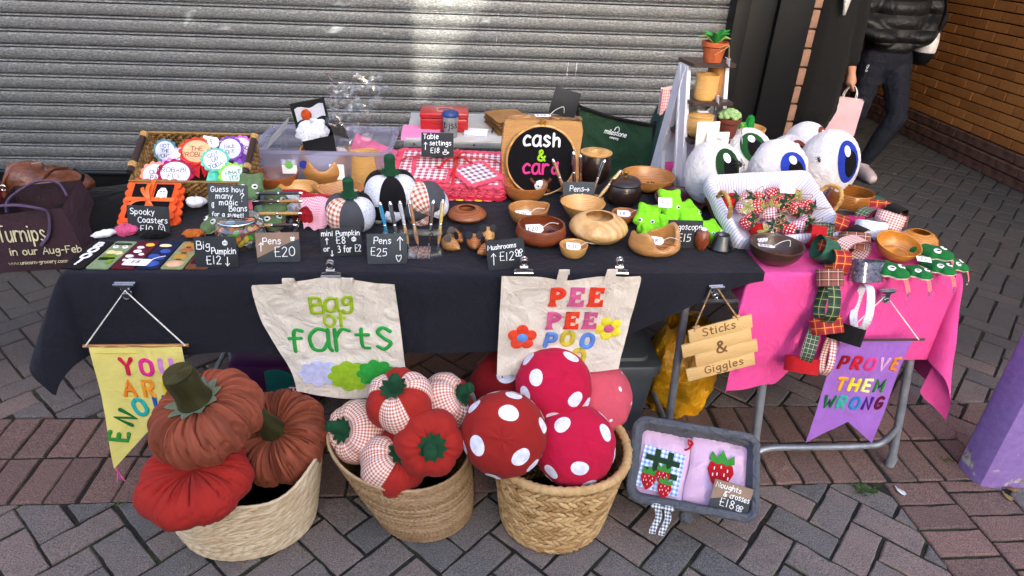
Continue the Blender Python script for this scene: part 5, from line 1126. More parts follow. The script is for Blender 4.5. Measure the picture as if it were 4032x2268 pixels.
bm('brown haunted shelf bookmark, rightmost of the row',-.692,'#6d4630',[('#3a2030',[('b',0,.05,.045,.024),('b',0,.008,.045,.026),('b',0,-.04,.045,.032)]),('#6a3a8a',[('e',.012,.052,.008,.012),('e',-.012,-.04,.01,.012)]),('#8ac3da',[('e',.012,.008,.011,.007)]),('#e6e6ea',[('e',-.012,.006,.008,.008),('e',-.013,-.03,.006,.005)]),('#c27a3a',[('e',-.012,.052,.009,.007),('e',.013,-.042,.009,.01)])],-.01)
pc=thing('price_card','white £8 price card lying on the bookmarks','price card',(-.852,1.628,T+.007),(0,0,-.08)); g=G(); g.ext(rrect(.033,.019,.005),0,.0008); g.obj('card',white_paper,pc,smooth=False); g=G(); write(g,'£8',-.004,-.007,.015,.0009,.0012,center=True); g.obj('price',ink,pc); g=G(); g.tube(crom([(.028,.01,.001),(.045,.02,.006),(.06,.035,.004)],5),.0012,5); g.obj('string',string_white,pc)
# ---- wicker basket with rosettes
wk=straw('dark_wicker','#a98650','#4a3018')
WB=Matrix.Translation((-.835,2.15,.796))@rot(0,0,-1)@rot(28)
wb=thing('wicker_basket','rectangular brown wicker basket with dark handles, full of felt rosettes','basket'); wb.matrix_world=WB
hw,hd,hh=.17,.105,.11
def wpt(s,h,side):
    k=1-.10*(1-h)
    if side==0: return (s*hw*k,-hd*k,h*hh)
    if side==1: return (hw*k,s*hd*k,h*hh)
    if side==2: return (-s*hw*k,hd*k,h*hh)
    return (-hw*k,-s*hd*k,h*hh)
g=G()
for row in range(11):
    h=(row+.5)/11
    for side in range(4):
        n=30 if side%2==0 else 22
        for i in range(n):
            p=Vector(wpt(-1+2*(i+.5)/n,h,side)); ax=Vector(((1,0,0),(0,1,0),(-1,0,0),(0,-1,0))[side]); nn=ax.cross(Vector((0,0,1))); a=(.6 if (i+row)%2 else -.6)+random.gauss(0,.15)
            d=ax*math.cos(a)+Vector((0,0,1))*math.sin(a); e=nn.cross(d); L,w=.0108,.0056
            off=nn*(.0025 if (i+row)%2 else -.001)
            g.ball((0,0,0),1,6,Matrix(((d.x*L,e.x*w,nn.x*w,p.x+off.x),(d.y*L,e.y*w,nn.y*w,p.y+off.y),(d.z*L,e.z*w,nn.z*w,p.z),(0,0,0,1))),m=4)
g.obj('woven_side',wk,wb,smooth=70,kind='stuff')
g=G()
for side in range(4): g.grid(lambda u,v:tuple(.985*q for q in wpt(-1+2*u,v,side)),6,3)
g.box((0,0,.004),(hw*1.8,hd*1.8,.006)); g.obj('inner_frame',mat('wicker_inside',C('#5a4020'),.9,0,.3,40),wb)
g=G(); g.tube([(-hw,-hd,hh),(hw,-hd,hh),(hw,hd,hh),(-hw,hd,hh)],.006,8,closed=True); g.obj('rim',wk,wb)
for sx in (-1,1):
    g=G(); g.tube([(sx*(hw+.004),-hd*.75,hh+.012),(sx*(hw+.004),hd*.8,hh+.012)],.0105,12); hd_=g.obj('handle',mat('dark_handle',C('#2a211d'),.4),wb)
    for y in (-.06,.07):
        g=G(); g.tube([(sx*(hw+.004),y+i*.004,hh+.012) for i in range(6)],.0128,10); g.obj('wrapping',mat('raffia',C('#b48f55'),.8,0,.3,200,200,.5),hd_)
def rosette(label,x,y,z,tx,rz,R,h,h2,txt,ty=0,tails=(),rx=1.0):
    o=thing('felt_rosette',label,'rosette',group='felt rosettes in the wicker basket'); o.matrix_world=WB@TR((x,y,z),tx,ty,rz)
    g=G(); O=[]
    for i in range(13):
        for j in range(6): a=2*PI*(i+j/6)/13; k=R*(1+.16*math.sin(PI*(j+.0)/6)); O.append((k*math.cos(a)*rx,k*math.sin(a)))
    g.ext(O,0,.004); g.obj('scalloped_edge',felt(h),o,smooth=False)
    g=G(); g.lathe([(1e-4,.0065),(R*.88,.006),(R*.9,.004)],30,Matrix.Diagonal((rx,1,1,1)),caps=False); g.obj('face',felt(h2),o)
    for k,(a,hc) in enumerate(tails):
        g=G(); g.ext([(-.011,-R*.5),(.011,-R*.5),(.014,-R*2.1),(0,-R*1.9),(-.014,-R*2.1)],-.004-.001*k,-.002-.001*k,rot(0,0,a)); g.obj('ribbon_tail',felt(hc),o,smooth=False)
    g=G(); L=txt.split('/')
    for i,t_ in enumerate(L): write(g,t_,0,(len(L)/2-1-i)*R*.48+R*.06,R*.34,.0009,.0066,center=True,jit=.06,sx=rx)
    g.obj('lettering',ink,o); return o
rosette('blue grey rosette reading NOT THE WORST at the back left of the wicker basket',-.105,.04,.095,38,0,.034,'#5d8492','#cfd4ea','NOT/THE/WORST')
rosette('coral red rosette reading THE PROBLEM with red striped tails, top of the pile',.005,.02,.115,30,0,.040,'#e0402e','#f6b58a','THE/PROBLEM',tails=((25,'#c41f2b'),(-5,'#d8323a'),(-32,'#e2502e')),rx=1.25)
rosette('white rosette with lilac heart half hidden below the coral one',-.055,.015,.085,30,25,.034,'#c9c3ea','#e6e8f6','OK')
rosette('white rosette reading PROBABLY FINE with maroon edge at the front',-.045,-.065,.105,28,0,.040,'#a3204a','#e9eaf8','PROBABLY/FINE',rx=1.25)
rosette('white rosette with peach edge at the front left',-.115,-.055,.085,28,10,.038,'#ef9a84','#e6e6f6','OLD/PAL',rx=1.1)
rosette('white rosette reading GOOD AT ADMIN with teal tails, right of centre',.068,-.015,.115,30,30,.035,'#5fc0a8','#dfe4f8','GOT/UP/TODAY',tails=((-10,'#4bb59a'),(20,'#c9b8e6'),(-35,'#62c9b2')),rx=1.1)
rosette('white heart rosette with purple ribbons at the back right',.105,.035,.115,32,10,.036,'#7a4aa8','#dfe2fa','NICE/ONE',tails=((20,'#8a5ac0'),(48,'#6a3a98')))
rosette('magenta rosette behind the purple one at the right end',.13,.06,.095,34,0,.036,'#c46ad0','#ecd6f4','SO SO')
rosette('mint rosette with lime edge at the front right corner',.125,-.055,.09,28,15,.036,'#8ed048','#cfeee2','WHAT/ITS',rx=1.1,tails=((60,'#f08ab0'),))
rosette('lilac rosette between the maroon edged and the peach one',-.075,-.035,.085,28,0,.036,'#cf8ae8','#e9d6f8','HM')
ptag(wb,(.048,.045,.135),-.2,'£5',1.5,tx=.6)
crumple('felt_bird','small white and orange felt bird hanging beside the coasters','felt toy',(-.815,1.985,T+.02),(.03,.015,.016),cotton('#e3e6f0',1,20,.3),.2,7)
# ---- fabric pouches and bunting behind the pens
for lab,x,y,m,rz,hh in (('pale gingham flag with red edging behind the pen stand',-.545,1.945,gingham('gingham_grey_flag','#9fb0b0','#eef0f0',50,uv=False),0,.09),):
    o=thing('bunting_flag',lab,'bunting',(x,y,T),(0,0,rz)); g=G(); g.grid(lambda u,v:((u-.5)*.115,.01*math.sin(u*7)+.05*v,.012+.05*v+.004*math.sin(u*11)),16,6); g.obj('cloth',m,o)
    g=G(); g.tube(crom([(-.085,.05,.05),(-.06,.055,.066),(0,.055,.068),(.06,.055,.066),(.095,.04,.04),(.11,.03,.01)],5),.009,8,flat=.6); g.obj('red_tape',cotton('#a01420',1,20,.5),o); ptag(o,(-.045,.0,.03),.1,'£12',1.3,tx=.6)
o=thing('bunting_flag','pink printed bunting flag right of the pen stand','bunting',(-.435,1.90,T)); pp=gingham('pink_print','#d67a92','#f0d8e2',150,uv=False,diag=30)
g=G(); g.grid(lambda u,v:((u-.5)*.12*(1-.55*(1-v)),-.05+.13*v+.01*math.sin(u*5),.006+.055*v**2+.006*math.sin(u*9+v*4)),18,10); g.obj('cloth',pp,o); g=G(); g.tube(crom([(-.06,.08,.062),(0,.082,.064),(.06,.08,.06)],5),.004,6); g.obj('red_tape',cotton('#b81f30',1,20,.5),o)
crumple('red_fabric','bunched red fabric ties between the pen stand and the pink flag','fabric',(-.468,1.91,T),(.022,.03,.024),cotton('#a01420',1,30,.9),.3,12)
# ================================================================ THINGS HUNG ON THE TABLE FRONTS
def clipb(label,c,flip=False,rz=0,s=1.0):
    o=thing('bulldog_clip',label,'clip',c,(0,0,rz),'chrome bulldog clips')
    k=-1 if flip else 1
    for j,yy in enumerate((-.004,.004)):
        g=G(); g.ext([(-.026*s,-.004),(.026*s,-.004),(.0255*s,.002),(.009*s,.006),(.007*s,.024*s),(-.007*s,.024*s),(-.009*s,.006),(-.0255*s,.002)],-.0008,.0008,Matrix.Translation((0,yy,0))@rot(90+(8 if j else -8)*1)@Matrix.Scale(k,4,(0,1,0))); g.obj('jaw',chrome,o,smooth=30)
        g=G(); g.tube([(-.026*s,yy*1.4,-.004*k),(.026*s,yy*1.4,-.004*k)],.0028,8); g.obj('jaw_edge',chrome,o)
        g=G(); g.tube([(.0085*s*math.cos(a),yy*1.8,k*(.029*s+.0085*s*math.sin(a))) for a in np.linspace(0,2*PI,16)[:-1]],.0025,8,closed=True); g.lathe([(1e-4,-.001),(.007*s,-.001),(.007*s,.001),(1e-4,.001)],14,TR((0,yy*1.8,k*.029*s),90),caps=False); g.obj('ring',chrome,o)
    g=G(); g.tube([(-.011*s,0,k*.012*s),(.011*s,0,k*.012*s)],.0045,10); g.obj('spring',chrome,o)
    return o
FM=rot(90)
def face(x,y,z,rz=0,lean=0): return Matrix.Translation((x,y,z))@FM@rot(lean,0,0)@rot(0,0,rz)
def conform(g,x,y,rz,fz):
    cr,sr=math.cos(rz),math.sin(rz); g.V=[(x+v[0]*cr-v[1]*sr,y+v[0]*sr+v[1]*cr,v[2]+(fz(x+v[0]*cr-v[1]*sr,y+v[0]*sr+v[1]*cr) if fz else 0)) for v in g.V]
def letter(parent,ch,x,y,size,r,h,z=.003,rz=0,sx=1.0,flat=.55,fnz=None):
    g=G(); write(g,ch,0,0,size,r,z,jit=0,slant=0,center=True,flat=flat,n=8,sx=sx); conform(g,x,y,rz,fnz)
    return g.obj('felt_letter',felt(h),parent)
# yellow pennant
yb_=thing('yellow_banner','yellow felt swallowtail banner reading YOU ARE ENOUGH with pink tassel','banner'); yb_.matrix_world=face(-.873,1.552,.54,0,-9)
def yz(x,y): return .004*math.sin(x*30)+.006*math.sin(y*16+1)+.003*nz(x*20,y*20,3)
def sheet(outl_l,outl_r,bot,nx,ny,fz):
    pass
yel=cotton('#e8db7c',1,10,.35)
def flag(w,H,notch,fz):
    g=G()
    for sgn,k in ((1,.0012),(-1,-.0012)):
        def f(u,v):
            x=(u-.5)*w; b=-H+notch*(1-abs(2*u-1)); y=b*v
            return (x,y,fz(x,y)+k)
        if sgn>0: g.grid(lambda u,v:f(u,1-v),28,40)
        else: g.grid(lambda u,v:f(1-u,1-v),28,40)
    return g
flag(.24,.385,.13,yz).obj('cloth',yel,yb_,smooth=80)
g=G(); g.box((0,-.018,.004),(.236,.0015,.003)); g.obj('hem_stitch',cotton('#d3c35e'),yb_,smooth=False)
g=G(); g.tube([(-.137,.002,.0),(.137,.002,.0)],.0048,8); g.obj('dowel',W_['tan'],yb_)
g=G(); g.tube([(-.13,.003,.004),(.012,.172,.028),(.13,.003,.004)],.0022,6); g.obj('cord',string_white,yb_)
for t_,x,y,h,r_ in (('Y',-.035,-.085,'#c81f45',0),('O',.02,-.085,'#dd2f8e',0),('U',.074,-.085,'#cf8ad0',0),('A',-.042,-.155,'#e8862a',0),('R',.012,-.155,'#eb9a34',0),('E',.068,-.155,'#e6cb34',0),('E',-.068,-.285,'#3a8a3a',1.35),('N',-.045,-.235,'#1f6a34',1.0),('O',-.012,-.212,'#2aa8a4',.45),('U',.04,-.205,'#2a5fb4',.1),('G',.085,-.205,'#5a3a9a',-.3),('H',.11,-.25,'#8a2a7a',-.7)):
    letter(yb_,t_,x,y,.048,.0062,h,rz=r_,fnz=yz,sx=.9)
g=G(); 
for i in range(12): g.tube(crom([(-.118,-.385,.002),(-.116+.002*math.cos(i),-.40,.002+.002*math.sin(i)),(-.112+.012*math.cos(i*2.1),-.432,.004+.008*math.sin(i*2.1))],3),.0016,5)
g.tube([(-.118,-.383,.002),(-.117,-.396,.002)],.0038,8); g.obj('tassel',felt('#e06a9a'),yb_)
clipb('upside down chrome bulldog clip holding the yellow banner',(-.862,1.558,.727),True)
# tote bags
calico=cotton('#e8dfd0',1,13,.7)
def tote(label,x,y,z,w,H,fz,wl,wr,bot,handles,rz=0,lean=0,topf=None):
    o=thing('tote_bag',label,'tote bag',group='calico tote bags'); o.matrix_world=face(x,y,z,rz,lean)
    def P(u,v):
        vy=v; xl=-w/2+wl(vy); xr=w/2+wr(vy); xx=lerp(xl,xr,u); yy=-(H+bot(u))*v+(topf(u)*(1-v) if topf else 0)
        return xx,yy
    g=G()
    for sg,k in ((1,.004),(-1,-.004)):
        def f(u,v):
            xx,yy=P(u,1-v); return (xx,yy,fz(xx,yy)+k)
        g.grid(f if sg>0 else (lambda u,v:f(1-u,v)),40,44)
    g.obj('body',calico,o,smooth=80)
    g=G(); g.grid(lambda u,v:(lambda q:(q[0],q[1],fz(*q)+.0055))(P(u,.02+.085*v)),40,3); g.obj('top_hem',calico,o,smooth=80)
    for hx in handles:
        g=G(); g.grid(lambda u,v:(hx+(u-.5)*.028+.008*v,-.02+.052*math.sin(PI*v*.8),fz(hx,0)+.006+.012*math.sin(PI*v)),4,12); g.obj('handle',calico,o,smooth=80)
    return o
def t1z(x,y): return .006*nz(x*9,y*9,1)+.004*nz(x*22,y*22,5)+.010*math.sin(y*9)
t1=tote('calico tote bag reading Bag of Farts with three felt clouds',-.355,1.553,.728,.37,.345,t1z,lambda v:.075*smoothstep(.1,1,v)**1.2,lambda v:.022*v,lambda u:.03*math.sin(PI*u),(-.09,.062),topf=lambda u:.025*math.exp(-((u-.55)/.25)**2))
def fl(o,t_,x,y,s,r_,h,fz,rz=0,sx=1.0): return letter(o,t_,x,y,s,r_,h,.0055,rz,sx,fnz=fz)
for t_,x,y,sz in (('B',-.023,-.086,.05),('a',.016,-.081,.064),('g',.058,-.067,.049)): fl(t1,t_,x,y,sz,.0050,'#95b528',t1z,sx=1.05)
for t_,x,y,sz in (('o',.006,-.130,.056),('f',.038,-.130,.046)): fl(t1,t_,x,y,sz,.0046,'#9aba2e',t1z)
for t_,x,y,sz,w_ in (('f',-.092,-.212,.070,1.25),('a',-.026,-.212,.108,1.0),('r',.036,-.212,.108,1.0),('t',.092,-.206,.072,1.3),('s',.15,-.206,.104,.95)): fl(t1,t_,x,y,sz,.0056,'#2f9a44',t1z,sx=w_)
def cloud(o,x,y,w,h_,hx,z,fz,seed,tail=False):
    O=[]
    for i in range(9):
        for j in range(6):
            a=2*PI*(i+j/6)/9; k=1+.22*math.sin(PI*j/6); O.append((x+w*k*math.cos(a)*.85,y+h_*k*math.sin(a)*.8))
    g=G(); n=len(O)
    V=[(px,py,fz(px,py)+z+.003) for px,py in O]+[(x+(px-x)*.5,y+(py-y)*.5,fz(x+(px-x)*.5,y+(py-y)*.5)+z+.0045) for px,py in O]+[(x,y,fz(x,y)+z+.0045)]+[(px,py,fz(px,py)+z) for px,py in O]
    F=[]
    for i in range(n): j=(i+1)%n; F+=[(i,j,n+j,n+i),(n+i,n+j,2*n),(2*n+1+i,2*n+1+j,j,i)]
    g.add(V,F); return g.obj('felt_cloud',felt(hx),o,smooth=60)
cloud(t1,-.035,-.285,.062,.045,'#c3c6ea',.0055,t1z,1); cloud(t1,.047,-.293,.062,.05,'#8fb52a',.0085,t1z,2); cloud(t1,.123,-.283,.056,.046,'#319a3c',.0115,t1z,3)
g=G(); g.box((.184,-.272,.0165),(.045,.016,.003),TR((0,0,0))); g.obj('felt_puff_tail',felt('#319a3c'),t1,smooth=False)
clipb('chrome bulldog clip holding the Bag of Farts tote',(-.335,1.563,.757))
def t2z(x,y): return .006*nz(x*9,y*9,11)+.004*nz(x*24,y*24,15)+.008*math.sin(y*12+1)
t2=tote('calico tote bag reading PEE PEE with an orange and a yellow flower',.306,1.553,.758,.38,.33,t2z,lambda v:-.003*v,lambda v:-.025*v**1.5,lambda u:.012*math.sin(PI*u)-.02*u,(-.03,.1),topf=lambda u:-.014*math.exp(-((u-.48)/.16)**2))
def fat(o,ch,x,y,s,h,fz):
    g=G(); z=.006; k=s/6
    def pg(P,z1): g.ext([((a-2)*k,b*k) for a,b in P],z-.005,z+z1)
    pg([(-.3,0),(2.2,0),(1.75,1.2),(1.75,6),(.2,6),(.2,1.2)],.0030)
    if ch=='E':
        pg([(.4,6),(4.1,6),(4.0,4.1),(3.3,4.2),(3.0,4.9),(.4,4.9)],.0033); pg([(.4,3.6),(2.6,3.6),(3.1,4.0),(3.1,2.2),(2.6,2.6),(.4,2.6)],.0036); pg([(.4,0),(4.1,0),(4.1,2.0),(3.4,1.8),(3.0,1.1),(.4,1.1)],.0033)
    else:
        P=crom([((a-2)*k,b*k,z) for a,b in ((.8,5.3),(2.6,5.3),(3.7,4.2),(2.6,2.9),(1.0,2.8))],5); g.tube(P,k*.8,8,flat=.35,up=(0,0,1))
    conform(g,x,y,0,fz); g.obj('felt_letter',felt(h),o,smooth=30)
for i,(ch,h) in enumerate((('P','#e2432a'),('E','#cf5f8e'),('E','#e2432a'))): fat(t2,ch,-.036+.054*i,-.094,.062,h,t2z)
for i,(ch,h) in enumerate((('P','#cf5f8e'),('E','#e2432a'),('E','#cf5f8e'))): fat(t2,ch,-.040+.052*i,-.172,.058,h,t2z)
for ch,x,y,h in (('P',-.045,-.232,'#5f8ad0'),('O',.004,-.226,'#c4b23a'),('O',.062,-.235,'#5f8ad0'),('O',.04,-.285,'#c4b23a')): letter(t2,ch,x,y,.042,.0075,h,.0055,-.15,1.0,fnz=t2z)
def flower(o,x,y,R,h1,h2,fz,rz=0):
    g=G(); z=fz(x,y)+.006
    for i in range(5): a=rz+2*PI*i/5+PI/2; g.ball((x+R*.62*math.cos(a),y+R*.62*math.sin(a),z),(R*.45,R*.45,.0035),14)
    f=g.obj('felt_flower',felt(h1),o); g=G(); g.ball((x,y,z+.0025),(R*.40,R*.36,.0035),14); g.obj('flower_centre',felt(h2),f)
flower(t2,-.125,-.198,.04,'#e0482e','#5f93d6',t2z); flower(t2,.122,-.172,.038,'#e3d63a','#c65a8a',t2z,.4)
clipb('left chrome bulldog clip of the PEE PEE tote',(.176,1.563,.768)); clipb('right chrome bulldog clip of the PEE PEE tote',(.437,1.563,.768),rz=-.05)
# wooden hanging sign
ply=wood('ply','#dcbc84','#c39a5e',.6,.6,(1,9,1),coat=0)
ws=thing('wooden_sign','hanging sign of four pale planks reading Sticks & Giggles','sign'); ws.matrix_world=face(.772,1.553,.518,17.5,0)
for i,(dx,dw) in enumerate(((.004,.185),(-.012,.205),(.012,.185),(-.010,.205))):
    g=G(); g.box((dx,.069-.046*i,0),(dw,.0448,.006),bev=.0006); g.obj('plank',ply,ws,smooth=30)
for x in (-.062,.055):
    g=G(); g.box((x,0,-.006),(.02,.19,.005)); g.obj('batten',ply,ws,smooth=False)
burn=mat('burnt_engraving',C('#7a5a34'),.8)
for tx_,yy_,sz_,rr_ in (('Sticks',.06,.026,.0021),('&',-.014,.042,.0034),('Giggles',-.078,.026,.0021)):
    g=G(); write(g,tx_,0,yy_,sz_,rr_,.0032,center=True,jit=0,slant=0,sp=1.2); g.obj('engraving',burn,ws)
g=G(); g.tube([(-.072,.085,.004),(-.066,.098,-.002),(-.005,.205,-.006)],.0024,6); g.tube([(.056,.085,.004),(.054,.098,-.002),(.012,.205,-.006)],.0024,6); g.obj('twine',twine,ws)
clipb('dark shaded bulldog clip holding the wooden sign',(.722,1.563,.715),True,rz=.1,s=.8)
# purple banner
pb_=thing('purple_banner','purple felt swallowtail banner reading PROVE THEM WRONG','banner'); pb_.matrix_world=face(1.238,1.545,.545,0,0)
def pz(x,y): return .006*math.sin(x*22+.5)+.004*math.sin(y*14)+.003*nz(x*20,y*20,7)
flag(.222,.40,.095,pz).obj('cloth',cotton('#9a68c4',1,10,.35),pb_,smooth=80)
g=G(); g.tube([(-.128,.002,0),(.15,.002,0)],.0042,8); g.obj('dowel',W_['walnut'],pb_)
g=G(); g.tube([(-.12,.003,.003),(-.012,.148,-.012),(.13,.003,.003)],.002,6); g.obj('cord',string_white,pb_)
for w_,y,cs in (('PROVE',-.105,('#8a1426','#c02038','#d8408a','#d9a8dc','#e6862a')),('THEM',-.185,('#e6a424','#e8cf2e','#e3e88a','#2f7a34')),('WRONG',-.252,('#1f6a3a','#3aa89a','#2f7ab8','#4a2a8a','#5a1230'))):
    n=len(w_)
    for i,ch in enumerate(w_): letter(pb_,ch,(i-(n-1)/2)*.040+(.006 if y>-.12 else .0),y,.042,.0056,cs[i],.003,-.06,.8,fnz=pz)
clipb('tarnished bulldog clip holding the purple banner',(1.228,1.558,.705),True,rz=.1,s=.9)
# ================================================================ PINK TABLE
fleece=mat('white_fleece',C('#d6d6d8'),.95,0,.06,40,90,1.0,.008,sheen=.4,spec=.1)
def eyeball(label,c,rad,ax,h,iris=.62,asp=1.35,spin=0,tail=True,sh=.0,iv=.9):
    c=(c[0],c[1],c[2]-.05*rad[2]); rad=tuple(q*.95 for q in rad); ax=(ax[0]+.12,ax[1],ax[2]+.12)
    o=thing('eyeball_plush',label,'plush toy',c,group='plush eyeballs')
    def f(u,v):
        th=2*PI*u; a=-PI/2+PI*v; d=Vector((math.cos(a)*math.cos(th),math.cos(a)*math.sin(th),math.sin(a))); k=1+.025*nz(d.x*3,d.y*3,d.z*3+c[0]*9)+.018*nz(d.x*14,d.y*14,d.z*14)+.016*nz(d.x*34,d.y*34,d.z*34)
        return (rad[0]*d.x*k,rad[1]*d.y*k,rad[2]*d.z*k)
    g=G(); g.grid(f,150,75,True); g.obj('ball',fleece,o,smooth=80)
    if tail:
        g=G(); g.lathe([(.055,.02),(.045,-.0),(.034,-.025),(.03,-.05),(.033,-.058)],24,TR((.02,-rad[1]*.55,-rad[2]*.55),40,0,0)); g.obj('optic_nerve',mat('grey_fleece',C('#a9a3a0'),.95,0,.08,40,90,1,.006),o)
    g=G(); patch(g,ax,iris,rad,1.03,asp,spin); i=g.obj('iris',felt(h),o)
    g=G(); patch(g,ax,iris*.58,rad,1.042,asp,spin,off=(.06,-.08)); g.obj('pupil',felt('#0d0c0f'),i)
    g=G(); patch(g,ax,iris*.26,rad,1.052,asp,spin,off=(-.10 if sh==0 else sh,.28)); g.obj('highlight',felt('#e3e3f6'),i)
    return o
eyeball('plush eyeball at the front left with a dark green iris',(.868,2.11,.868),(.098,.095,.118),(.20,-.97,.36),'#1f3d22',.5,1.35,.4)
eyeball('plush eyeball with half hidden green iris behind the front left one',(1.045,2.27,.872),(.105,.1,.112),(-.2,-.95,.6),'#1f4a26',.45,1.35,.5,tail=False)
eyeball('plush eyeball with a blue iris right behind the striped basket',(1.125,2.165,.862),(.108,.1,.115),(.08,-.98,.22),'#22379a',.46,1.35,.6,tail=False)
eyeball('large plush eyeball at the right with a tall blue iris',(1.325,2.19,.875),(.108,.105,.135),(.06,-.98,.26),'#22379a',.40,1.65,.12,tail=False)
eyeball('plush eyeball with a brown iris at the very back',(1.42,2.55,.845),(.09,.085,.092),(.58,-.8,.4),'#7a3a22',.5,1.3,0,tail=False)
eyeball('plush eyeball with a brown iris between the blue eyed ones',(1.29,2.42,.83),(.085,.08,.088),(-.05,-.98,.4),'#7a3a22',.5,1.3,0,tail=False)
spider((.925,2.03,.915),.4,1.3,'toy spider perched on the front left eyeball',.9); spider((1.235,2.11,.91),.8,1.0,'toy spider perched between the blue eyed eyeballs',1.0)
# striped lined basket with strawberries
st=NT('ticking_stripe'); v=st.co('UV'); s_=st.n('SeparateXYZ'); st.l(v,s_.inputs[0]); fr=st.math('FRACT',st.math('MULTIPLY',s_.outputs[0],1)); 
r_=st.ramp(fr,[(0,C('#d6d6e2')),(.76,C('#d6d6e2')),(.80,C('#8486a8')),(.95,C('#8486a8')),(.99,C('#d6d6e2'))]); st.l(r_.outputs[0],st.b.inputs['Base Color']); st.b.inputs['Roughness'].default_value=.9; n1=st.noise(v,4,3); st.bump(n1.outputs[0],.3,.01)
SA,SB,SC,SD=[Vector(p) for p in ((.818,1.94,.886),(1.186,2.03,.886),(1.178,1.80,.790),(.832,1.76,.790))]   # BL BR FR FL of the rim
sc_=(SA+SB+SC+SD)/4
sx_=((SB-SA)+(SC-SD)).normalized(); sy_=((SA-SD)+(SB-SC)); sy_-=sx_*sy_.dot(sx_); sy_.normalize(); sz_=sx_.cross(sy_)
SM=Matrix(((sx_.x,sy_.x,sz_.x,sc_.x),(sx_.y,sy_.y,sz_.y,sc_.y),(sx_.z,sy_.z,sz_.z,sc_.z),(0,0,0,1)))
sb=thing('lined_basket','wicker basket with pale striped lining full of fabric strawberries','basket'); sb.matrix_world=SM
def rr4(w,h,r,k=14):
    O=[]; c=rrect(w,h,r,3); n=len(c)
    for i in range(n):
        a,b_=c[i],c[(i+1)%n]; m=k if math.hypot(a[0]-b_[0],a[1]-b_[1])>.05 else 1
        for j in range(m): O.append((a[0]+(b_[0]-a[0])*j/m,a[1]+(b_[1]-a[1])*j/m))
    return O
def loop_uv(g,prof,per):
    O0=rr4(.185,.135,.025); n=len(O0); L=[0]
    for i in range(n): L.append(L[-1]+math.hypot(O0[(i+1)%n][0]-O0[i][0],O0[(i+1)%n][1]-O0[i][1]))
    V=[];UV=[];F=[]
    for (sc,z,w) in prof:
        for i in range(n+1):
            x,y=O0[i%n]; l=math.hypot(x,y); V.append((x*(1+sc/l),y*(1+sc/l),z+w*math.sin(L[i]*60))); UV.append((L[i]/per,z*20))
    for j in range(len(prof)-1):
        for i in range(n): a=j*(n+1)+i; F.append((a,a+1,a+n+2,a+n+1))
    g.add(V,F,UV)
g=G(); loop_uv(g,[(.006,-.045,.003),(.012,-.02,.002),(.010,.0,.001),(.0,.008,0),(-.012,.0,0),(-.03,-.03,.001),(-.045,-.062,.001)],.0105); g.obj('striped_lining',st.m,sb,smooth=80)
g=G(); O=rr4(.142,.094,.02); g.ext(O,-.066,-.060); g.obj('lining_base',cotton('#dcdce8'),sb,smooth=False)
g=G()
for k in range(6):
    O=rr4(.183-.012*k/5,.133-.012*k/5,.025); P=[(x,y,-.012-.0125*k+.003*math.sin(i*1.4+k*PI)) for i,(x,y) in enumerate(O)]; g.tube(P,.0068,6,closed=True)
g.ext(rr4(.172,.122,.02),-.083,-.078); g.obj('woven_wall',straw('brown_wicker','#7a4c28','#3a2010'),sb,smooth=70,kind='stuff')
for sx in (-1,1):
    P=crom([(sx*.186,-.045,-.005),(sx*(.192 if sx<0 else .2),-.035,.035),(sx*(.195 if sx<0 else .21),0,.05),(sx*(.192 if sx<0 else .2),.035,.035),(sx*.186,.045,-.005)],6); g=G()
    g.tube(P,lambda t:.0065*(1+.25*math.sin(t*70)),8); g.obj('handle',straw('handle_straw','#c09a5c','#7a5426'),sb)
g=G(); 
for a in (-.5,.4): g.grid(lambda u,v:(-.186-.02*v+a*.03*v,-.075+(u-.5)*.022-.02*v*a,-.01-.07*v+.006*math.sin(u*6)),5,8)
g.obj('lining_tie',st.m,sb,smooth=80)
dot=NT('red_polka'); v=dot.co('UV'); mp=dot.n('Mapping'); mp.inputs['Scale'].default_value=(170,170,170); dot.l(v,mp.inputs[0]); vo=dot.n('TexVoronoi'); vo.inputs['Scale'].default_value=.75; vo.inputs['Randomness'].default_value=.15; dot.l(mp.outputs[0],vo.inputs[0]); r_=dot.ramp(vo.outputs[0],[(.26,C('#f2e6e6')),(.30,C('#b8141c'))]); dot.l(r_.outputs[0],dot.b.inputs['Base Color']); dot.b.inputs['Roughness'].default_value=.85
gms=gingham('gingham_magenta','#a8285a','#f2e8ee',150); lf1=felt('#24402a'); lf2=felt('#9aa05a')
spots=[(-.125,.055,'r','plain red fabric strawberry in the back left corner of the striped basket'),(-.105,.01,'g','magenta gingham heart at the left edge of the striped basket'),(-.11,-.045,'d','red spotted strawberry at the left front of the striped basket'),(-.075,.055,'g','magenta gingham strawberry at the back, left of the green leaves'),(-.06,.01,'d','red spotted strawberry left of the middle of the striped basket'),(-.045,-.065,'g','large magenta gingham strawberry at the front edge'),(-.02,.055,'d','red spotted strawberry at the back, in the middle of the basket'),(-.005,.005,'d','red spotted strawberry at the very centre of the striped basket'),(.0,-.055,'d','red spotted strawberry with a twine loop at the front, in the middle'),(.035,.02,'d','red spotted strawberry just right of the centre'),(.04,.07,'d','red spotted strawberry beneath the £2 card'),(.075,.05,'d','red spotted strawberry right of the £2 card'),(.08,-.005,'d','red spotted strawberry right of centre, near the front'),(.055,-.075,'g','magenta gingham strawberry at the front right of the striped basket'),(.12,.0,'d','red spotted strawberry at the right edge of the striped basket'),(.028,-.08,'d','red spotted strawberry at the front edge, right of the large gingham one'),(.11,.065,'d','red spotted strawberry in the back right corner'),(-.025,-.025,'g','magenta gingham strawberry just left of the centre'),(.095,-.055,'g','small magenta gingham strawberry in the front right corner'),(-.085,-.075,'r','plain red strawberry in the front left corner')]
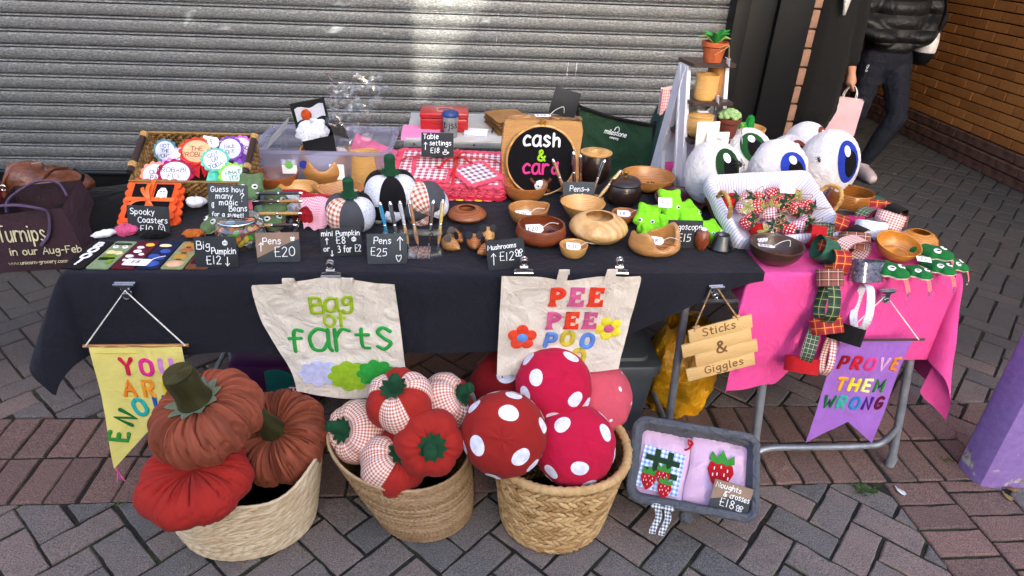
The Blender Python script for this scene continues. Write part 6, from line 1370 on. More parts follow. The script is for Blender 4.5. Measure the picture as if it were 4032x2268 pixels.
for i,(x,y,k,lab) in enumerate(spots):
    o=thing('fabric_strawberry',lab,'fabric strawberry',group='fabric strawberries'); o.matrix_world=SM@TR((x,y,-.034+.010*random.random()+.010*(abs(y)<.05)),random.uniform(20,75),random.uniform(-25,25),random.uniform(-60,60),1.3)
    g=G(); g.lathe([(1e-4,-.026),(.008,-.022),(.0165,-.008),(.0195,.006),(.016,.016),(.006,.02),(1e-4,.0205)],20,caps=False,dr=lambda t,v:1+.06*math.sin(3*t)); g.obj('berry',{'r':cotton('#b8141c'),'g':gms,'d':dot.m}[k],o)
    g=G()
    for q in range(5):
        a=2*PI*q/5; ca,sa=math.cos(a),math.sin(a); g.grid(lambda u,v:((.002+.022*v)*ca-(u-.5)*.014*(1-v)*(.3+v*2)*sa,(.002+.022*v)*sa+(u-.5)*.014*(1-v)*(.3+v*2)*ca,.0215-.006*v*v+.002*math.sin(q)),3,5)
    g.obj('leaf',lf2 if i%3==1 else lf1,o,kind=None)
    g=G(); g.tube(crom([(0,0,.02),(.016,.004,.045),(.0,.01,.062),(-.016,.002,.045),(0,0,.022)],5),.0009,5); g.obj('twine_loop',twine,o)
pc=thing('price_card','white £2 price card among the strawberries','price card'); pc.matrix_world=SM@TR((.055,.045,.02),35,0,-8); g=G(); g.ext(rrect(.026,.014,.004),0,.0008); g.obj('card',white_paper,pc,smooth=False); g=G(); write(g,'-£2',0,-.006,.013,.0009,.0011,center=True); g.obj('price',ink,pc)
# bowls on pink
TP=TZ+.0005
bowl('large glossy acacia bowl right of the striped basket',1.35,2.04,.075,.082,W_['acacia'],'round',z=TP,th=.07)
bowl('small dark brown bowl in front of the acacia bowl',1.272,1.915,.055,.045,W_['walnut'],'open',z=TP,th=.07)
b=bowl('dark walnut bowl with a raised centre and price tag on the pink cloth',.925,1.672,.079,.055,W_['walnut'],'shallow',z=TP,th=.06); g=G(); g.lathe([(.03,.004),(.022,.012),(.012,.018),(.01,.026),(1e-4,.027)],20,caps=False); g.obj('centre_boss',W_['walnut'],b); ptag(b,(-.03,.0,.048),-.3,'£25',1.3)
bowl('tilted yellow wooden bowl behind the green felt monsters',1.305,1.69,.064,.045,W_['honey'],'open',z=TP+.012,th=.06,tilt=(14,0))
bowl('segmented yellow wooden bowl at the right of the pink table',1.415,1.745,.055,.062,W_['honey'],'closed',z=TP,th=.08)
gg='#1c6a34'
for lab,c,r_,s in (('dark green keyring frog at the front left of its group',(1.225,1.585,TP+.014),(0,-6,-75),.075),('dark green keyring frog in the middle with a pink tongue',(1.305,1.575,TP+.012),(0,-6,-85),.06),('dark green keyring frog at the front right with a hanging clasp',(1.385,1.60,TP+.014),(0,-6,-80),.065),('dark green keyring frog at the back right, on top',(1.40,1.665,TP+.030),(0,-6,-60),.075),('dark green keyring frog at the right end of its group',(1.445,1.625,TP+.014),(0,4,-50),.055)):
    frog(lab,TR(c,*r_),s,gg,tongue='#ea6f70',eye=.15,clip=True,group='dark green keyring frogs',belly='#e6ddd0')
pc=thing('price_card','small white price card on the dark green keyring frogs','price card'); pc.matrix_world=TR((1.335,1.60,TP+.042),15,0,-18); g=G(); g.box((0,0,0),(.038,.022,.0008)); g.obj('card',white_paper,pc,smooth=False); g=G(); write(g,'£4',0,-.005,.011,.0007,.0007,center=True); g.obj('price',ink,pc)
# fabric chains
def plaid(name,h1,h2,h3,n=45):
    if name in MC: return MC[name]
    t=NT(name); v=t.co('UV'); mp=t.n('Mapping'); mp.inputs['Scale'].default_value=(n,n,n); t.l(v,mp.inputs[0]); s=t.n('SeparateXYZ'); t.l(mp.outputs[0],s.inputs[0])
    a=t.math('LESS_THAN',t.math('FRACT',s.outputs[0]),.5); b_=t.math('LESS_THAN',t.math('FRACT',s.outputs[1]),.5); c_=t.math('LESS_THAN',t.math('FRACT',t.math('ADD',s.outputs[0],.2)),.07); d_=t.math('LESS_THAN',t.math('FRACT',t.math('ADD',s.outputs[1],.2)),.07)
    x=t.mix(t.math('MULTIPLY',t.math('ADD',a,b_),.5),C(h1),C(h2)); x=t.mix(t.math('MAXIMUM',c_,d_),x,C(h3)); t.l(x,t.b.inputs['Base Color']); t.b.inputs['Roughness'].default_value=.8; MC[name]=t.m; return t.m
seq=NT('sequins'); v=seq.co('UV'); vo=seq.n('TexVoronoi'); vo.inputs['Scale'].default_value=170; seq.l(v,vo.inputs[0]); r_=seq.ramp(vo.outputs[1],[(.0,C('#5a5a6a')),(.5,C('#b8b8c8')),(1,C('#7a70a0'))]); seq.l(vo.outputs[1],r_.inputs[0]); seq.l(r_.outputs[0],seq.b.inputs['Base Color']); seq.b.inputs['Metallic'].default_value=.9; seq.b.inputs['Roughness'].default_value=.25; seq.bump(vo.outputs[1],.8,.004)
CM={'r':plaid('plaid_red','#a8161e','#7a1018','#c8a030'),'g':plaid('plaid_green','#1f4a34','#10281f','#a8a060'),'b':plaid('plaid_brown','#5a2a22','#7a4438','#b8a89a'),'s':seq.m,'w':ske.m,'k':blkv,'c':gingham('gingham_dusty','#a85a5a','#f0e2de',130),'R':cotton('#b01a22',1,20,.3),'G':cotton('#2f5a48',1,20,.3),'d':plaid('print_dark','#22382c','#34503a','#c8c8b0',90),'p':cotton('#b82a6a',1,20,.3)}
def chain(label,links):
    links=[(c,k,ax,R*1.18,w*1.15) for c,k,ax,R,w in links]
    o=thing('fabric_chain',label,'fabric chain',group='fabric paper chain garlands')
    for (c,k,ax,R,w) in links:
        g=G(); n=28
        def f(u,v):
            a=2*PI*u; return (R*1.25*math.cos(a),(v-.5)*w,R*math.sin(a)*(1+.1*math.sin(3*a)))
        g.grid(f,n,4,True,uvs=(2*PI*R,w)); g.grid(lambda u,v:(lambda p:(p[0]*.95,p[1],p[2]*.95))(f(1-u,v)),n,4,True,uvs=(2*PI*R,w))
        g.obj('link',CM[k],o,smooth=80,M=TR(c,*ax))
    return o
chain('fabric chain of tartan links hanging left of the purple banner',[((1.33,1.90,.79),'d',(0,0,30),.028,.035),((1.27,1.87,.785),'p',(70,0,10),.024,.034),((1.20,1.83,.79),'r',(10,0,60),.028,.036),((1.13,1.80,.785),'d',(80,0,20),.026,.034),((1.09,1.76,.79),'R',(0,20,70),.028,.036),((1.10,1.70,.785),'r',(75,0,-40),.027,.036),((1.065,1.655,.79),'G',(20,0,80),.03,.042),((1.08,1.60,.775),'r',(0,60,80),.028,.038),((1.052,1.575,.74),'b',(60,0,0),.026,.042),((1.048,1.545,.672),'g',(0,90,80),.042,.03),((1.06,1.535,.605),'r',(55,0,10),.032,.042),((1.03,1.535,.535),'d',(0,90,60),.038,.028),((1.02,1.53,.47),'R',(60,0,-18),.033,.04)])
chain('fabric chain with a sequin link and a white loop, over the pink cloth',[((1.44,2.03,.785),'G',(10,0,30),.022,.03),((1.41,1.98,.79),'r',(65,0,-15),.03,.042),((1.36,1.91,.785),'p',(0,0,20),.028,.034),((1.43,1.90,.782),'b',(80,0,5),.028,.032),((1.445,1.93,.79),'k',(10,0,30),.026,.042),((1.375,1.85,.80),'c',(70,10,-25),.03,.044),((1.32,1.83,.782),'s',(0,0,20),.028,.03),((1.28,1.79,.795),'w',(65,0,-25),.032,.042),((1.22,1.76,.782),'k',(5,0,35),.03,.036),((1.185,1.71,.79),'b',(60,0,-12),.03,.044),((1.15,1.66,.785),'c',(0,0,20),.036,.04),((1.165,1.59,.755),'s',(72,0,4),.032,.05),((1.155,1.54,.66),'w',(0,90,75),.048,.018),((1.125,1.53,.58),'k',(62,0,-38),.032,.046),((1.092,1.53,.50),'c',(0,90,70),.042,.016)])
# ================================================================ BEHIND THE BLACK TABLE
ra=thing('aluminium_table','folding aluminium camping table by the shutter','table',(.07,3.06,0))
alu=mat('aluminium',C('#b9bcbd'),.4,.7,.1,20)
g=G(); g.box((0,0,.738),(.60,.46,.008),bev=.002); g.obj('tabletop',mat('alu_top',C('#c9c9c4'),.5,.2,.06,10),ra)
for y_ in (-.232,.232): g=G(); g.box((0,y_,.728),(.61,.012,.03),bev=.003); g.obj('edge_frame',alu,ra)
for i in range(5):
    g=G(); g.lathe([(.005,0),(.0045,.002),(1e-4,.0025)],10,TR((-.26+.13*i,-.2385,.728),90)); g.obj('rivet',chrome,ra)
for x in (-.27,.27):
    for y in (-.2,.2): g=G(); g.tube([(x*.9,y,.72),(x,y,.005)],.011,8); g.obj('leg',alu,ra)
Z3=.743
cb=thing('cash_box','red metal cash box with a handle on the aluminium table','cash box',(-.062,3.03,Z3))
redp=mat('red_enamel',C('#a81c22'),.35,0,.06,10,coat=.3)
g=G(); g.box((0,0,.03),(.215,.15,.06),bev=.008); g.obj('tray',redp,cb); g=G(); g.box((0,0,.0735),(.219,.154,.026),bev=.009); l=g.obj('lid',redp,cb)
g=G(); g.tube(crom([(-.03,-.02,.086),(-.03,-.02,.094),(.03,-.02,.096),(.03,-.02,.086)],4),.0035,7); g.obj('handle',chrome,l); g=G(); g.lathe([(.009,0),(.008,.003),(1e-4,.003)],14,TR((0,-.0765,.045),90)); g.obj('lock',chrome,cb)
cp=thing('coffee_cup','grey reusable coffee cup with blue lid and dark lettering','cup',(-.033,2.885,Z3))
g=G(); g.lathe([(1e-4,0),(.025,0),(.027,.004),(.0345,.095)],32,caps=False); g.obj('body',mat('grey_bamboo',C('#85878a'),.6,0,.08,40),cp)
g=G(); g.lathe([(.0365,.093),(.0375,.097),(.036,.104),(.032,.112),(.029,.114),(1e-4,.112)],32,caps=False); g.obj('lid',mat('blue_silicone',C('#22407f'),.5),cp)
g=G()
def cyl_write(txt,z,size,r_,R,a0):
    x=0; k=size/6
    for ch in txt:
        adv,stt=strokes(ch)
        for s in stt:
            P=[]
            for px,py in s: a=a0+(x+px*k)/R; P.append((R*math.sin(a),-R*math.cos(a),z+py*k))
            g.tube(P,r_,5)
        x+=(adv+.7)*k
cyl_write('bjss',.046,.030,.0017,.0318,-.95); g.box((-.0235,-.0215,.07),(.005,.005,.006)); g.obj('print',ink,cp)
npd=thing('notepad','white notepad lying on the aluminium table','notepad',(.082,2.945,Z3),(0,0,-.12)); g=G(); g.box((0,0,.005),(.105,.085,.01),bev=.001); g.obj('pages',mat('lilac_paper',C('#d6d6ea'),.8),npd); g=G(); g.box((0,0,.0112),(.104,.084,.001)); g.obj('cover',white_paper,npd,smooth=False)
pen('teal ballpoint lying beside the notepad',(.15,2.93,Z3+.006),(.165,3.03,Z3+.006),'#2a4a4a','#2a4a4a',.004)
kraft=mat('kraft_paper',C('#9a7040'),.8,0,.12,14,30,.3)
pbg=thing('paper_bag_stack','stack of flat brown paper bags on the aluminium table','paper bags',(.235,3.05,Z3),(0,0,.25))
for i in range(7):
    g=G(); g.grid(lambda u,v:((u-.5)*.17,(v-.5)*.24,.005+.0075*i+.006*math.sin(u*3+i)+.004*nz(u*3,v*3,i)+.012*(1-v)*(i/7)),8,8); g.grid(lambda u,v:((.5-u)*.17,(v-.5)*.24,.0025+.0075*i+.006*math.sin((1-u)*3+i)+.012*(1-v)*(i/7)),8,8); g.obj('paper_bag',kraft,pbg,rot=(0,0,random.gauss(0,.04)),smooth=60)
tp=thing('pink_tissue','folded pink tissue paper under the cash box','tissue paper',(-.165,2.93,Z3)); g=G(); g.grid(lambda u,v:((u-.5)*.17,(v-.5)*.16,.004+.012*v+.004*nz(u*5,v*5,2)-.05*max(0,.25-v)),16,16); g.obj('sheet',cotton('#e58ab8',1,20,.4),tp)
# plastic box
pl=glass('lilac_plastic','#ccd2f4',.2,.12,.35,.34)
px=thing('plastic_tub','translucent lilac plastic storage tub full of packaging, behind the bowls','storage tub',(-.462,2.352,T),(0,0,-.03))
g=G(); loft(g,[rrect(.205,.13,.03),rrect(.222,.146,.03)],[.002,.135],capb=True); g.obj('tub_wall',pl,px)
g=G(); loft(g,[rrect(.222,.146,.03),rrect(.237,.16,.035),rrect(.237,.16,.035),rrect(.230,.153,.035)],[.136,.138,.126,.122]); g.obj('rim',pl,px)
g=G(); g.box((-.11,-.1385,.075),(.05,.002,.05),rot(0)); lab=g.obj('label',white_paper,px,smooth=False); g=G(); g.lathe([(.014,0),(.014,.001)],16,TR((-.11,-.1405,.082),90)); g.obj('label_green',felt('#7fc46a'),lab); g=G(); g.lathe([(.014,0),(.014,.001)],16,TR((-.06,-.1425,.085),90)); g.obj('round_sticker',felt('#2a3a9a'),px)
g=G(); g.box((.05,-.1395,.06),(.05,.002,.055)); g.obj('barcode_label',white_paper,px,smooth=False)
gbx=thing('gift_box','open black gift box with white tissue inside the plastic tub','gift box',(-.50,2.36,T+.115),(.25,-.15,.3))
g=G(); loft(g,[rrect(.05,.045,.002,1),rrect(.055,.05,.002,1)],[-.05,.05],capb=True); g.obj('box',mat('black_card',C('#121214'),.6),gbx,smooth=False)
g=G(); g.grid(lambda u,v:((u-.5)*.12,.05+.015*v,.045+.09*v),3,3); g.grid(lambda u,v:(.055+.05*v,(u-.5)*.1,.05-.03*v),3,3); g.obj('flap',MC['black_card'],gbx,smooth=False)
g=G(); g.grid(lambda u,v:(lambda th,a,k:(.055*math.cos(a)*math.cos(th)*k-.01,.05*math.cos(a)*math.sin(th)*k,.05+.04*math.sin(a)*k))(2*PI*u,-PI/2+PI*v,1+.3*nz(math.cos(2*PI*u)*3,math.sin(2*PI*u)*3,v*6)),36,18,True); g.obj('tissue',cotton('#e6eaf2',1,30,.8),gbx)
g=G(); g.grid(lambda u,v:((u-.5)*.10,.04,.075+.05*v+.006*math.sin(u*9)),8,4); g.obj('printed_wrap',ske.m,gbx); g=G(); g.ball((-.015,.03,.10),(.018,.012,.024),12); g.obj('orange_bauble',felt('#b4481e'),gbx)
o=thing('pink_folder','pink folded card sleeve in the plastic tub','card sleeve',(-.335,2.33,T+.02),(-.3,.35,-.2)); g=G(); g.box((0,0,.06),(.16,.004,.11)); g.box((0,.012,.058),(.16,.004,.11)); g.obj('sleeve',mat('pink_card',C('#c8628c'),.6),o,smooth=False)
o=thing('grey_card','thin grey board sticking out of the left of the plastic tub','board',(-.685,2.37,T+.10),(.2,.75,.2)); g=G(); g.box((0,0,.02),(.004,.09,.2)); g.obj('board',mat('grey_board',C('#9a9a98'),.6),o,smooth=False)
crumple('tub_filling','assorted brown and white wrapping in the plastic tub','wrapping',(-.44,2.35,T+.006),(.17,.10,.045),cotton('#bdb8c2',1,12,.9),0,21)
cel=NT('cellophane'); cel.t.nodes.remove(cel.b); out=[n for n in cel.t.nodes if n.type=='OUTPUT_MATERIAL'][0]; tr=cel.n('BsdfTransparent'); gl_=cel.n('BsdfGlossy'); gl_.inputs['Roughness'].default_value=.08; lw=cel.n('LayerWeight'); lw.inputs[0].default_value=.25; mx=cel.n('MixShader'); cel.l(cel.math('ADD',.06,cel.math('MULTIPLY',lw.outputs[1],.32)),mx.inputs[0]); cel.l(tr.outputs[0],mx.inputs[1]); cel.l(gl_.outputs[0],mx.inputs[2]); cel.l(mx.outputs[0],out.inputs[0])
cb_=thing('cellophane_bag','crumpled clear cellophane bag standing up out of the plastic tub','cellophane',(-.385,2.38,T+.04))
def cf(u,v):
    th=2*PI*u; k=.045+.035*v+.028*nz(math.cos(th)*1.5,math.sin(th)*1.5,v*5)+.022*nz(math.cos(th)*4,math.sin(th)*4,v*12)+.008*nz(math.cos(th)*9,math.sin(th)*9,v*25)
    return (k*math.cos(th)*1.2+.02*v,k*.7*math.sin(th),.31*v*(1+.12*nz(math.cos(th)*2,math.sin(th)*2,7)))
g=G(); g.grid(cf,60,40,True); g.obj('film',cel.m,cb_,smooth=25)
# hoop and wooden slab
slab=thing('wood_slab','thick pale wooden slab with bark edge standing behind the hoop','wood block',(.287,2.225,T))
g=G(); g.ext([(-.135,0),(.137,0),(.141,.08),(.136,.15),(.14,.22),(.132,.252),(.06,.258),(-.06,.262),(-.128,.257),(-.138,.16),(-.133,.08)],-.02,.02,rot(90)); g.obj('slab',wood('slab_wood','#c79a60','#9a6a38',.6,1.2,(1,1,5),coat=0),slab,smooth=30)
g=G(); g.grid(lambda u,v:(lerp(-.13,.135,u),lerp(-.024,.024,v),.259+.004*nz(u*14,v*3,1)),30,4); g.obj('bark_edge',mat('bark',C('#8a6844'),.9,0,.4,40,60,.8,.004),slab)
ptag(slab,(.0,-.01,.268),.1,'£45',1.5,tx=0)
hp=thing('embroidery_hoop','black felt hoop sign reading cash & card with a little animal','hoop sign'); hp.matrix_world=Matrix.Translation((.286,2.165,T))@rot(84)@Matrix.Translation((0,.122,0))
g=G(); g.lathe([(1e-4,.004),(.116,.004),(.117,-.002),(1e-4,-.002)],64,caps=False); g.obj('felt_disc',felt('#121114'),hp)
g=G(); g.tube([(.119*math.cos(a),.119*math.sin(a),0) for a in np.linspace(0,2*PI,65)[:-1]],.0042,8,closed=True); g.obj('wooden_ring',W_['light'],hp)
g=G(); g.box((-.007,.128,0),(.006,.016,.008)); g.box((.007,.128,0),(.006,.016,.008)); g.tube([(-.014,.13,0),(.014,.13,0)],.002,6); g.obj('screw',brass,hp)
for i,ch in enumerate('cash'): letter(hp,ch,-.052+.034*i,.052,.050 if ch in 'cas' else .042,.0042,'#eef0f2',.0055)
letter(hp,'&',.0,.002,.036,.0038,'#9fd02a',.0055)
for i,ch in enumerate('card'): letter(hp,ch,-.050+.033*i,-.044,.050 if ch in 'car' else .04,.0042,'#e0408a',.0055)
g=G(); g.ball((0,-.085,.006),(.021,.019,.006),16); an=g.obj('animal_head',felt('#eeeeee'),hp)
g=G()
for s in (-1,1): g.tube([(s*.018,-.078,.007),(s*.03,-.068,.007),(s*.036,-.06,.007)],.005,7,flat=.5)
g.tube([(.014,-.096,.008),(.034,-.106,.008)],.0065,7,flat=.5); g.obj('animal_ear',felt('#6a3a24'),an)
g=G(); 
for s in (-1,1): g.ball((s*.008,-.086,.0118),(.0035,.0035,.0015),8)
g.obj('animal_eye',blackmat,an)
bc_=thing('black_card','square black card propped on top of the wooden slab','card',(.352,2.235,T+.262)); g=G(); g.box((0,0,.045),(.092,.005,.088),rot(-8,14,0),bev=.0015); g.obj('card',mat('navy_card',C('#10131a'),.6),bc_)
# camping chair
ch=thing('camping_chair','green fabric camping chair with a white logo behind the table','chair',(.74,2.98,0))
cg=cotton('#1f3b28',1,9,.6)
q=[Vector(v) for v in ((-.205,-.03,.865),(.17,.0,.785),(.185,-.05,.50),(-.15,-.08,.50))]
g=G(); g.grid(lambda u,v:tuple(q[0].lerp(q[1],u).lerp(q[3].lerp(q[2],u),v)+Vector((0,.035*math.sin(PI*u)+.012*nz(u*6,v*6,3),-.012*math.sin(PI*u)*(1-v)))),26,20); g.obj('back_panel',cg,ch,smooth=80)
g=G(); g.tube(crom([q[3],q[0],q[0]+Vector((.02,0,.004)),q[0].lerp(q[1],.5)+Vector((0,.03,-.012)),q[1]-Vector((.02,0,-.004)),q[1],q[2]],5),.008,7); g.obj('piping',blkv,ch)
for a,b_ in ((q[3],Vector((-.2,.18,.0))),(q[2],Vector((.22,.2,0))),(Vector((-.16,-.1,.5)),Vector((-.24,-.28,0))),(Vector((.19,-.08,.5)),Vector((.24,-.26,0))),(q[0]-Vector((0,-.02,.02)),Vector((-.17,.02,.3))),(q[1]-Vector((0,-.02,.02)),Vector((.19,.04,.3)))):
    g=G(); g.tube([a,b_],.009,8); g.obj('leg',steel,ch)
g=G(); g.grid(lambda u,v:(lerp(-.17,.2,u),lerp(-.3,.05,v),.42-.03*math.sin(PI*u)),10,8); g.obj('seat',cg,ch)
CMx=Matrix.Translation((0,0,0)); exq=(q[1]-q[0]).normalized(); nq=exq.cross(Vector((0,.1,-1))).normalized(); eyq=nq.cross(exq)
if nq.y>0: nq=-nq
eyq=nq.cross(exq); cq=(q[0]+q[1])/2+Vector((.005,.02,-.085))
LM=Matrix(((exq.x,eyq.x,nq.x,cq.x),(exq.y,eyq.y,nq.y,cq.y),(exq.z,eyq.z,nq.z,cq.z),(0,0,0,1)))
g=G(); write(g,'milestone',0,0,.022,.0018,.012,center=True,jit=0,M=LM,sp=.5); write(g,'camping',0,-.018,.010,.0009,.012,center=True,jit=0,M=LM,sp=.6); g.tube([LM@Vector(v) for v in ((-.012,.022,.012),(-.008,.036,.012),(0,.042,.012),(.008,.036,.012),(.012,.022,.012))],.002,5); g.obj('logo',chalk,ch)
# ladder display
wp=mat('white_board',C('#d5d7de'),.55,0,.05,6); dkw=wood('shelf_dark','#3a2a26','#1f1614',.5)
ld=thing('display_ladder','white A-frame display stand with dark shelves on the pink table','display stand',(.865,2.36,TP),(0,0,.12))
def apanel(x):
    g=G()
    ol=[(-.15,0),(-.035,.43),(.035,.43),(.15,0)]; il=[(-.075,.05),(-.075,.09),(.0,.33),(.075,.09),(.075,.05)]
    # A outline as strips so the cut-out is real
    th_=.007
    for poly in ([(-.15,0),(-.035,.43),(0,.43),(0,.33),(-.062,.10),(-.045,.03),(-.045,0)],[(.15,0),(.035,.43),(0,.43),(0,.33),(.062,.10),(.045,.03),(.045,0)],):
        g.ext(poly,-th_,th_,Matrix.Translation((x,0,0))@rot(90,0,90))
    for s in (-1,1): g.box((0,0,.215),(.022,.012,.452),Matrix.Translation((x,s*.093,0))@rot(s*15,0,0)); 
    return g.obj('side_panel',wp,ld,smooth=False)
apanel(-.07); apanel(.075)
for z,d,w_ in ((.432,.1,.155),(.31,.17,.15),(.185,.235,.15)):
    g=G(); g.ext([(-w_/2+.004,-d/2-.03),(w_/2+.004,-d/2-.03),(w_/2+.012,0),(w_/2+.004,d/2),(-w_/2+.004,d/2)],z,z+.012); g.obj('shelf',dkw,ld,smooth=False)
g=G(); g.box((.002,.06,.18),(.13,.006,.25)); g.obj('back_board',wp,ld,smooth=False)
LW=ld.matrix_basis.copy() if False else (Matrix.Translation((.865,2.36,TP))@rot(0,0,.12*57.3))
def lw(x,y,z): return tuple(LW@Vector((x,y,z)))
terra=mat('terracotta_felt',C('#a8522a'),.9,0,.12,30,200,.4); terra2=mat('brown_felt_pot',C('#5e2a1e'),.9,0,.12,30,200,.4)
def pot(label,c,R,h,m,name='potted_plant',cat='felt plant'):
    o=thing(name,label,cat,c,group='felt pot plants'); g=G(); g.lathe([(1e-4,0),(R*.72,0),(R*.92,h*.72),(R*.98,h*.74),(R*1.06,h*.78),(R*1.06,h),(R*.95,h),(R*.9,h*.85),(1e-4,h*.85)],32,caps=False); g.obj('pot',m,o); return o
p1=pot('felt aloe in a terracotta pot on the top shelf',lw(.015,-.03,.444),.042,.066,terra)
for i in range(11):
    a=i*2.4; el=(.35+.5*(i%3)/2); L=.055+.02*(i%4)/3; d=Vector((math.cos(a)*math.cos(el),math.sin(a)*math.cos(el),math.sin(el)))
    P=crom([Vector((0,0,.06))+d*.004,Vector((0,0,.062))+d*L*.5+Vector((0,0,.008)),Vector((0,0,.06))+d*L+Vector((0,0,-.004*(1 if el<.6 else 0)))],4)
    g=G(); g.tube(P,lambda t:.011*(1-.75*max(0,t-.45)/.55)*(.6+.4*min(1,t*4)),9,flat=.55); g.obj('leaf',felt('#2f8a3a' if i%3 else '#86a05a'),p1)
g=G(); g.tube(crom([(.0,-.044,.052),(.02,-.05,.062),(.034,-.044,.06),(.02,-.046,.05),(-.014,-.05,.03)],6),.0018,6); g.tube([(.034,-.044,.058),(.04,-.048,.02)],.0012,5); g.obj('twine_bow',twine,p1); ptag(p1,(.038,-.05,.008),1.5,'',1.1,tx=1.4)
b=bowl('pale wooden beaker on the middle shelf of the ladder',lw(-.005,-.06,.322)[0],lw(-.005,-.06,.322)[1],.04,.085,W_['light'],'cyl',z=lw(0,0,.322)[2],th=.1,name='wooden_beaker'); ptag(b,(.03,-.045,.01),1.5,'',1.1,tx=1.4)
b=bowl('ribbed wooden vase behind the beaker on the middle shelf',lw(.06,-.0,.322)[0],lw(.06,-.0,.322)[1],.036,.105,W_['tan'],'cyl',z=lw(0,0,.322)[2],th=.1,name='wooden_vase',sq=lambda t:1)
p2=pot('felt succulent in a dark brown pot on the third shelf',lw(.085,-.10,.197),.04,.07,terra2)
for i in range(26):
    k=i/26; a=i*2.4; r_=.036*math.sqrt(k); g=G(); g.ball((r_*math.cos(a),r_*math.sin(a),.072+.022*(1-k)),(.0125,.0105,.0085),10); g.obj('leaf',felt('#8fae72'),p2)
g=G(); g.tube(crom([(.03,-.034,.06),(.04,-.038,.05),(.036,-.036,.035),(.04,-.04,.02)],5),.002,6); g.obj('twine_bow',twine,p2); ptag(p2,(.04,-.042,.0),1.4,'',1.2,tx=1.4)
b=bowl('lidded yellow wooden pot on the third shelf with a tag on its lid',lw(-.02,-.09,.197)[0],lw(-.02,-.09,.197)[1],.048,.07,W_['light'],'round',z=lw(0,0,.197)[2],th=.08,name='wooden_pot'); g=G(); g.lathe([(.046,.071),(.047,.076),(.03,.084),(1e-4,.086)],28,caps=False); g.obj('lid',W_['light'],b); ptag(b,(0,-.01,.09),.2,'',1.1,tx=0)
bowl('small wooden mug behind the succulent',lw(.12,-.03,.197)[0],lw(.12,-.03,.197)[1],.032,.07,W_['tan'],'cyl',z=lw(0,0,.197)[2],th=.1,name='wooden_mug')
p3=thing('felt_cactus','two felt cacti in a dish beside the wide pale bowl','felt plant',(1.085,2.40,.905),group='felt pot plants')
g=G(); g.lathe([(1e-4,-.16),(.04,-.16),(.042,-.005),(.036,0),(1e-4,-.002)],24,caps=False); g.obj('pot',terra2,p3)
for x,h_,r_,c_ in ((-.012,.058,.015,'#2f9a34'),(.014,.085,.016,'#1f7a34')):
    g=G(); g.lathe([(r_*.8,0),(r_,h_*.3),(r_,h_*.75),(r_*.7,h_*.93),(1e-4,h_)],30,Matrix.Translation((x,0,0)),caps=False,dr=lambda t,v:1+.10*math.cos(8*t)); g.obj('cactus',felt(c_),p3)
g=G(); 
for i in range(3): g.tube(crom([(0,-.036,.004),(.012*math.cos(i*2),-.044,.014),(.02*math.cos(i*2),-.042,.004),(0,-.036,.004)],5),.0018,5)
g.obj('twine_bow',twine,p3)
bowl('wide pale wooden bowl behind the felt cacti',1.135,2.49,.07,.06,W_['light'],'open',z=.86,th=.07)
bx_=thing('wooden_riser','plain wooden box under the wide pale bowl behind the eyeballs','box',(1.135,2.50,TP)); g=G(); g.box((0,0,.055),(.13,.12,.11),bev=.003); g.obj('box',W_['tan'],bx_)
# packets of cards before the ladder
o=thing('card_packet','cream greeting card with an animal drawing before the ladder','greeting card',lw(.0,-.205,.165),(math.radians(-8),0,.1)); g=G(); g.box((0,0,.035),(.082,.003,.085)); g.obj('card',mat('cream_card',C('#e3ddd0'),.8),o,smooth=False)
g=G(); g.tube([(.014*math.cos(a),-.003,.045+.01*math.sin(a)) for a in np.linspace(0,2*PI,14)[:-1]],.0016,5,closed=True); g.tube([(-.018,-.003,.03),(.018,-.003,.03)],.0018,5); g.tube([(-.012,-.003,.024),(.016,-.003,.022)],.0018,5); g.obj('drawing',mat('sepia_ink',C('#5a4a3a'),.8),o)
o=thing('card_packet','second cream card behind the one with the animal drawing','greeting card',lw(-.03,-.185,.18),(math.radians(-8),0,.15)); g=G(); g.box((0,0,.045),(.085,.003,.095)); g.obj('card',MC['cream_card'],o,smooth=False)
o=thing('confetti_packet','clear packet of red, yellow and pink felt pieces before the ladder','packet',lw(.0,-.19,.13)); 
for i in range(40):
    g=G(); g.box((random.uniform(-.055,.04),random.uniform(-.02,.03),random.uniform(-.05,.045)),(.022,.018,.003),rot(random.uniform(-60,60),random.uniform(-60,60),random.uniform(0,90))); g.obj('felt_piece',felt(('#c4202a','#e8b82a','#e87aa0','#d84a2a','#8ac4d8')[i%5]),o,smooth=False)
# dark green rucksack and printed cloth behind ladder
o=thing('green_rucksack','dark green bag hanging behind the white ladder stand','bag',(.985,3.02,.0)); g=G(); g.grid(hf(.10,.12,.44,3),40,24,True); g.obj('body',cotton('#26403c',1,9,.6),o)
o=thing('printed_cloth','white cloth with red and navy triangles on top of the green bag','cloth',(.965,2.98,.84)); tri=plaid('triangle_print','#e6e6e8','#d06a5a','#2a3040',9); g=G(); g.grid(lambda u,v:((u-.5)*.10,-.03+.02*math.sin(u*5),.0+.12*v),8,8); g.grid(lambda u,v:((.5-u)*.10,.02+.02*math.sin(u*5),.0+.12*v),8,8); g.obj('cloth',tri,o)
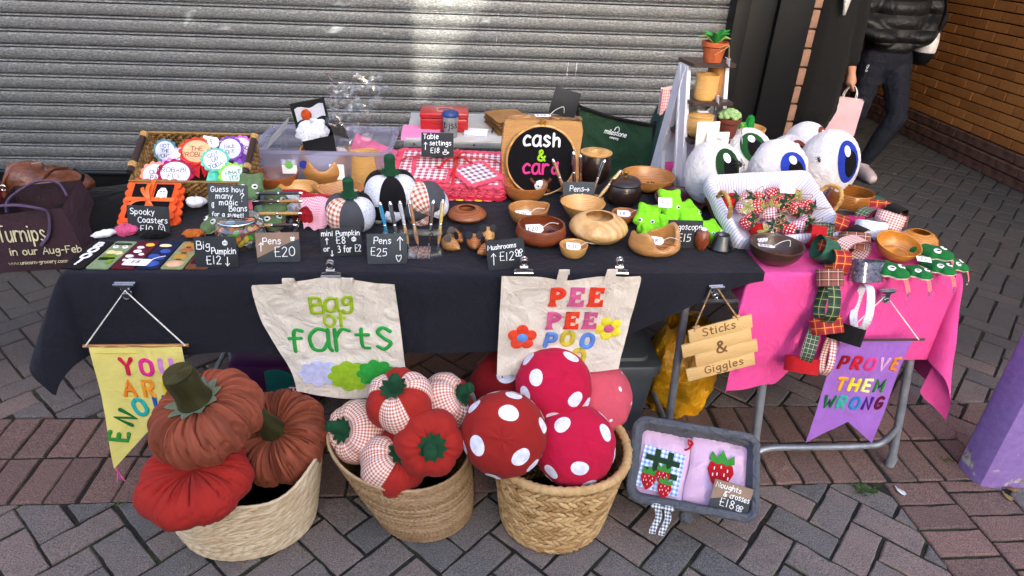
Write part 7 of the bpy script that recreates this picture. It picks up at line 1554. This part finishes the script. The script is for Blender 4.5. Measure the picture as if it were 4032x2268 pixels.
# ================================================================ PEOPLE IN THE PASSAGE
def caps(g,P):
    # P: list of (point, rx, ry) -> tapered limb with rounded ends; ry optional flattening along y
    V=[Vector(p[0]) for p in P]
    pts=[];rad=[]
    for i in range(len(V)-1):
        for k in range(5): t=k/5; pts.append(V[i].lerp(V[i+1],t)); rad.append((lerp(P[i][1],P[i+1][1],t),lerp(P[i][2],P[i+1][2],t)))
    pts.append(V[-1]); rad.append(P[-1][1:])
    for p,r_ in zip(pts,rad): g.ball(p,(r_[0],r_[1],(r_[0]+r_[1])/2),12)
def remesh(g,name,m,parent,vox=.012,it=6):
    o=g.obj(name,m,parent); md=o.modifiers.new('remesh','REMESH'); md.mode='VOXEL'; md.voxel_size=vox; md.use_smooth_shade=True
    sm=o.modifiers.new('smooth','SMOOTH'); sm.factor=.5; sm.iterations=it; return o
skin=mat('skin',C('#b98468'),.55,0,.06,30,spec=.3)
def head(g,c,s=1.0,face=(0,-1)):
    g.ball(c,(.075*s,.092*s,.115*s),20); g.ball((c[0],c[1]-.02*s,c[2]-.06*s),(.058*s,.07*s,.06*s),16); g.ball((c[0],c[1]-.095*s,c[2]-.015*s),(.013*s,.018*s,.022*s),10)
    for s_ in (-1,1): g.ball((c[0]+s_*.077*s,c[1]+.01*s,c[2]-.01*s),(.012*s,.022*s,.032*s),10)
    g.ball((c[0],c[1]-.088*s,c[2]-.062*s),(.024*s,.01*s,.009*s),10)
def facebits(o,c,s,hair,hh,long=False):
    for s_ in (-1,1):
        g=G(); g.ball((c[0]+s_*.03*s,c[1]-.085*s,c[2]+.005*s),(.011*s,.008*s,.007*s),10); g.obj('eye',mat('eye_white',C('#e6e2dc'),.3),o)
    g=G()
    def f(u,v):
        a=2*PI*u; e=PI*.5-(PI*(.66 if long else .55))*v*(1 if math.sin(a)>-.3 else .55); k=1.10+.03*nz(a*3,v*6,1)
        return (c[0]+.077*s*k*math.cos(e)*math.cos(a),c[1]+.005+.094*s*k*math.cos(e)*math.sin(a),c[2]+.012*s+.115*s*k*math.sin(e)-(.12*max(0,v-.8)*5*(.2 if not long else 1)*(1 if math.sin(a)>-.2 else 0)))
    g.grid(f,36,16,True); g.obj('hair',mat(hair,C(hh),.6,0,.2,60),o)
# --- woman in black coat with pink bag
wx,wy=2.40,4.38
w=thing('person','person in a long black coat and dark tights holding a small pink paper bag','person',(wx,wy,0))
g=G(); hc=(-.01,-.01,1.545); head(g,hc,.95)
caps(g,[((-.01,0,1.46),.05,.05),((-.01,.01,1.36),.055,.055),((0,.01,1.30),.13,.09),((0,.01,1.1),.125,.10),((0,.0,.95),.135,.105),((0,0,.86),.14,.11)])
for s_,k in ((-1,0),(1,.05)): caps(g,[((s_*.075,0,.84),.078,.08),((s_*.075,-.01-k,.47),.05,.055),((s_*.072,.01+k,.30),.047,.052),((s_*.07,.02+k,.09),.034,.036)])
hand=(.215,-.05,.742)
caps(g,[((.155,.0,1.31),.05,.05),((.195,.01,1.03),.042,.042),((.205,-.03,.83),.03,.03),((.21,-.04,.79),.025,.027),(hand,.034,.04)])
for i,yy in enumerate((-.052,-.032,-.012,.008)):
    L=(.052,.058,.055,.045)[i]
    for k in range(7):
        t=k/6; a=t*2.6; g.ball((hand[0]+.004+.016*math.sin(a),yy+hand[1]+.02,hand[2]-.022-L*.62*math.sin(min(a,1.57))+ (.012*(a-1.57) if a>1.57 else 0)),.0085*(1-.2*t),8)
for k in range(5): t=k/4; g.ball((hand[0]-.012+.012*t,hand[1]-.034-.016*t,hand[2]-.008-.03*t),.0095*(1-.2*t),8)
caps(g,[((-.155,.0,1.31),.05,.05),((-.19,.02,1.03),.042,.042),((-.175,-.01,.83),.03,.03),((-.17,-.02,.72),.02,.035)])
bo=remesh(g,'body',skin,w,.007,2)
facebits(w,hc,.95,'dark_hair','#241a14',True)
coatm=mat('black_wool',C('#070708'),.95,0,.2,40,160,.4,sheen=.1); tights=mat('dark_tights',C('#17110f'),.7,0,.15,60); bootm=mat('black_boot',C('#0a0a0a'),.4)
g=G(); caps(g,[((0,.01,1.345),.10,.075),((0,.01,1.29),.165,.105),((0,.01,1.1),.155,.125),((0,0,.95),.16,.13),((0,0,.80),.178,.145),((0,0,.56),.188,.155)])
caps(g,[((.155,.0,1.30),.068,.068),((.195,.01,1.03),.058,.058),((.205,-.025,.87),.044,.044)]); caps(g,[((-.155,.0,1.30),.068,.068),((-.195,.02,1.03),.058,.058),((-.18,-.01,.845),.048,.048)])
remesh(g,'coat',coatm,w,.013,5)
g=G()
for s_,k in ((-1,0),(1,.05)): caps(g,[((s_*.075,0,.62),.07,.075),((s_*.075,-.01-k,.47),.054,.06),((s_*.072,.01+k,.30),.051,.056),((s_*.07,.02+k,.12),.038,.04)])
remesh(g,'tights',tights,w,.012,3)
g=G()
for s_,k in ((-1,0),(1,.05)): caps(g,[((s_*.07,.02+k,.16),.046,.048),((s_*.07,.02+k,.05),.044,.05),((s_*.07,-.07+k,.035),.042,.05),((s_*.07,-.13+k,.03),.036,.04)])
remesh(g,'boots',bootm,w,.012,3)
g=G(); g.grid(lambda u,v:(-.02+(u-.5)*.09*(1-.85*v)+.01*v,-.115-.03*math.sin(v*2)-.012*math.sin(u*7),1.40-.24*v),10,14); g.obj('scarf_end',cotton('#d9d6d2',1,14,.5),w)
pg=thing('pink_paper_bag','small pale pink paper carrier bag with white twisted handles','paper bag',(wx+.225,wy-.055,.40),(0,.03,-.38))
pkp=mat('pink_paper',C('#dab4b8'),.8,0,.06,12,20,.3)
g=G()
V0=[(-.095,-.045,0),(.095,-.045,0),(.095,.045,0),(-.095,.045,0)]; V1=[(-.09,-.03,.235),(.09,-.03,.235),(.09,.03,.235),(-.09,.03,.235)]
for i in range(4):
    j=(i+1)%4; a0,a1,b0_,b1_=[Vector(q) for q in (V0[i],V0[j],V1[i],V1[j])]; g.grid(lambda u,v:tuple(a0.lerp(a1,u).lerp(b0_.lerp(b1_,u),v)+Vector((0,.004*nz(u*4,v*4,i),0))),8,8)
g.add(V0,[(3,2,1,0)]); g.obj('paper',pkp,pg,smooth=30)
for y in (-.028,.028): g=G(); g.tube(crom([(-.04,y,.232),(-.036,y*.8,.28),(-.012,y*.3,.316),(.012,y*.3,.316),(.036,y*.8,.28),(.04,y,.232)],6),.003,6); g.obj('handle',string_white,pg)
# --- man in puffer jacket walking
mx_,my_=3.06,4.72
m_=thing('person','person in a black puffer jacket and navy joggers walking with hands in pockets','person',(mx_,my_,0))
g=G(); hc=(0,-.03,1.60); head(g,hc,1.02)
caps(g,[((0,0,1.52),.055,.055),((0,.01,1.41),.06,.06),((0,.01,1.34),.16,.10),((0,.01,1.12),.155,.115),((0,0,.95),.15,.115),((0,0,.84),.155,.12)])
LL=[((-.085,0,.82),.09,.095),((-.13,-.06,.46),.062,.066),((-.13,.02,.28),.058,.062),((-.14,.06,.09),.038,.042)]; RL=[((.085,0,.82),.09,.095),((.11,-.17,.46),.062,.066),((.03,-.17,.28),.056,.06),((-.03,-.16,.10),.038,.042)]
caps(g,LL); caps(g,RL)
for s_ in (-1,1): caps(g,[((s_*.19,.01,1.35),.055,.055),((s_*.28,.0,1.09),.045,.045),((s_*.17,-.13,1.0),.034,.034),((s_*.12,-.14,.98),.03,.036)])
remesh(g,'body',skin,m_,.0085,3); facebits(m_,hc,1.02,'brown_hair','#3a2618')
pj=NT('puffer'); v=pj.co(); wv=pj.n('TexWave'); wv.bands_direction='Z'; wv.inputs['Scale'].default_value=3.6; wv.inputs['Distortion'].default_value=1.2; pj.l(v,wv.inputs[0]); pj.b.inputs['Base Color'].default_value=C('#0b0b0d'); pj.b.inputs['Roughness'].default_value=.62; n1=pj.noise(v,18,3,.6,1.0); pj.bump(pj.math('ADD',pj.math('POWER',wv.outputs[1],.5),pj.math('MULTIPLY',n1.outputs[0],.6)),.8,.03)
g=G(); caps(g,[((0,.0,1.42),.085,.085),((0,.01,1.36),.19,.13),((0,.01,1.2),.195,.15),((0,0,1.05),.195,.155),((0,0,.96),.185,.15)])
for s_ in (-1,1): caps(g,[((s_*.19,.01,1.35),.082,.08),((s_*.285,.0,1.09),.075,.075),((s_*.17,-.12,1.0),.06,.06),((s_*.11,-.13,.98),.055,.05)])
remesh(g,'puffer_jacket',pj.m,m_,.014,4)
jog=mat('navy_jogger',C('#0a0e1c'),.85,0,.15,20,10,.9,.04)
g=G(); caps(g,[((0,0,.93),.165,.13),((0,0,.84),.172,.135)])
for Lg in (LL,RL): caps(g,[(p,a*1.18,b_*1.18) for p,a,b_ in Lg])
remesh(g,'joggers',jog,m_,.013,3)
g=G()
for x,y,k in ((-.14,.06,0),(-.03,-.16,.012)): caps(g,[((x,y,.085+k),.046,.052),((x,y+.03,.045+k),.045,.05),((x-.005,y-.09,.04+k),.046,.06),((x-.01,y-.16,.035+k),.042,.045)])
remesh(g,'shoes',mat('pale_trainer',C('#cdb9b6'),.6,0,.1,20),m_,.011,3)
g=G()
for zz,cl in ((.79,True),(.765,False)):
    P=[(-.168+.004*math.cos(a),-.085+.010*math.sin(a),zz+.011*math.cos(a)) for a in np.linspace(0,2*PI if cl else 1.5*PI,12)]
    g.tube(P,.0025,5)
g.obj('trouser_logo',chalk,m_)
sb_=thing('shoulder_bag','white and black shoulder bag under the arm of the walking person','bag',(mx_+.235,my_-.03,.80))
g=G(); g.grid(lambda u,v:(lambda a,e:(.07*math.cos(a)*math.cos(e)**.6,.11*math.sin(a)*math.cos(e)**.6,.14+.14*math.sin(e)))(2*PI*u,-PI/2+PI*v),32,20,True,mi=lambda u,v:0 if v>.38 else 1); g.obj('body',[mat('white_leatherette',C('#c9c7c4'),.5),blackmat],sb_)
g=G(); g.tube(crom([(.0,-.09,.22),(-.02,-.12,.4),(-.12,-.1,.56),(-.2,.0,.58),(-.16,.1,.5),(0,.09,.22)],6),.012,6,flat=.3); g.obj('strap',blackmat,sb_)
# ================================================================ LITTER AND WEEDS
wd=mat('weed',C('#3d5a22'),.8,0,.3,60)
for lab,x,y,n,s in (('small weed tuft growing in the joint before the side table',1.335,1.47,26,1.0),('tiny weed by the foot of the purple post',1.70,1.60,10,.6),('sprig of moss in the joint left of the rope basket',-1.03,1.49,9,.5)):
    o=thing('weed_tuft',lab,'weed',(x,y,0))
    for i in range(n):
        a=random.random()*6.28; L=s*random.uniform(.012,.035); g=G(); dx,dy=math.cos(a),math.sin(a)
        g.grid(lambda u,v:(dx*L*v*1.1-dy*(u-.5)*.009*s*math.sin(PI*min(1,v+.1)),dy*L*v*1.1+dx*(u-.5)*.009*s*math.sin(PI*min(1,v+.1)),.002+L*.7*v*(1-.4*v)),2,4); g.obj('leaf',wd,o,loc=(random.gauss(0,.018*s),random.gauss(0,.01*s),0))
dl=mat('dead_leaf',C('#8a6238'),.8,0,.3,60)
for i,(x,y,h) in enumerate(((1.80,1.43,'#9a7a4a'),(1.83,1.46,'#8a6238'),(1.95,1.40,'#cfd3d6'),(1.52,1.10,'#d6d6d2'),(-.98,1.115,'#cfc9bc'),(1.45,1.465,'#d8dcde'))):
    g=G(); g.grid(lambda u,v:((u-.5)*.03*math.sin(PI*min(1,v*.9+.08)),(v-.5)*.045,.004+.006*math.sin(u*3+v*2)),4,6); o=g.obj('litter_scrap',mat('scrap_'+h.lstrip('#'),C(h),.8,0,.2,80),None,loc=(x,y,0),rot=(0,0,i*1.3))
    tag(o,('curled dead leaf at the foot of the purple post','second dead leaf right of the first at the post','pale scrap right of the purple post foot','white paper scrap on the pavers at the lower right','pale scrap on the pavers at the lower left','white scrap in the joint beside the weed tuft')[i],'litter')
